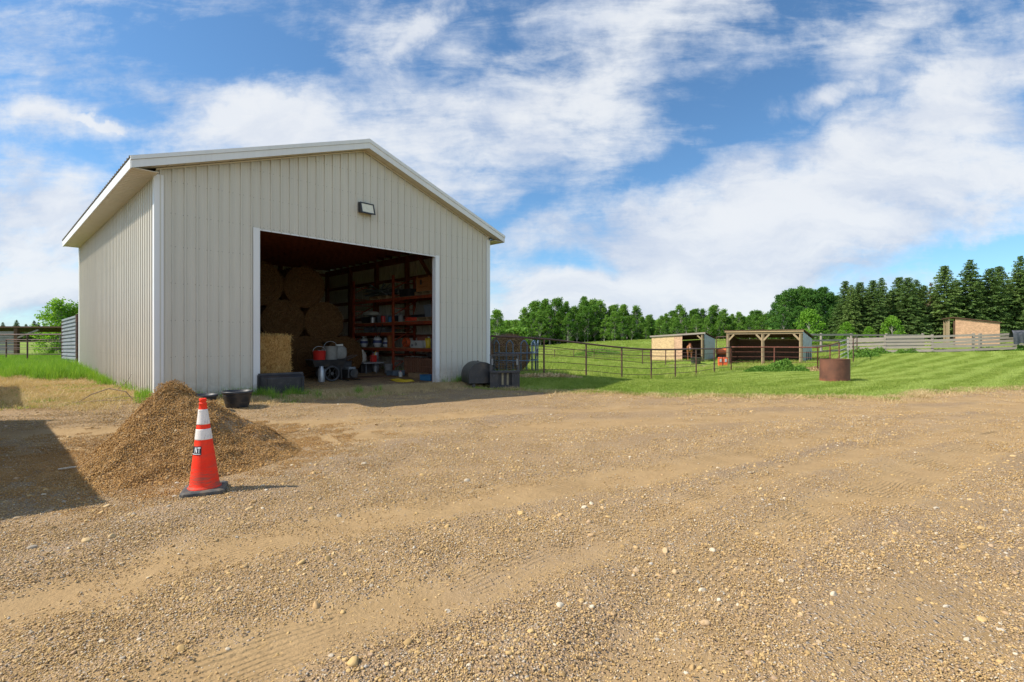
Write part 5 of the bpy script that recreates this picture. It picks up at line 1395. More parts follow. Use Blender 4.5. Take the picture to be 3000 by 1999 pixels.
mb = MB(); mb.lathe([(0, 0), (.10, 0), (.105, .02), (.105, .34), (.08, .42), (.06, .45), (.065, .50), (0, .505)], n=18); mb.build('can_body', M_GALV, t, smooth=True); mb = MB(); mb.pipe([(.1, 0, .33), (.15, 0, .36), (.11, 0, .40)], .01, 6); mb.build('handle', M_GALV, t)
t = floor_thing('dark_engine', 'dark small engine on a frame on the floor behind the yard cart', 'engine', 5.85, 2.55)
mb = MB(); mb.box((0, 0, .22), (.35, .4, .28)); mb.build('engine_block', M_BLACK, t, bevel=.02)
mb = MB(); mb.lathe([(0, -.05), (.14, -.05), (.14, .05), (0, .05)], axis='Y', c=(0, -.24, .24), n=18); mb.build('fan_housing', M_BLACK, t); mb = MB(); mb.box((0, 0, .40), (.26, .3, .08)); mb.build('fuel_tank', M_GREYPL, t, bevel=.02)
mb = MB()
for sx in (-.2, .2): mb.pipe([(sx, -.3, .02), (sx, .3, .02), (sx, .3, .10)], .016, 6)
mb.build('skid_frame', M_BLACK, t)
# plank and rope on the floor by the opening
t = floor_thing('scrap_planks', 'dark ragged planks lying flat on the floor before the grey table', 'boards', 6.75, 2.9, rz=R(80)); mb = MB()
mb.box((0, 0, .02), (.3, 1.9, .03), (0, 0, .05)); mb.box((.3, .2, .02), (.2, 1.4, .03), (0, 0, -.08)); mb.build('plank', M_DARKWOOD, t)
t = floor_thing('extension_cord', 'yellow cord coiled in loose loops on the ground inside the right door trim', 'cord', 7.0, 1.2)
mb = MB(); pts = []
for i in range(170):
    a = i * .37; r = .22 + .12 * math.sin(i * .21) + .05 * math.sin(i * .73); pts.append((r * 1.0 * math.cos(a) + .05 * math.sin(i * .1), r * 1.5 * math.sin(a), .015 + .028 * (i / 170) + .012 * math.sin(i * 1.7)))
mb.pipe(pts, .011, 6); mb.build('cord_loops', M_YELPL, t, smooth=True)

# ------------------------------------------------------------------ traffic cone
def traffic_cone():
    cx, cy = -3.05, 5.02
    t = empty('traffic_cone', (cx, cy, g1(cx, cy) + .012), R(14), 'tall orange traffic cone with two white bands on a black base', 'traffic cone')
    t.rotation_euler = (0, R(-1.0), R(24))
    m, nt, b = new_mat('cone_orange_plastic')
    o = nt.obj(); sp = nt.n.new('ShaderNodeSeparateXYZ'); nt.put(sp.inputs[0], o)
    n = nt.noise(nt.mapping(o, (4, 4, 28)), 1.2, 7, .75); n2 = nt.noise(o, 5, 5, .6)
    c = nt.ramp(n2, [(.3, (.84, .028, .008)), (.7, (.95, .050, .016))])
    low = nt.maprange(sp.outputs[2], .34, .04)
    f = nt.m('MULTIPLY', nt.maprange(n, .42, .64), nt.m('ADD', nt.m('MULTIPLY', low, .85), .18))
    c = nt.mix(f, c, (.20, .10, .07, 1)); nt.put(b.inputs['Base Color'], c); b.inputs['Roughness'].default_value = .6
    b.inputs['Specular IOR Level'].default_value = .2
    m2, nt, b = new_mat('cone_white_band')
    o = nt.obj(); n = nt.noise(nt.mapping(o, (26, 26, 9)), 1.3, 8, .8); f = nt.maprange(n, .52, .66, 0, .75)
    nt.put(b.inputs['Base Color'], nt.mix(f, (.74, .68, .62, 1), (.16, .14, .13, 1))); b.inputs['Roughness'].default_value = .5
    # base: square with cut corners
    s, h = .19, .045; cc = .035
    def ring(s, cc, z): return [(s - cc, -s, z), (s, -s + cc, z), (s, s - cc, z), (s - cc, s, z), (-s + cc, s, z), (-s, s - cc, z), (-s, -s + cc, z), (-s + cc, -s, z)]
    mb = MB(); V = ring(s, cc, 0) + ring(s, cc, h * .7) + ring(s - .018, cc, h); F = [tuple(range(8))[::-1], tuple(range(16, 24))]
    for r in (0, 8): F += [(r + i, r + (i + 1) % 8, r + 8 + (i + 1) % 8, r + 8 + i) for i in range(8)]
    mb.add(V, F); mb.build('rubber_base', M_RUBBER, t, bevel=.004)
    def cr(z): return .134 + (.032 - .134) * (z - .045) / (.865 - .045)
    mb = MB(); mb.lathe([(.150, .040), (.148, .052), (.136, .062)] + [(cr(z), z) for z in np.linspace(.075, .86, 22)] + [(.034, .862), (.0365, .866), (.0365, .872), (.029, .878), (.027, .888), (.031, .893), (.033, .90), (.033, .914), (.030, .920), (.020, .920), (.018, .86)], n=48); mb.build('cone_body', m, t, smooth=True)
    for z0, z1 in ((.519, .621), (.667, .812)):
        mb = MB(); mb.lathe([(cr(z0), z0 - .001), (cr(z0) + .0022, z0)] + [(cr(z) + .0022, z) for z in np.linspace(z0 + .01, z1 - .01, 5)] + [(cr(z1) + .0022, z1), (cr(z1), z1 + .001)], n=48); mb.f = mb.f[:-2]
        mb.build('reflective_band', m2, t, smooth=True)
    # sticker wrapped on the cone, letters N T and a rule below
    def pt(a, z, off): r = cr(z) + off; return (r * math.cos(a), r * math.sin(a), z)
    a1 = R(264); a0 = a1 - R(82); zc = .505
    def patch(mb, aa, ab, za, zb_, off, slant=0.0, n=10):
        k = len(mb.v); vs = []
        for i in range(n + 1):
            a = aa + (ab - aa) * i / n; vs += [pt(a + slant * 0, za, off), pt(a + slant, zb_, off)]
        mb.add(vs, [(2 * i, 2 * i + 2, 2 * i + 3, 2 * i + 1) for i in range(n)])
    mb = MB(); patch(mb, a0, a1, .376, .460, .0028); st = mb.build('sticker', pmat('sticker_black', (.02, .025, .03), .5, .2, 5), t)
    mb = MB(); W_ = R(17); off = .0040
    xT0 = a1 - R(5) - W_
    patch(mb, xT0, xT0 + W_, .440, .452, off); patch(mb, xT0 + W_ * .38, xT0 + W_ * .62, .398, .440, off)
    xN0 = xT0 - R(4) - W_
    patch(mb, xN0, xN0 + W_ * .24, .398, .452, off); patch(mb, xN0 + W_ * .76, xN0 + W_, .398, .452, off)
    mb.add([pt(xN0 + W_ * .24, .452, off), pt(xN0 + W_ * .24, .434, off), pt(xN0 + W_ * .76, .398, off), pt(xN0 + W_ * .76, .416, off)], [(0, 1, 2, 3)])
    patch(mb, a0 + R(12), a1 - R(5), .3835, .3895, off)
    mb.build('lettering', pmat('sticker_white', (.75, .76, .77), .5, .05, 5), st)
traffic_cone()

# ------------------------------------------------------------------ attachments at the right barn corner
def skid_attachments():
    x, y = .985 * -1 + .35, 15.75
    x, y = -1.06, 15.95; z = g1(x, y)
    t = empty('steel_tank', (x, y, z), R(-72), 'black half-round steel tank lying on skids before the right corner of the barn', 'tank')
    mb = MB(); n = 24; r = .44; L = 1.05; prof = []
    for i in range(n + 1):
        a = R(-12) + R(204) * i / n; prof.append((r * math.cos(a), .34 + r * math.sin(a)))
    prof = [(prof[0][0], .12)] + prof + [(prof[-1][0], .12)]
    V = [(-L / 2, p[0], p[1]) for p in prof] + [(L / 2, p[0], p[1]) for p in prof]; m = len(prof)
    F = [tuple(range(m))[::-1], tuple(range(m, 2 * m))] + [(i, i + 1, i + 1 + m, i + m) for i in range(m - 1)] + [(m - 1, 0, m, 2 * m - 1)]
    mb.add(V, F); mb.build('tank_shell', M_BLACK, t, bevel=.012)
    mb = MB(); mb.box((0, -.3, .06), (1.25, .09, .10)); mb.box((0, .3, .06), (1.25, .09, .10)); mb.build('skid_rails', M_BLACK, t)
    mb = MB(); mb.pipe([(-.25, 0, .70), (-.2, 0, .76), (-.05, 0, .785), (.25, 0, .74), (.52, 0, .66)], .018, 8); mb.pipe([(-.08, 0, .72), (-.08, 0, .80)], .03, 10); mb.build('hose', M_RUBBER, t)
    mb = MB(); mb.box((.40, -.405, .42), (.06, .02, .05)); mb.build('tag_plate', M_WHITEPL, t)
    x, y = -.22, 15.35; z = g1(x, y)
    t = empty('pallet_fork_frame', (x, y, z), R(6), 'black steel pallet-fork carriage with a mesh backrest standing beside the half-round tank', 'loader attachment')
    W = .90
    for sx in (-1, 1): mb = MB(); mb.add([(sx * W / 2 - sx * 0, -.06, 0), (sx * (W / 2 - .24), -.06, 0), (sx * (W / 2 - .24), -.06, .46), (sx * W / 2, -.06, .46), (sx * W / 2, .10, 0), (sx * (W / 2 - .24), .10, 0), (sx * (W / 2 - .24), .06, .46), (sx * W / 2, .06, .46)],
               [(0, 1, 2, 3), (7, 6, 5, 4), (0, 4, 5, 1), (3, 2, 6, 7), (0, 3, 7, 4), (1, 5, 6, 2)]); mb.build('mount_plate', M_BLACK, t)
    mb = MB(); mb.box((0, -.02, .05), (W - .44, .12, .10)); mb.box((0, -.03, .50), (W + .02, .18, .06)); mb.build('cross_beam', M_BLACK, t, bevel=.006)
    for sx in (-1, 1): mb = MB(); mb.box((sx * .33, -.075, .37), (.06, .03, .06)); mb.build('latch_block', M_BLACKPL, t)
    mb = MB(); mb.bar((-W / 2 + .03, .02, .53), (-W / 2 + .04, .06, .98), .07, .05); mb.bar((W / 2 - .03, .02, .53), (W / 2 - .04, .06, .98), .07, .05); mb.box((0, .07, 1.0), (W + .0, .07, .045)); mb.build('guard_frame', M_BLACK, t)
    mb = MB()
    for i in range(9): mb.pipe([(-W / 2 + .08 + i * .093, .03, .53), (-W / 2 + .08 + i * .093, .065, .98)], .007, 5)
    for j in range(5): mb.pipe([(-W / 2 + .05, .035 + .006 * j, .60 + j * .085), (W / 2 - .05, .035 + .006 * j, .60 + j * .085)], .007, 5)
    mb.build('mesh_guard', M_BLACK, t)
    mb = MB()
    for sx in (-.38, .38): mb.box((sx, -.01, .80), (.055, .012, .19))
    mb.build('reflector_strip', pmat('pale_strip', (.22, .22, .21), .6), t)
    mb = MB()
    for sx in (-.06, .10): mb.bar((sx, .10, .04), (sx, .10, .46), .06, .03)
    mb.build('fork_shank', pmat('worn_fork_steel', (.34, .29, .18), .6, .3, 9), t)
    mb = MB(); mb.box((0, .13, .25), (W - .46, .02, .42)); mb.build('back_plate', M_BLACK, t)
skid_attachments()

# round feeder with a bale behind the barn corner
fx, fy = .05, 20.9; fz = g1(fx, fy)
t = round_bale('feeder_round_bale', .80, 1.3, bale_mat('feeder_hay', (.26, .17, .09)), 9); t.rotation_euler = (R(90), 0, R(20)); t.location = (fx - .15, fy, fz + .95)
t.matrix_world = Matrix.Translation((fx - .2, fy, fz + .82)) @ Matrix.Rotation(R(10), 4, 'Z')
tag(t, 'weathered round bale in the blue tube feeder right behind the barn corner', 'hay bale')
def feeder():
    t = empty('bale_feeder', (fx, fy - .1, fz), 0, 'round blue steel tube feeder around the bale behind the barn corner', 'feeder')
    r = 1.02
    for z in (.08, .55, .85):
        mb = MB(); mb.pipe([(r * math.cos(a), r * math.sin(a), z) for a in np.linspace(0, 6.283, 40)], .02, 6, False); mb.build('ring', M_BLUEPIPE, t, smooth=True)
    for k in range(11):
        a = k * 2 * math.pi / 11; da = .13
        p = lambda aa, z, rr=r: (rr * math.cos(aa), rr * math.sin(aa), z)
        pts = [p(a - da, .08), p(a - da, 1.20)] + [p(a - da + 2 * da * q, 1.20 + .14 * math.sin(math.pi * q)) for q in np.linspace(.1, .9, 7)] + [p(a + da, 1.20), p(a + da, .08)]
        mb = MB(); mb.pipe(pts, .021, 8); mb.build('loop', M_BLUEPIPE, t, smooth=True)
feeder()

# ------------------------------------------------------------------ pipe fences
def pipe_fence(name, pts, label, zs, rails=4, r_top=.036, r_post=.034, r_rail=.013, mat=M_RUSTPIPE, cat='pipe fence', tops=None, low=.22, H=1.33, mats=None, posts=None):
    x0, y0 = pts[0]; t = empty(name, (x0, y0, g1(x0, y0)), 0, label, cat); base = t.location.copy()
    G = [Vector((x, y, (g1(x, y) if zs is None else zs[i]))) - base for i, (x, y) in enumerate(pts)]
    T = [g + Vector((0, 0, H if tops is None else tops[i] - base.z - g.z)) for i, g in enumerate(G)]
    for i, (g, tp) in enumerate(zip(G, T)):
        if posts is not None and i not in posts: continue
        mb = MB(); mb.pipe([g - Vector((0, 0, .2)), tp], r_post, 10); mb.build('post', mat if mats is None else mats[i], t, smooth=False)
    def dense(P):
        out = []
        for i in range(len(P) - 1):
            for k in range(5):
                q = k / 5; a = P[max(i - 1, 0)]; b = P[i]; c = P[i + 1]; d = P[min(i + 2, len(P) - 1)]
                out.append(.5 * ((2 * b) + (c - a) * q + (2 * a - 5 * b + 4 * c - d) * q * q + (3 * b - a - 3 * c + d) * q ** 3))
        return out + [P[-1]]
    mb = MB(); mb.pipe(dense(T) if len(T) > 2 else T, r_top, 8); mb.build('top_rail', mat, t, smooth=True)
    for k in range(rails):
        f = low / H + (1 - low / H) * k / rails
        P = [g + (tp - g) * f + Vector((0, 0, RS.normal() * .012)) for g, tp in zip(G, T)]
        mb = MB(); mb.pipe(dense(P) if len(P) > 2 else P, r_rail, 6); mb.build('rail', mat, t, smooth=True)
    return t
FP = [(-.77, 18.2), (1.20, 19.0), (3.02, 20.6), (4.69, 21.6), (6.25, 22.7), (7.75, 24.0), (9.36, 25.7), (11.2, 28.0), (13.0, 30.0)]
FT = [1.68, 1.58, 1.39, 1.22, 1.12, 1.095, 1.10, 1.07, 1.135]
pipe_fence('pipe_fence', FP, 'dark brown pipe fence curving from the barn corner around the pasture to the open shelter', None, tops=FT)
pipe_fence('pipe_fence', [(13.0, 30.0), (15.2, 29.3), (17.05, 28.2)], 'reddish pipe fence section in front of the open shelter', None, tops=[1.135, 1.14, 1.14], mat=M_RUSTPIPE2)
pipe_fence('pipe_fence', [(17.05, 28.2), (18.3, 29.1), (19.6, 30.3)], 'short rusty pipe fence section rising behind the rusted culvert ring', None, tops=[1.14, 1.27, 1.42], mat=M_RUSTPIPE2)
pipe_fence('farm_gate', [(19.6, 30.3), (22.2, 33.4)], 'grey tube gate between the rusty fence and the board fence', None, tops=[1.42, 1.62], mat=M_GREYPIPE, cat='gate', rails=5, r_top=.025, r_rail=.018, r_post=.022)
pipe_fence('pipe_fence', [(22.4, 33.2), (24.9, 36.5)], 'dark pipe fence section beside the grey gate, under a red cap rail', None, tops=[1.66, 1.80], mat=M_RUSTPIPE, rails=4)
pipe_fence('low_pipe_fence', [(-2, 54), (2.7, 55), (4.6, 54.5), (6.6, 54), (8.6, 53), (10.8, 50), (13, 47.5)], 'low distant pipe fence crossing the pasture before the poplars', None, H=.95, rails=3, r_top=.03, r_post=.035, r_rail=.018, mat=M_RUSTPIPE)
pipe_fence('low_pipe_fence', [(9.8, 38), (11.0, 36.2), (12.6, 34.6)], 'dark inner pipe fence section left of the open shelter', None, H=1.3, rails=4, mat=M_RUSTPIPE)
# fence behind the shed gap (dark panels)
pipe_fence('corral_panel', [(18.6, 46.0), (21.8, 45.0)], 'dark corral panel in the gap between the shed and the open shelter', None, H=1.9, rails=5, mat=M_RUSTPIPE, cat='corral panel')

# ------------------------------------------------------------------ board fences
def board_fence(name, pts, label, H, zs=None, boards=5, bh=.14, sag=.02, skip=(), cat='board fence', mat=M_GREYWOOD_H, pw=.16, top=None):
    x0, y0 = pts[0]; t = empty(name, (x0, y0, g1(x0, y0)), 0, label, cat); base = t.location.copy()
    G = [Vector((x, y, g1(x, y))) - base for x, y in pts]
    HH = [H if top is None else top - base.z - g.z for g in G]
    for g, H in zip(G, HH):
        mb = MB(); mb.box((g.x, g.y, g.z + H / 2), (pw, pw, H + .16), (0, R(RS.normal() * 1.0), math.atan2(pts[1][1] - y0, pts[1][0] - x0))); mb.build('post', M_GREYWOOD, t, bevel=.012)
    for i in range(len(G) - 1):
        a, b = G[i], G[i + 1]; d = (b - a).normalized(); nrm = Vector((-d.y, d.x, 0)); s = -1 if nrm.y > 0 else 1
        for k in range(boards):
            if (i, k) in skip: continue
            z = .22 + (HH[i] - .30) * k / (boards - 1); z2 = .22 + (HH[i + 1] - .30) * k / (boards - 1)
            off = nrm * s * (pw / 2 + .022)
            mb = MB(); mb.bar(a + off + Vector((0, 0, z + RS.normal() * sag)) - d * .08, b + off + Vector((0, 0, z2 + RS.normal() * sag)) + d * .06, .04, bh * RS.uniform(.85, 1.1)); mb.build('rail_board', mat, t)
    return t
BF = [(27.6, 42.4), (28.7, 39.6), (29.9, 36.8), (31.3, 34.6), (32.4, 32.3)]
board_fence('board_fence', [(27.0, 40.6), (28.7, 38.9), (31.0, 37.3), (33.2, 36.4), (35.4, 35.6)], 'grey weathered board fence with five rails along the top of the mown lawn', 1.32, boards=5, bh=.18, sag=.03)
board_fence('board_fence', [(22.5, 42), (24.6, 43.5), (27.5, 45), (31, 46.2), (34.5, 46.6), (38, 46.8)], 'grey board fence standing further back in front of the spruces', 1.25, boards=4, bh=.16, top=2.12)
board_fence('plank_gate', [(34.8, 37.6), (37.6, 37.0)], 'grey board panel section by the right end of the fence with a tarp over it', 1.30, boards=5, bh=.13, cat='fence panel')
t = empty('grey_tarp', (35.3, 35.0, g1(35.3, 35.0) + .52), 0, 'dark grey tarp draped over the board fence near its right end', 'tarp')
mb = MB(); W_ = 12
vs = []; fs = []
for i in range(W_ + 1):
    for j, (dy, z) in enumerate(((-.16, -.0), (-.17, .35), (-.15, .72), (-.05, .93), (.12, .90), (.20, .45))):
        vs.append((-.75 + 1.0 * i / W_ + .01 * math.sin(i * 2 + j), dy + .03 * math.sin(i * 1.3 + j), z - .05 * math.sin(i * .7) * (j < 2)))
for i in range(W_):
    for j in range(5): k = i * 6 + j; fs.append((k, k + 6, k + 7, k + 1))
mb.add(vs, fs); mb.build('cloth', pmat('grey_cloth', (.10, .105, .12), .9, .3, 8), t, smooth=True)
MB().pipe([(-.75, -.14, .93), (.25, -.14, .94)], .014, 5).build('rope', M_BLACKPL, t)
pipe_fence('red_gate', [(36.3, 35.2), (38.6, 34.6)], 'rust-red pipe gate at the right edge beyond the board fence', None, H=1.25, rails=4, mat=M_RUSTPIPE2, cat='gate')

# ------------------------------------------------------------------ shelters
def open_shelter():
    FL, FR, BR = Vector((16.3, 38.4, 0)), Vector((20.1, 35.0, 0)), Vector((21.85, 36.9, 0)); BLc = FL + (BR - FR)
    t = empty('open_shelter', (FL.x, FL.y, g1(FL.x, FL.y)), 0, 'open-fronted two-bay timber animal shelter with a corrugated metal end wall', 'shelter'); o = t.location.copy()
    def V(p, z): return Vector((p.x - o.x, p.y - o.y, z - o.z))
    zf, zbk = 2.17, 1.66; d = (FR - FL).normalized(); n = (BR - FR).normalized()
    gl, gr = g1(FL.x, FL.y) - .05, g1(FR.x, FR.y) - .05; gb = min(g1(BR.x, BR.y), g1(BLc.x, BLc.y)) - .1
    mid = (FL + FR) / 2
    for p, g in ((FL + d * .1, gl), (mid, (gl + gr) / 2), (FR - d * .1, gr)):
        mb = MB(); mb.bar(V(p, g), V(p, zf - .12), .15, .15); mb.build('post', M_POSTWOOD, t)
    for p, ss in ((FL + d * .1, (1,)), (mid, (-1, 1)), (FR - d * .1, (-1,))):
        for s in ss: mb = MB(); mb.bar(V(p, zf - .62) + d * s * .05, V(p, zf - .18) + d * s * .45, .10, .12); mb.build('corner_brace', M_POSTWOOD, t)
    mb = MB(); mb.bar(V(FL - d * .02, zf - .08), V(FR + d * .02, zf - .08), .12, .17); mb.build('header_beam', M_POSTWOOD, t)
    mb = MB(); q = -n * .12; mb.bar(V(FL - d * .1, zf + .05) + q, V(FR + d * .1, zf + .05) + q, .05, .13); mb.build('fascia_board', M_NEWWOOD, t)
    mb = MB(); mb.slab([V(FL - d * .15, zf + .09) - n * .18, V(FR + d * .15, zf + .09) - n * .18, V(BR + d * .15, zbk + .08) + n * .1, V(BLc - d * .15, zbk + .08) + n * .1], .05); mb.build('roof', M_DARKWOOD, t)
    mb = MB(); mb.slab([V(BLc, gb), V(BR, gb), V(BR, zbk + .02), V(BLc, zbk + .02)], .04); mb.build('back_wall', M_DARKWOOD, t)
    mb = MB(); mb.slab([V(FL, gl - .1), V(BLc, gb), V(BLc, zbk), V(FL, zf)], -.04); mb.build('side_wall', M_DARKWOOD, t)
    # corrugated end wall
    mb = MB(); N = 40
    for i in range(N + 1):
        f = i / N; p = FR + (BR - FR) * f + d * (.03 + (.012 if i % 2 else 0)); mb.v += [tuple(V(p, gr + (gb - gr) * f)), tuple(V(p, zf + (zbk - zf) * f))]
    for i in range(N): mb.f.append((2 * i, 2 * i + 2, 2 * i + 3, 2 * i + 1))
    mb.build('metal_end_wall', M_GALV, t)
    mb = MB()
    for f in (.35, .55, .75): p = FR + (BR - FR) * f + d * .07; mb.bar(V(p, gr), V(p, .75), .05, .02)
    mb.build('end_slat', M_BLACKPL, t)
    for k in range(5):
        z = .1 + k * .38; mb = MB(); mb.bar(V(BLc, z) - n * .06 + d * .1, V(BR, z) - n * .06 - d * .1, .04, .10); mb.build('inner_rail', M_POSTWOOD if k == 4 else M_DARKWOOD, t)
open_shelter()
def osb_shed():
    FL, FR, BR = Vector((12.5, 45.2, 0)), Vector((15.96, 42.0, 0)), Vector((17.55, 43.7, 0)); BLc = FL + (BR - FR)
    t = empty('plywood_shed', (FL.x, FL.y, g1(FL.x, FL.y)), 0, 'small lean-to shed with pale board front, a horse standing in its doorway', 'shed'); o = t.location.copy()
    def V(p, z): return Vector((p.x - o.x, p.y - o.y, z - o.z))
    d = (FR - FL).normalized(); n = (BR - FR).normalized(); L = (FR - FL).length
    zl, zr, zbr, zbl = 1.84, 2.10, 1.65, 1.42; gl, gr = g1(FL.x, FL.y) - .06, g1(FR.x, FR.y) - .06; gb = -.6
    def P(f): return FL + (FR - FL) * f
    fo = .60
    mb = MB(); a, b = P(0), P(fo * .74); z_at = lambda f: zl + (zr - zl) * f
    mb.slab([V(a, gl), V(b, gl + .1), V(b, z_at(fo * .74)), V(a, zl)], .03); mb.build('front_panel', M_OSB, t)
    a, b = P(fo * .745), P(fo); mb = MB(); mb.slab([V(a, gl), V(b, gl + .1), V(b, z_at(fo)), V(a, z_at(fo * .745))], .03); mb.build('front_panel', M_OSB2, t)
    mb = MB(); mb.bar(V(P(.965), gr), V(P(.965), zr - .05), .14, .14); mb.build('post', M_POSTWOOD, t)
    mb = MB(); mb.bar(V(P(.965), zr - .5), V(P(.88), zr - .14), .1, .1); mb.build('corner_brace', M_POSTWOOD, t)
    mb = MB(); mb.bar(V(P(-.03), zl + .06) - n * .1, V(P(1.03), zr + .06) - n * .1, .04, .13); mb.build('fascia_board', M_GREYWOOD_H, t)
    mb = MB(); mb.slab([V(P(-.03), zl + .1) - n * .12, V(P(1.03), zr + .1) - n * .12, V(BR + d * .08, zbr + .08), V(BLc - d * .08, zbl + .08)], .04); mb.build('roof', M_DARKWOOD, t)
    mb = MB(); mb.slab([V(BLc, gb), V(BR, gb), V(BR, zbr + .02), V(BLc, zbl + .02)], .04); mb.build('back_wall', M_DARKWOOD, t)
    mb = MB(); mb.slab([V(FL, gl), V(BLc, gb), V(BLc, zbl), V(FL, zl)], -.04); mb.build('side_wall', M_DARKWOOD, t)
    mb = MB(); N = 30
    for i in range(N + 1):
        f = i / N; p = FR + (BR - FR) * f + d * (.02 + (.012 if i % 2 else 0)); mb.v += [tuple(V(p, -.4)), tuple(V(p, zr + (zbr - zr) * f))]
    for i in range(N): mb.f.append((2 * i, 2 * i + 2, 2 * i + 3, 2 * i + 1))
    mb.build('metal_end_wall', M_GALV, t)
osb_shed()
def far_shed():
    FL = Vector((39.6, 46.0, 0)); t = empty('brown_shed', (FL.x, FL.y, g1(FL.x, FL.y)), R(-33), 'tan lean-to shed with a sloping roof behind the board fence, in front of the spruces', 'shed')
    z0 = -.3; L = 3.5; D = 2.6; zt = 2.62; zr = 2.12
    mb = MB(); mb.prism([(.55, z0), (L, z0), (L, zr), (.55, zt - .06)], 0, .04); mb.build('side_wall', osb_mat('tan_shingle_wall', (.55, .33, .19)), t)
    mb = MB(); mb.prism([(-.1, zt - .05), (.4, zt + .02), (L + .1, zr + .0), (L + .1, zr + .07), (.4, zt + .10), (-.1, zt + .03)], -.12, D); mb.build('roof', M_DARKWOOD, t)
    mb = MB(); mb.prism([(L - .04, z0), (L, z0), (L, zr), (L - .04, zr)], .05, D - .05); mb.build('back_wall', M_OSB, t)
    for y in (.1, 1.1, D - .2): MB().box((.1, y, zt / 2 + z0 / 2), (.13, .13, zt - z0 - .05)).build('post', M_POSTWOOD, t)
    MB().box((.48, .08, 1.1), (.12, .10, 2.5)).build('corner_post', M_DARKWOOD, t)
far_shed()

t = empty('dead_branch', (-8.2, 10.35, g1(-8.2, 10.35)), R(20), 'arched grey dead branch lying by the foot of the barn left wall', 'branch')
mb = MB(); mb.pipe([(-.55, 0, .01), (-.35, .05, .16), (-.05, .04, .27), (.25, 0, .20), (.38, -.03, .03)], [.008, .011, .012, .010, .006], 6); mb.pipe([(.1, .03, .25), (.25, .12, .42), (.3, .14, .55)], [.007, .005, .003], 5)
mb.pipe([(-.7, -.15, .02), (-.1, -.2, .05), (.5, -.12, .02)], [.007, .009, .005], 5); mb.pipe([(-.3, .2, .02), (.2, .1, .10), (.6, .15, .02)], [.006, .007, .004], 5)
mb.build('bare_twigs', wood_mat('grey_twig', (.30, .22, .15), (4, 4, 4)), t)
hx, hy = -5.02, 5.75
t = empty('pale_stick', (hx, hy, g1(hx, hy) + float(pile_h(np.array([hx]), np.array([hy]))[0][0]) + .03), R(12), 'short pale stick lying on the left flank of the gravel pile', 'stick')
mb = MB(); mb.pipe([(-.12, 0, .0), (0, .01, .012), (.13, 0, .02)], [.008, .010, .006], 6); mb.build('stick_wood', wood_mat('pale_stick_wood', (.55, .47, .36), (4, 4, 4)), t)

# rusty culvert ring on the lawn
cx, cy = 11.42, 17.9
t = empty('culvert_ring', (cx, cy, g1(cx, cy)), 0, 'rust-brown steel culvert ring standing on the mown lawn', 'fire ring')
mb = MB(); r, h = .465, .80
mb.lathe([(r, -.03), (r, h), (r - .012, h), (r - .012, -.03)], n=64); mb.f = [f for f in mb.f if len(f) == 4]; mb.f += [(3 * 64 + k, 3 * 64 + (k + 1) % 64, (k + 1) % 64, k) for k in range(64)]
mb.build('ring_wall', M_RUST, t, smooth='auto'); 
mb = MB(); mb.lathe([(r + .001, h - .02), (r + .007, h - .018), (r + .007, h + .004), (r - .016, h + .004)], n=64); mb.f = [f for f in mb.f if len(f) == 4]; mb.build('rolled_edge', M_RUST, t)

# small things in the pasture
def barrel_stack():
    x, y = 14.0, 33.6; z = g1(x, y)
    t = empty('orange_barrier', (x, y, z), R(-10), 'orange plastic barrier block standing by the fence left of the open shelter', 'barrier')
    mb = MB(); mb.box((-.16, 0, .34), (.26, .25, .68)); mb.box((.16, 0, .34), (.26, .25, .68)); mb.build('block_body', pmat('orange_plastic', (.78, .13, .04), .5, .12, 4), t, bevel=.03)
    mb = MB(); mb.box((0, 0, .35), (.05, .16, .5)); mb.build('joint', M_BLACKPL, t)
    for sx in (-.16, .16): MB().box((sx, -.128, .48), (.12, .012, .2)).build('white_patch', M_WHITEPL, t)
    t = empty('rubber_tub', (15.2 - .55, 40.3, g1(14.65, 40.3)), 0, 'black water tub in front of the shed doorway', 'tub'); pail(t, M_RUBBER, .42, .50, False)
    x, y = 17.9, 44.2
    t = empty('orange_barrel', (x, y, g1(x, y) + .7), 0, 'orange object behind the shed, seen in the gap between the two shelters', 'barrel'); mb = MB(); mb.lathe([(0, 0), (.28, 0), (.3, .05), (.3, .75), (.26, .8), (0, .8)], n=18, axis='X'); mb.build('barrel_body', pmat('orange_drum', (.7, .16, .06), .5, .12, 4), t)
    MB().box((.4, 0, -.5), (.7, .5, .4)).build('cradle', M_DARKWOOD, t)
barrel_stack()

# ------------------------------------------------------------------ left side: pipe fence, wind panel, lean-to, gate
pipe_fence('pipe_fence', [(-32, 25.0), (-27.5, 24.4), (-22.9, 23.9), (-18.1, 22.2)], 'dark pipe fence across the tall grass left of the barn', None, tops=[1.82, 1.81, 1.80, 1.80], rails=4, r_top=.035, low=.25, H=1.5)
t = empty('wind_panel', (-18.05, 21.0, g1(-18.05, 21)), 0, 'tall corrugated metal wind panel on a dark post beside the left wall of the barn', 'metal panel')
mb = MB(); pts = []
for i in range(13):
    z = .15 + i * .20; pts += [(0.0, z), (0.06, z + .03), (.06, z + .13), (0, z + .16)]
A = Vector((0, 0, 0)); Bv = Vector((-2.35, 2.0, 0)); nn = Vector((-Bv.y, Bv.x, 0)).normalized()
for (o_, z) in pts: mb.v += [tuple(A - nn * o_ * -1 + Vector((0, 0, z))), tuple(Bv - nn * o_ * -1 + Vector((0, 0, z * .96)))]
for i in range(len(pts) - 1): mb.f.append((2 * i, 2 * i + 1, 2 * i + 3, 2 * i + 2))
mb.build('corrugated_sheet', pmat('dull_steel_sheet', (.24, .26, .28), .6, .2, 6, dirt=(.12, .10, .09), dirt_amt=.5, dirt_scale=3), t)
t.scale = (1, 1, .80)
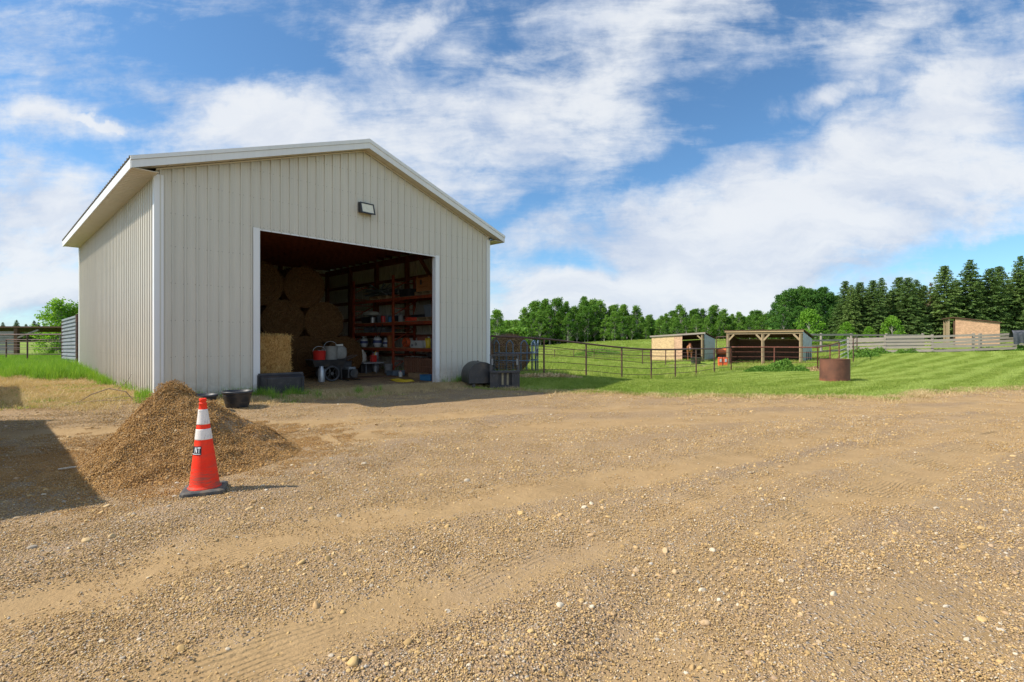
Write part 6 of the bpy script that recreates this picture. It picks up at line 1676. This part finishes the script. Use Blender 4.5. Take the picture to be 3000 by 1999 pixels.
MB().pipe([(.08, -.05, -.2), (.08, -.05, 2.75)], .085, 10).build('post', M_RUSTPIPE, t)
MB().bar((-2.4, 2.05, -.2), (-2.4, 2.05, 2.45), .1, .1).build('post', M_RUSTPIPE, t)
def left_leanto():
    t = empty('lean_to', (-37.5, 33.0, g1(-37.5, 33)), R(3), 'low dark lean-to with a grey plank wall behind the left pipe fence', 'lean-to')
    mb = MB(); mb.slab([(-2, 2.4, 1.75), (11.6, 2.4, 1.75), (11.6, -.1, 2.0), (-2, -.1, 2.0)], -.09); mb.build('roof', M_DARKWOOD, t)
    mb = MB()
    for k in range(8): mb.box((1.4, .1, .12 + k * .22), (6.8, .04, .20))
    mb.build('plank_wall', wood_mat('grey_plank', (.30, .27, .25), (.6, .6, 9)), t)
    for x in (4.9, 7.9, 11.3): MB().box((x, .05, .9), (.22 if x < 5 else .16, .2, 2.1)).build('post', M_DARKWOOD if x < 5 else M_GREYWOOD, t)
    mb = MB(); mb.bar((4.9, 0, 1.3), (6.3, 0, 1.85), .08, .1); mb.build('brace', M_GREYWOOD, t)
left_leanto()
t = empty('brush_pile', (-24.8, 31.0, g1(-24.8, 31)), 0, 'heap of bare brown branches and slats under the lean-to behind the left fence', 'brush pile')
mb = MB(); rs = np.random.RandomState(8)
for i in range(46):
    a = Vector((rs.normal() * .9, rs.normal() * .5, rs.rand() * .3)); b = a + Vector((rs.normal() * .9, rs.normal() * .3, .3 + rs.rand() * 1.1)); m_ = (a + b) / 2 + Vector((rs.normal(), rs.normal(), rs.normal())) * .12
    mb.pipe([a, m_, b], [.045, .035, .015], 5)
mb.build('branches', wood_mat('dead_branch', (.17, .10, .065), (4, 4, 4)), t)
pipe_fence('pipe_gate', [(-27.5, 27.5), (-24.0, 27.3)], 'second tube gate seen through the left pipe fence', None, H=1.25, rails=4, mat=M_RUSTPIPE, cat='gate', r_top=.028)

# two storage containers beyond the left edge, whose shadows lie on the yard
def container(ax, ay, bx, by, H, label, dep=2.4):
    A = Vector((ax, ay, 0)); B_ = Vector((bx, by, 0)); L = (B_ - A).length; d = (B_ - A).normalized()
    t = empty('storage_container', (ax, ay, g1(ax, ay)), math.atan2(d.y, d.x), label, 'container', 'containers beyond the left edge of the photo')
    mb = MB(); N = int(L / .14)
    s = -1 if (Matrix.Rotation(math.atan2(d.y, d.x), 3, 'Z') @ Vector((0, 1, 0))).x > 0 else 1
    for yy in (0, s * dep):
        k = len(mb.v)
        for i in range(N + 1): mb.v += [(L * i / N, yy + (.035 if i % 2 else 0), .1), (L * i / N, yy + (.035 if i % 2 else 0), H - .1)]
        mb.f += [(k + 2 * i, k + 2 * i + 2, k + 2 * i + 3, k + 2 * i + 1) for i in range(N)]
    mb.build('side_panels', M_GALV, t)
    mb = MB(); mb.box((.02, s * dep / 2, H / 2), (.04, dep - .1, H - .2)); mb.build('end_wall', M_GALV, t)
    mb = MB(); mb.box((L - .02, s * dep / 2 + .25, H / 2), (.04, dep / 2 - .06, H - .2)); mb.box((L - .02, s * dep / 2 + .25 - dep / 2 + .01, H / 2), (.04, dep / 2 - .06, H - .2)); mb.build('door', M_GALV, t)
    mb = MB(); mb.box((L / 2, s * dep / 2, H - .04), (L, dep + .08, .06)); mb.build('roof', M_GALV, t)
    mb = MB()
    for xx in (.05, L - .05):
        for yy in (0, s * dep): mb.box((xx, yy, H / 2 + .0), (.12, .12, H - .02))
    mb.build('corner_posts', M_GALV, t)
    mb = MB(); mb.box((L / 2, s * dep / 2, .06), (L - .2, dep - .1, .08)); mb.build('base', M_BLACK, t)
container(-6.15, 4.2, -10.0, 7.95, 2.55, 'grey corrugated container just left of the frame, nearer the camera')
container(-11.6, 9.15, -15.3, 12.9, 2.55, 'grey corrugated container left of the frame, nearer the fence')

# ------------------------------------------------------------------ trees
M_BARK = wood_mat('aspen_bark', (.36, .34, .29), (3, 3, .6), .3, dirt=(.10, .09, .08)); M_BARK2 = wood_mat('spruce_bark', (.16, .11, .08), (5, 5, .6))
M_ASPEN = leaf_mat('aspen_leaves', (.06, .15, .022), (.125, .255, .038), (.24, .39, .07), .38, .45)
M_POPLAR = leaf_mat('poplar_leaves', (.04, .12, .022), (.085, .20, .036), (.17, .31, .06), .33, .45)
M_YOUNG = leaf_mat('young_leaves', (.10, .23, .02), (.17, .34, .035), (.27, .45, .06), .4, .6)
M_SPRUCE = leaf_mat('spruce_needles', (.07, .13, .034), (.115, .19, .046), (.18, .26, .065), .2, .5)
M_SPRUCE_D = leaf_mat('dead_needles', (.10, .09, .05), (.17, .14, .08), (.25, .20, .12), .1, .6)

def cards(C, D, S, rs, wd=.5):
    """leaf cards: centres C (n,3), directions D, sizes S"""
    n = len(C); D = D / (np.linalg.norm(D, axis=1)[:, None] + 1e-9); T = rs.normal(size=(n, 3)); N = np.cross(D, T); N /= (np.linalg.norm(N, axis=1)[:, None] + 1e-9)
    a = D * S[:, None] * .5; b = N * S[:, None] * .5 * wd
    V = np.stack([C - a, C + b * 1.0 - a * .1, C + a, C - b - a * .1], 1).reshape(-1, 3)
    F = np.arange(4 * n).reshape(-1, 4); return V, F
def leafy(name, seed, H, W, base, nclump, per, leaf, mat, multi=1, bark=None, spread=.55):
    rs = np.random.RandomState(seed); root = bpy.data.objects.new(name, None); COL.objects.link(root)
    trunk = MB(); C = []; 
    ends = []
    for m in range(multi):
        ox, oy = (rs.normal() * .3 * (multi > 1), rs.normal() * .3 * (multi > 1)); h = H * rs.uniform(.82, .97); lean = rs.normal(size=2) * .04 * H
        P = [(ox + lean[0] * q ** 1.5, oy + lean[1] * q ** 1.5, h * q) for q in np.linspace(0, 1, 7)]
        r0 = .018 * H; trunk.pipe([(p[0], p[1], p[2] - (.3 if i == 0 else 0)) for i, p in enumerate(P)], [r0 * (1.15 - .95 * i / 6) for i in range(7)], 7)
        for k in range(int(nclump / multi)):
            q = base + (1 - base) * rs.rand()
            tq = (q - base) / (1 - base); env = min(1, .55 + 2.0 * tq) * (1 - max(0, tq - .30) / .70) ** (spread * 1.5) + .05
            a = rs.rand() * 6.28; rr = W / 2 * env * (.25 + .75 * rs.rand() ** .5)
            ax = np.array([np.interp(q, np.linspace(0, 1, 7), [p[j] for p in P]) for j in (0, 1)])
            e = np.array([ax[0] + rr * math.cos(a), ax[1] + rr * math.sin(a), H * q + rr * .25])
            ends.append(e)
            if k % 2 == 0:
                zz = max(.15, q - .10 - rr * .5 / H) * h; s = (float(np.interp(zz / h, np.linspace(0, 1, 7), [p[0] for p in P])), float(np.interp(zz / h, np.linspace(0, 1, 7), [p[1] for p in P])), zz)
                trunk.pipe([s, tuple((np.array(s) + e) / 2 + np.array([0, 0, .06 * rr])), tuple(e)], [.007 * H * (1.2 - q), .004 * H, .002 * H], 5, False)
    for e in ends:
        cr = W * .115 * rs.uniform(.6, 1.5); n = int(per * rs.uniform(.6, 1.3)); d = rs.normal(size=(n, 3)); d /= np.linalg.norm(d, axis=1)[:, None]
        C.append(e + d * (rs.rand(n) ** .45)[:, None] * cr * np.array([1.15, 1.15, .8]))
    C = np.vstack(C); D = rs.normal(size=C.shape) * np.array([1, 1, .6]); S = leaf * rs.uniform(.7, 1.4, len(C))
    V, F = cards(C, D, S, rs, .75)
    trunk.build('trunk', bark or M_BARK, root)
    np_mesh('crown', V, F, mat, smooth=False, parent=root, attrs={'rnd': np.repeat(rs.rand(len(C)), 4)})
    return root
def spruce(name, seed, H, W, mat, gaps=0.0, thin=1.0):
    rs = np.random.RandomState(seed); root = bpy.data.objects.new(name, None); COL.objects.link(root)
    tr = MB(); tr.pipe([(0, 0, -.3), (0, 0, H * .5), (0, 0, H * .97)], [.016 * H, .009 * H, .002 * H], 8)
    CC = []; DD = []; SS = []
    z = .06 * H; 
    while z < H * .99:
        q = z / H; L0 = W / 2 * (1 - q) ** .80 * (1.0 if q > .15 else .8 + q * 1.3) + .05 * W
        nb = max(4, int((9 + 4 * (1 - q)) * thin)); ph = rs.rand() * 6.28
        for k in range(nb):
            if rs.rand() < gaps: continue
            a = ph + k * 6.283 / nb + rs.normal() * .18; L = L0 * rs.uniform(.62, 1.18); up = .35 * q - .12 + rs.normal() * .06
            dr = np.array([math.cos(a), math.sin(a), 0.]); zb = z + rs.normal() * .05 * H / 20
            tip = dr * L + np.array([0, 0, L * up - .14 * L]); 
            if k % 2 == 0: tr.pipe([(0, 0, zb), tuple(dr * L * .5 + np.array([0, 0, zb + L * up * .5 - .06 * L])), tuple(tip + np.array([0, 0, zb]))], [.012 * (1.3 - q) * 3, .014, .005], 4, False)
            n = max(4, int(L / .13)); t = (np.arange(n) + rs.rand(n)) / n; t = t ** .8
            for rep in range(4):
                base = dr[None, :] * (L * t)[:, None]; base[:, 2] = zb + L * up * t - .20 * L * t ** 2 + .06 * L * t ** 6
                side = np.array([-dr[1], dr[0], 0]); wdt = .26 * L * (1 - t * .75) * (rs.rand(n) * 2 - 1)
                c = base + side * wdt[:, None]; c[:, 2] += rs.normal(size=n) * .05 - np.abs(wdt) * .25
                CC.append(c); DD.append(dr[None, :] * .8 + side * np.sign(wdt)[:, None] * .8 + np.array([0, 0, -.25]) + rs.normal(size=(n, 3)) * .35); SS.append(rs.uniform(.26, .55, n) * (.55 + .45 * (1 - q)))
        z += H * .026 * rs.uniform(.8, 1.25) * (1.15 - .5 * q)
    C = np.vstack(CC); D = np.vstack(DD); S = np.concatenate(SS)
    V, F = cards(C, D, S, rs, .42)
    tr.build('trunk', M_BARK2, root)
    np_mesh('crown', V, F, mat, smooth=False, parent=root, attrs={'rnd': np.repeat(rs.rand(len(C)), 4)})
    return root

ORD = ['first', 'second', 'third', 'fourth', 'fifth', 'sixth', 'seventh', 'eighth', 'ninth', 'tenth', 'eleventh', 'twelfth', 'thirteenth', 'fourteenth', 'fifteenth', 'sixteenth', 'seventeenth']
def plant_row(protos, spots, labelf, cat, group):
    used = set()
    for (px, Z, hh, k) in spots:
        p, H0 = protos[k % len(protos)]
        x = (px - 1500) / 1482 * Z
        o = p if id(p) not in used else copy_tree(p); used.add(id(p))
        o.location = (x, Z, g1(x, Z) - .1); s = hh / H0; o.scale = (s * random.uniform(.9, 1.12), s * random.uniform(.9, 1.12), s); o.rotation_euler = (0, 0, random.uniform(0, 6.28))
        tag(o, labelf if isinstance(labelf, str) else labelf(px, spots), cat, group)
asp = [(leafy('aspen_tree', 1, 10, 5.0, .12, 100, 75, .25, M_ASPEN), 10), (leafy('aspen_tree', 2, 10, 4.2, .18, 84, 75, .25, M_ASPEN), 10), (leafy('aspen_tree', 3, 10, 5.6, .08, 116, 75, .25, M_ASPEN, 2), 10)]
def top_h(Z, ytop, px):
    x = (px - 1500) / 1482 * Z; return 1.5 + (1000 - ytop) / 1482 * Z - g1(x, Z) + .1
# silhouette of the grove as seen across the pasture: (photo column, height line)
SIL1 = ([1490, 1520, 1550, 1580, 1613, 1640, 1660, 1700, 1735, 1765, 1790, 1825, 1850, 1870, 1905], [955, 925, 893, 880, 873, 884, 888, 878, 876, 886, 883, 893, 905, 900, 930])
sp1 = []
for i, px in enumerate(np.linspace(1538, 1838, 17)):
    Z = 84 + random.uniform(-3, 3); yt = np.interp(px, *SIL1) + random.uniform(-5, 22); sp1.append((px, Z, top_h(Z, yt, px), i))
for i, px in enumerate(np.linspace(1530, 1850, 13)):
    Z = 79 + random.uniform(-2, 2); yt = np.interp(px, *SIL1) + random.uniform(14, 48); sp1.append((px, Z, top_h(Z, yt, px), i + 1))
plant_row(asp, sp1, 'green aspen in the dense grove across the pasture, right of the barn', 'tree', 'aspens in the grove behind the pasture')
asp2 = [(copy_tree(a[0]), 10) for a in asp]
sp1 = [(1866, 84, top_h(84, 899, 1866), 0), (1880, 88, top_h(88, 930, 1880), 1), (1905, 86, top_h(86, 925, 1905), 2), (1892, 80, top_h(80, 960, 1892), 2)]
plant_row([(copy_tree(a[0]), 10) for a in asp], sp1, 'slim aspen at the right end of the grove, standing apart', 'tree', 'aspens between the two groves')
SIL2 = ([1915, 1940, 1965, 2000, 2035, 2080, 2110, 2150, 2190, 2230, 2260, 2290], [945, 918, 900, 895, 893, 897, 905, 912, 908, 912, 935, 950])
sp2 = []
for i, px in enumerate(np.linspace(1935, 2262, 17)):
    Z = 86 + random.uniform(-4, 3); yt = np.interp(px, *SIL2) + random.uniform(-5, 20); sp2.append((px, Z, top_h(Z, yt, px), i))
for i, px in enumerate(np.linspace(1920, 2290, 13)):
    Z = 80 + random.uniform(-2, 2); yt = np.interp(px, *SIL2) + random.uniform(16, 45); sp2.append((px, Z, top_h(Z, yt, px), i + 1))
plant_row(asp2, sp2, 'green aspen in the low grove behind the two animal shelters', 'tree', 'aspens behind the shelters')
pop = [(leafy('poplar_tree', 11, 12, 6.6, .05, 150, 85, .27, M_POPLAR), 12), (leafy('poplar_tree', 12, 12, 5.6, .06, 130, 85, .27, M_POPLAR), 12)]
sp3 = []
for i, (px, yt, Z) in enumerate(((2283, 868, 74), (2300, 858, 73), (2322, 850, 74), (2345, 846, 75), (2368, 850, 73), (2390, 856, 75), (2412, 846, 74), (2432, 862, 75), (2450, 870, 74), (2296, 905, 68), (2340, 900, 68), (2398, 895, 68), (2440, 905, 68))):
    sp3.append((px, Z, top_h(Z, yt, px), i))
plant_row(pop, sp3, lambda px, s: 'dark green poplar in the clump left of the spruces, ' + ORD[[q[0] for q in sorted(s)].index(px)] + ' from the left', 'tree', 'dark poplars left of the spruces')
yng = [(leafy('young_tree', 21, 4, 3.0, .03, 80, 60, .16, M_YOUNG), 4)]
plant_row(yng, [(2371, 56, top_h(56, 908, 2371), 0)], 'bright green young tree in front of the dark poplar clump', 'tree', None)
plant_row([(copy_tree(yng[0][0]), 4)], [(2480, 57, top_h(57, 945, 2480), 0)], 'bright green bush at the foot of the leftmost spruces', 'tree', None)
plant_row([(copy_tree(yng[0][0]), 4)], [(2614, 57, top_h(57, 928, 2614), 0)], 'slender green young tree in front of the middle spruces', 'tree', None)
plant_row([(copy_tree(yng[0][0]), 4)], [(2546, 58, top_h(58, 958, 2546), 0)], 'small green sapling between the bush and the slender tree', 'tree', None)
spr = [(spruce('spruce_tree', 31, 12, 7.0, M_SPRUCE), 12), (spruce('spruce_tree', 32, 12, 6.2, M_SPRUCE), 12), (spruce('spruce_tree', 33, 12, 7.8, M_SPRUCE), 12)]
front = [(2476, 822, 62), (2495, 836, 60), (2520, 826, 61), (2558, 820, 60), (2582, 815, 62), (2635, 811, 62), (2660, 812, 60), (2685, 820, 62), (2706, 835, 64), (2768, 777, 60), (2842, 762, 60), (2902, 785, 60), (2928, 779, 62), (2990, 751, 60)]
plant_row(spr, [(a, Z, top_h(Z, b, a), i) for i, (a, b, Z) in enumerate(front)], lambda px, s: 'olive-green spruce in the front row behind the board fence, ' + ORD[sorted(q[0] for q in s).index(px)] + ' from the left', 'tree', 'spruces in the shelterbelt')
spr2 = [(copy_tree(a[0]), 12) for a in spr]
back = [(2508, 850, 67), (2545, 850, 67), (2610, 850, 68), (2672, 850, 67), (2740, 850, 68), (2800, 820, 67), (2870, 820, 68), (2955, 820, 67), (3000, 800, 67)]
plant_row(spr2, [(a, Z, top_h(Z, b, a), i) for i, (a, b, Z) in enumerate(back)], lambda px, s: 'shorter spruce in the second row of the shelterbelt, ' + ORD[sorted(q[0] for q in s).index(px)] + ' from the left', 'tree', 'spruces in the second row')
dd = [(spruce('dying_spruce', 35, 12, 4.2, M_SPRUCE_D, .45, .8), 12)]
plant_row(dd, [(2728, 61, top_h(61, 826, 2728), 0)], 'thin brown dying spruce among the green ones', 'tree', None)
# left side
lt = [(leafy('willow_tree', 41, 4.6, 4.0, .04, 96, 60, .15, M_YOUNG, 3), 4.6)]
plant_row(lt, [(172, 40, top_h(40, 886, 172), 0)], 'bright green bushy tree behind the corrugated wind panel', 'tree', None)
plant_row([(copy_tree(lt[0][0]), 4.6)], [(215, 41, top_h(41, 896, 215), 0)], 'green tree touching the left wall of the barn, right of the bushy one', 'tree', None)
fs_ = [(copy_tree(spr[1][0]), 12)]
plant_row(fs_, [(48, 190, top_h(190, 938, 48), 0), (100, 195, top_h(195, 940, 100), 0), (112, 190, top_h(190, 944, 112), 0), (76, 200, top_h(200, 950, 76), 0), (8, 190, top_h(190, 945, 8), 0), (130, 200, top_h(200, 948, 130), 0)], 'small dark spruce rising from the distant left woodline', 'tree', 'far spruces at the left woodline')

def wood_mass(name, x0, x1, y, h, seed, mat, n):
    rs = np.random.RandomState(seed); x = rs.uniform(x0, x1, n); yy = y + rs.normal(size=n) * 5; hh = h * (.55 + .45 * vn(x, x * 0, .12, seed)) 
    z = gz(x, yy) + hh * rs.rand(n) ** .55; C = np.stack([x, yy, z], 1)
    V, F = cards(C, rs.normal(size=C.shape), rs.uniform(.7, 1.6, n), rs, .8)
    o = np_mesh(name, V, F, mat, smooth=False, attrs={'rnd': np.repeat(rs.rand(n), 4)}); tag(o, kind='stuff')
wood_mass('far_wood', -330, -120, 200, 6.0, 3, M_SPRUCE, 26000)
wood_mass('far_wood', -60, 130, 118, 5.6, 4, M_ASPEN, 42000)
wood_mass('far_wood', 60, 190, 92, 7.0, 5, M_POPLAR, 20000)
# understorey below the groves: a dark low thicket
def thicket(px0, px1, Z, h, n, seed, mat):
    rs = np.random.RandomState(seed); x = (rs.uniform(px0, px1, n) - 1500) / 1482 * Z; y = Z + rs.normal(size=n) * 1.2
    z = gz(x, y) + h * rs.rand(n) * (.6 + .4 * vn(x, x * 0, .5, seed)); C = np.stack([x, y, z], 1); V, F = cards(C, rs.normal(size=C.shape), rs.uniform(.25, .5, n), rs, .8)
    o = np_mesh('undergrowth', V, F, mat, smooth=False, attrs={'rnd': np.repeat(rs.rand(n), 4)}); tag(o, kind='stuff')
thicket(1440, 1545, 74, 3.6, 9000, 1, M_ASPEN); thicket(1545, 1860, 86, 2.4, 12000, 2, M_POPLAR); thicket(1860, 2290, 86, 2.8, 12000, 3, M_ASPEN); thicket(2280, 2460, 70, 2.2, 6000, 4, M_POPLAR); thicket(2450, 3060, 62, 1.6, 12000, 5, M_SPRUCE)

# bushy aspens just right of the barn, behind the feeder
plant_row([(copy_tree(asp[2][0]), 10)], [(1447, 62, top_h(62, 912, 1447), 0), (1462, 70, top_h(70, 935, 1462), 0), (1492, 84, top_h(84, 942, 1492), 0), (1510, 88, top_h(88, 940, 1510), 0)], lambda px, s: 'small aspen right of the barn corner beyond the bale feeder, ' + ORD[sorted(q[0] for q in s).index(px)] + ' from the left', 'tree', 'small aspens right of the barn corner')

# weed mound by the shelter
def weeds(cx, cy, rx, ry, h, n, seed, mat=M_SHRUB, name='weed_patch'):
    rs = np.random.RandomState(seed); a = rs.rand(n) * 6.28; q = rs.rand(n) ** .5; x = cx + rx * q * np.cos(a); y = cy + ry * q * np.sin(a)
    z = gz(x, y) + h * (1 - q ** 2) * (.35 + 1.0 * vn(x, y, 2.4, seed)) * rs.rand(n) ** .6 + .02; C = np.stack([x, y, z], 1); D = rs.normal(size=C.shape) * .6 + np.array([0, 0, .6]); V, F = cards(C, D, rs.uniform(.08, .2, n), rs, .45)
    o = np_mesh(name, V, F, mat, smooth=False, attrs={'rnd': np.repeat(rs.rand(n), 4)}); tag(o, kind='stuff')
weeds(15.3, 28.6, 1.7, .8, .62, 7000, 1); weeds(13.9, 28.4, .9, .5, .32, 2000, 5); weeds(16.9, 28.6, 1.2, .6, .25, 1800, 2, M_DRY, 'dry_weeds'); weeds(25.0, 36.4, 1.2, 1.4, .7, 3000, 3); weeds(1.0, 18.4, 1.6, .35, .16, 900, 4, M_DRY, 'dry_weeds')
weeds(9.5, 56, 3.0, 2.0, .8, 3000, 7)
for k in range(5): weeds(28.0 + k * 2.0, 38.8 - k * .75, 1.3, .5, .45, 1500, 20 + k)

# bare dirt in front of the shelters
def dirt_patch(cx, cy, rx, ry, seed):
    n = 40; V = [(cx, cy)]; F = []
    for r in (.35, .7, 1.0):
        for k in range(n):
            a = 2 * math.pi * k / n; q = r * (1 + .25 * math.sin(a * 3 + seed) * r + .1 * math.sin(a * 7 + seed)); V.append((cx + rx * q * math.cos(a), cy + ry * q * math.sin(a)))
    V = np.array(V); Z = gz(V[:, 0], V[:, 1]) + .035; me = [(0, 1 + k, 1 + (k + 1) % n) for k in range(n)]
    Q = [(1 + r * n + k, 1 + (r + 1) * n + k, 1 + (r + 1) * n + (k + 1) % n, 1 + r * n + (k + 1) % n) for r in range(2) for k in range(n)]
    mb = MB(); mb.add([(a, b, c) for (a, b), c in zip(V, Z)], me + Q); o = mb.build('dirt_path', pmat('bare_dirt', (.27, .19, .12), .95, .25, 2.0, .6, 8, .04), smooth=True); tag(o, kind='structure')
dirt_patch(13.6, 36.3, 3.6, 2.6, 1); dirt_patch(18.2, 35.9, 1.9, 1.3, 2)

# ------------------------------------------------------------------ horse in the shed doorway
def horse():
    x, y = 15.05, 42.85; z = g1(x, y)
    t = empty('horse', (x, y, z), R(-90 - 18), 'chestnut horse looking out of the shed doorway, head lowered', 'horse')
    # skeleton: +x is forward
    J = [((-.35, 0, 1.18), .27), ((0, 0, 1.12), .29), ((.35, 0, 1.15), .27), ((.62, 0, 1.22), .20), ((.88, 0, 1.34), .14), ((1.05, 0, 1.42), .115), ((1.18, 0, 1.34), .105), ((1.30, 0, 1.14), .085), ((1.38, 0, .97), .068), ((1.40, 0, .93), .055)]
    E = [(i, i + 1) for i in range(len(J) - 1)]
    J += [((-.62, 0, 1.20), .22)]; E.append((0, 10))
    for s in (-1, 1):
        k = len(J); J += [((.40, s * .15, .88), .10), ((.38, s * .15, .55), .060), ((.39, s * .15, .30), .042), ((.41, s * .15, .08), .040), ((.45, s * .15, .03), .05)]; E += [(2, k), (k, k + 1), (k + 1, k + 2), (k + 2, k + 3), (k + 3, k + 4)]
        k = len(J); J += [((-.58, s * .15, .92), .13), ((-.50, s * .15, .72), .09), ((-.70, s * .15, .48), .055), ((-.64, s * .15, .10), .040), ((-.59, s * .15, .03), .05)]; E += [(10, k), (k, k + 1), (k + 1, k + 2), (k + 2, k + 3), (k + 3, k + 4)]
        k = len(J); J += [((1.06, s * .06, 1.50), .032), ((1.08, s * .075, 1.60), .014)]; E += [(5, k), (k, k + 1)]
    me = bpy.data.meshes.new('horse_body'); me.from_pydata([j[0] for j in J], E, []); ob = bpy.data.objects.new('horse_body', me); COL.objects.link(ob); ob.parent = t
    sk = ob.modifiers.new('skin', 'SKIN'); 
    for i, j in enumerate(J): me.skin_vertices[0].data[i].radius = (j[1], j[1])
    for i in range(len(J)): me.skin_vertices[0].data[i].use_root = (i == 1)
    ob.modifiers.new('sub', 'SUBSURF').levels = 2; ob.modifiers['sub'].render_levels = 2; sk.use_smooth_shade = True
    me.materials.append(pmat('chestnut_coat', (.30, .115, .05), .6, .25, 3))
    mh = pmat('dark_mane_hair', (.16, .055, .025), .7, .3, 20)
    mb = MB(); mb.pipe([(.55, 0, 1.42), (.85, 0, 1.50), (1.04, 0, 1.56), (1.14, 0, 1.46)], [.04, .05, .045, .03], 6); mb.build('mane', mh, t, smooth=True)
    mb = MB(); mb.pipe([(-.80, 0, 1.24), (-.95, 0, 1.10), (-.98, 0, .8), (-.95, 0, .5)], [.05, .07, .08, .03], 8); mb.build('tail', mh, t, smooth=True)
    mb = MB(); mb.add([(1.255, -.022, 1.33), (1.255, .022, 1.33), (1.40, .02, 1.10), (1.40, -.02, 1.10)], [(0, 1, 2, 3)]); mb.pipe([(1.26, 0, 1.34), (1.385, 0, 1.13), (1.44, 0, 1.0)], [.018, .02, .014], 6); mb.build('blaze', pmat('white_hair', (.75, .72, .68), .7), t)
    for s in (-1, 1):
        mb = MB(); v, f = I1; mb.add([tuple(p * .018 + np.array([1.20, s * .092, 1.30])) for p in v], [tuple(int(i) for i in q) for q in f]); mb.build('eye', M_BLACKPL, t, smooth=True)
    t.scale = (.95,) * 3
horse()
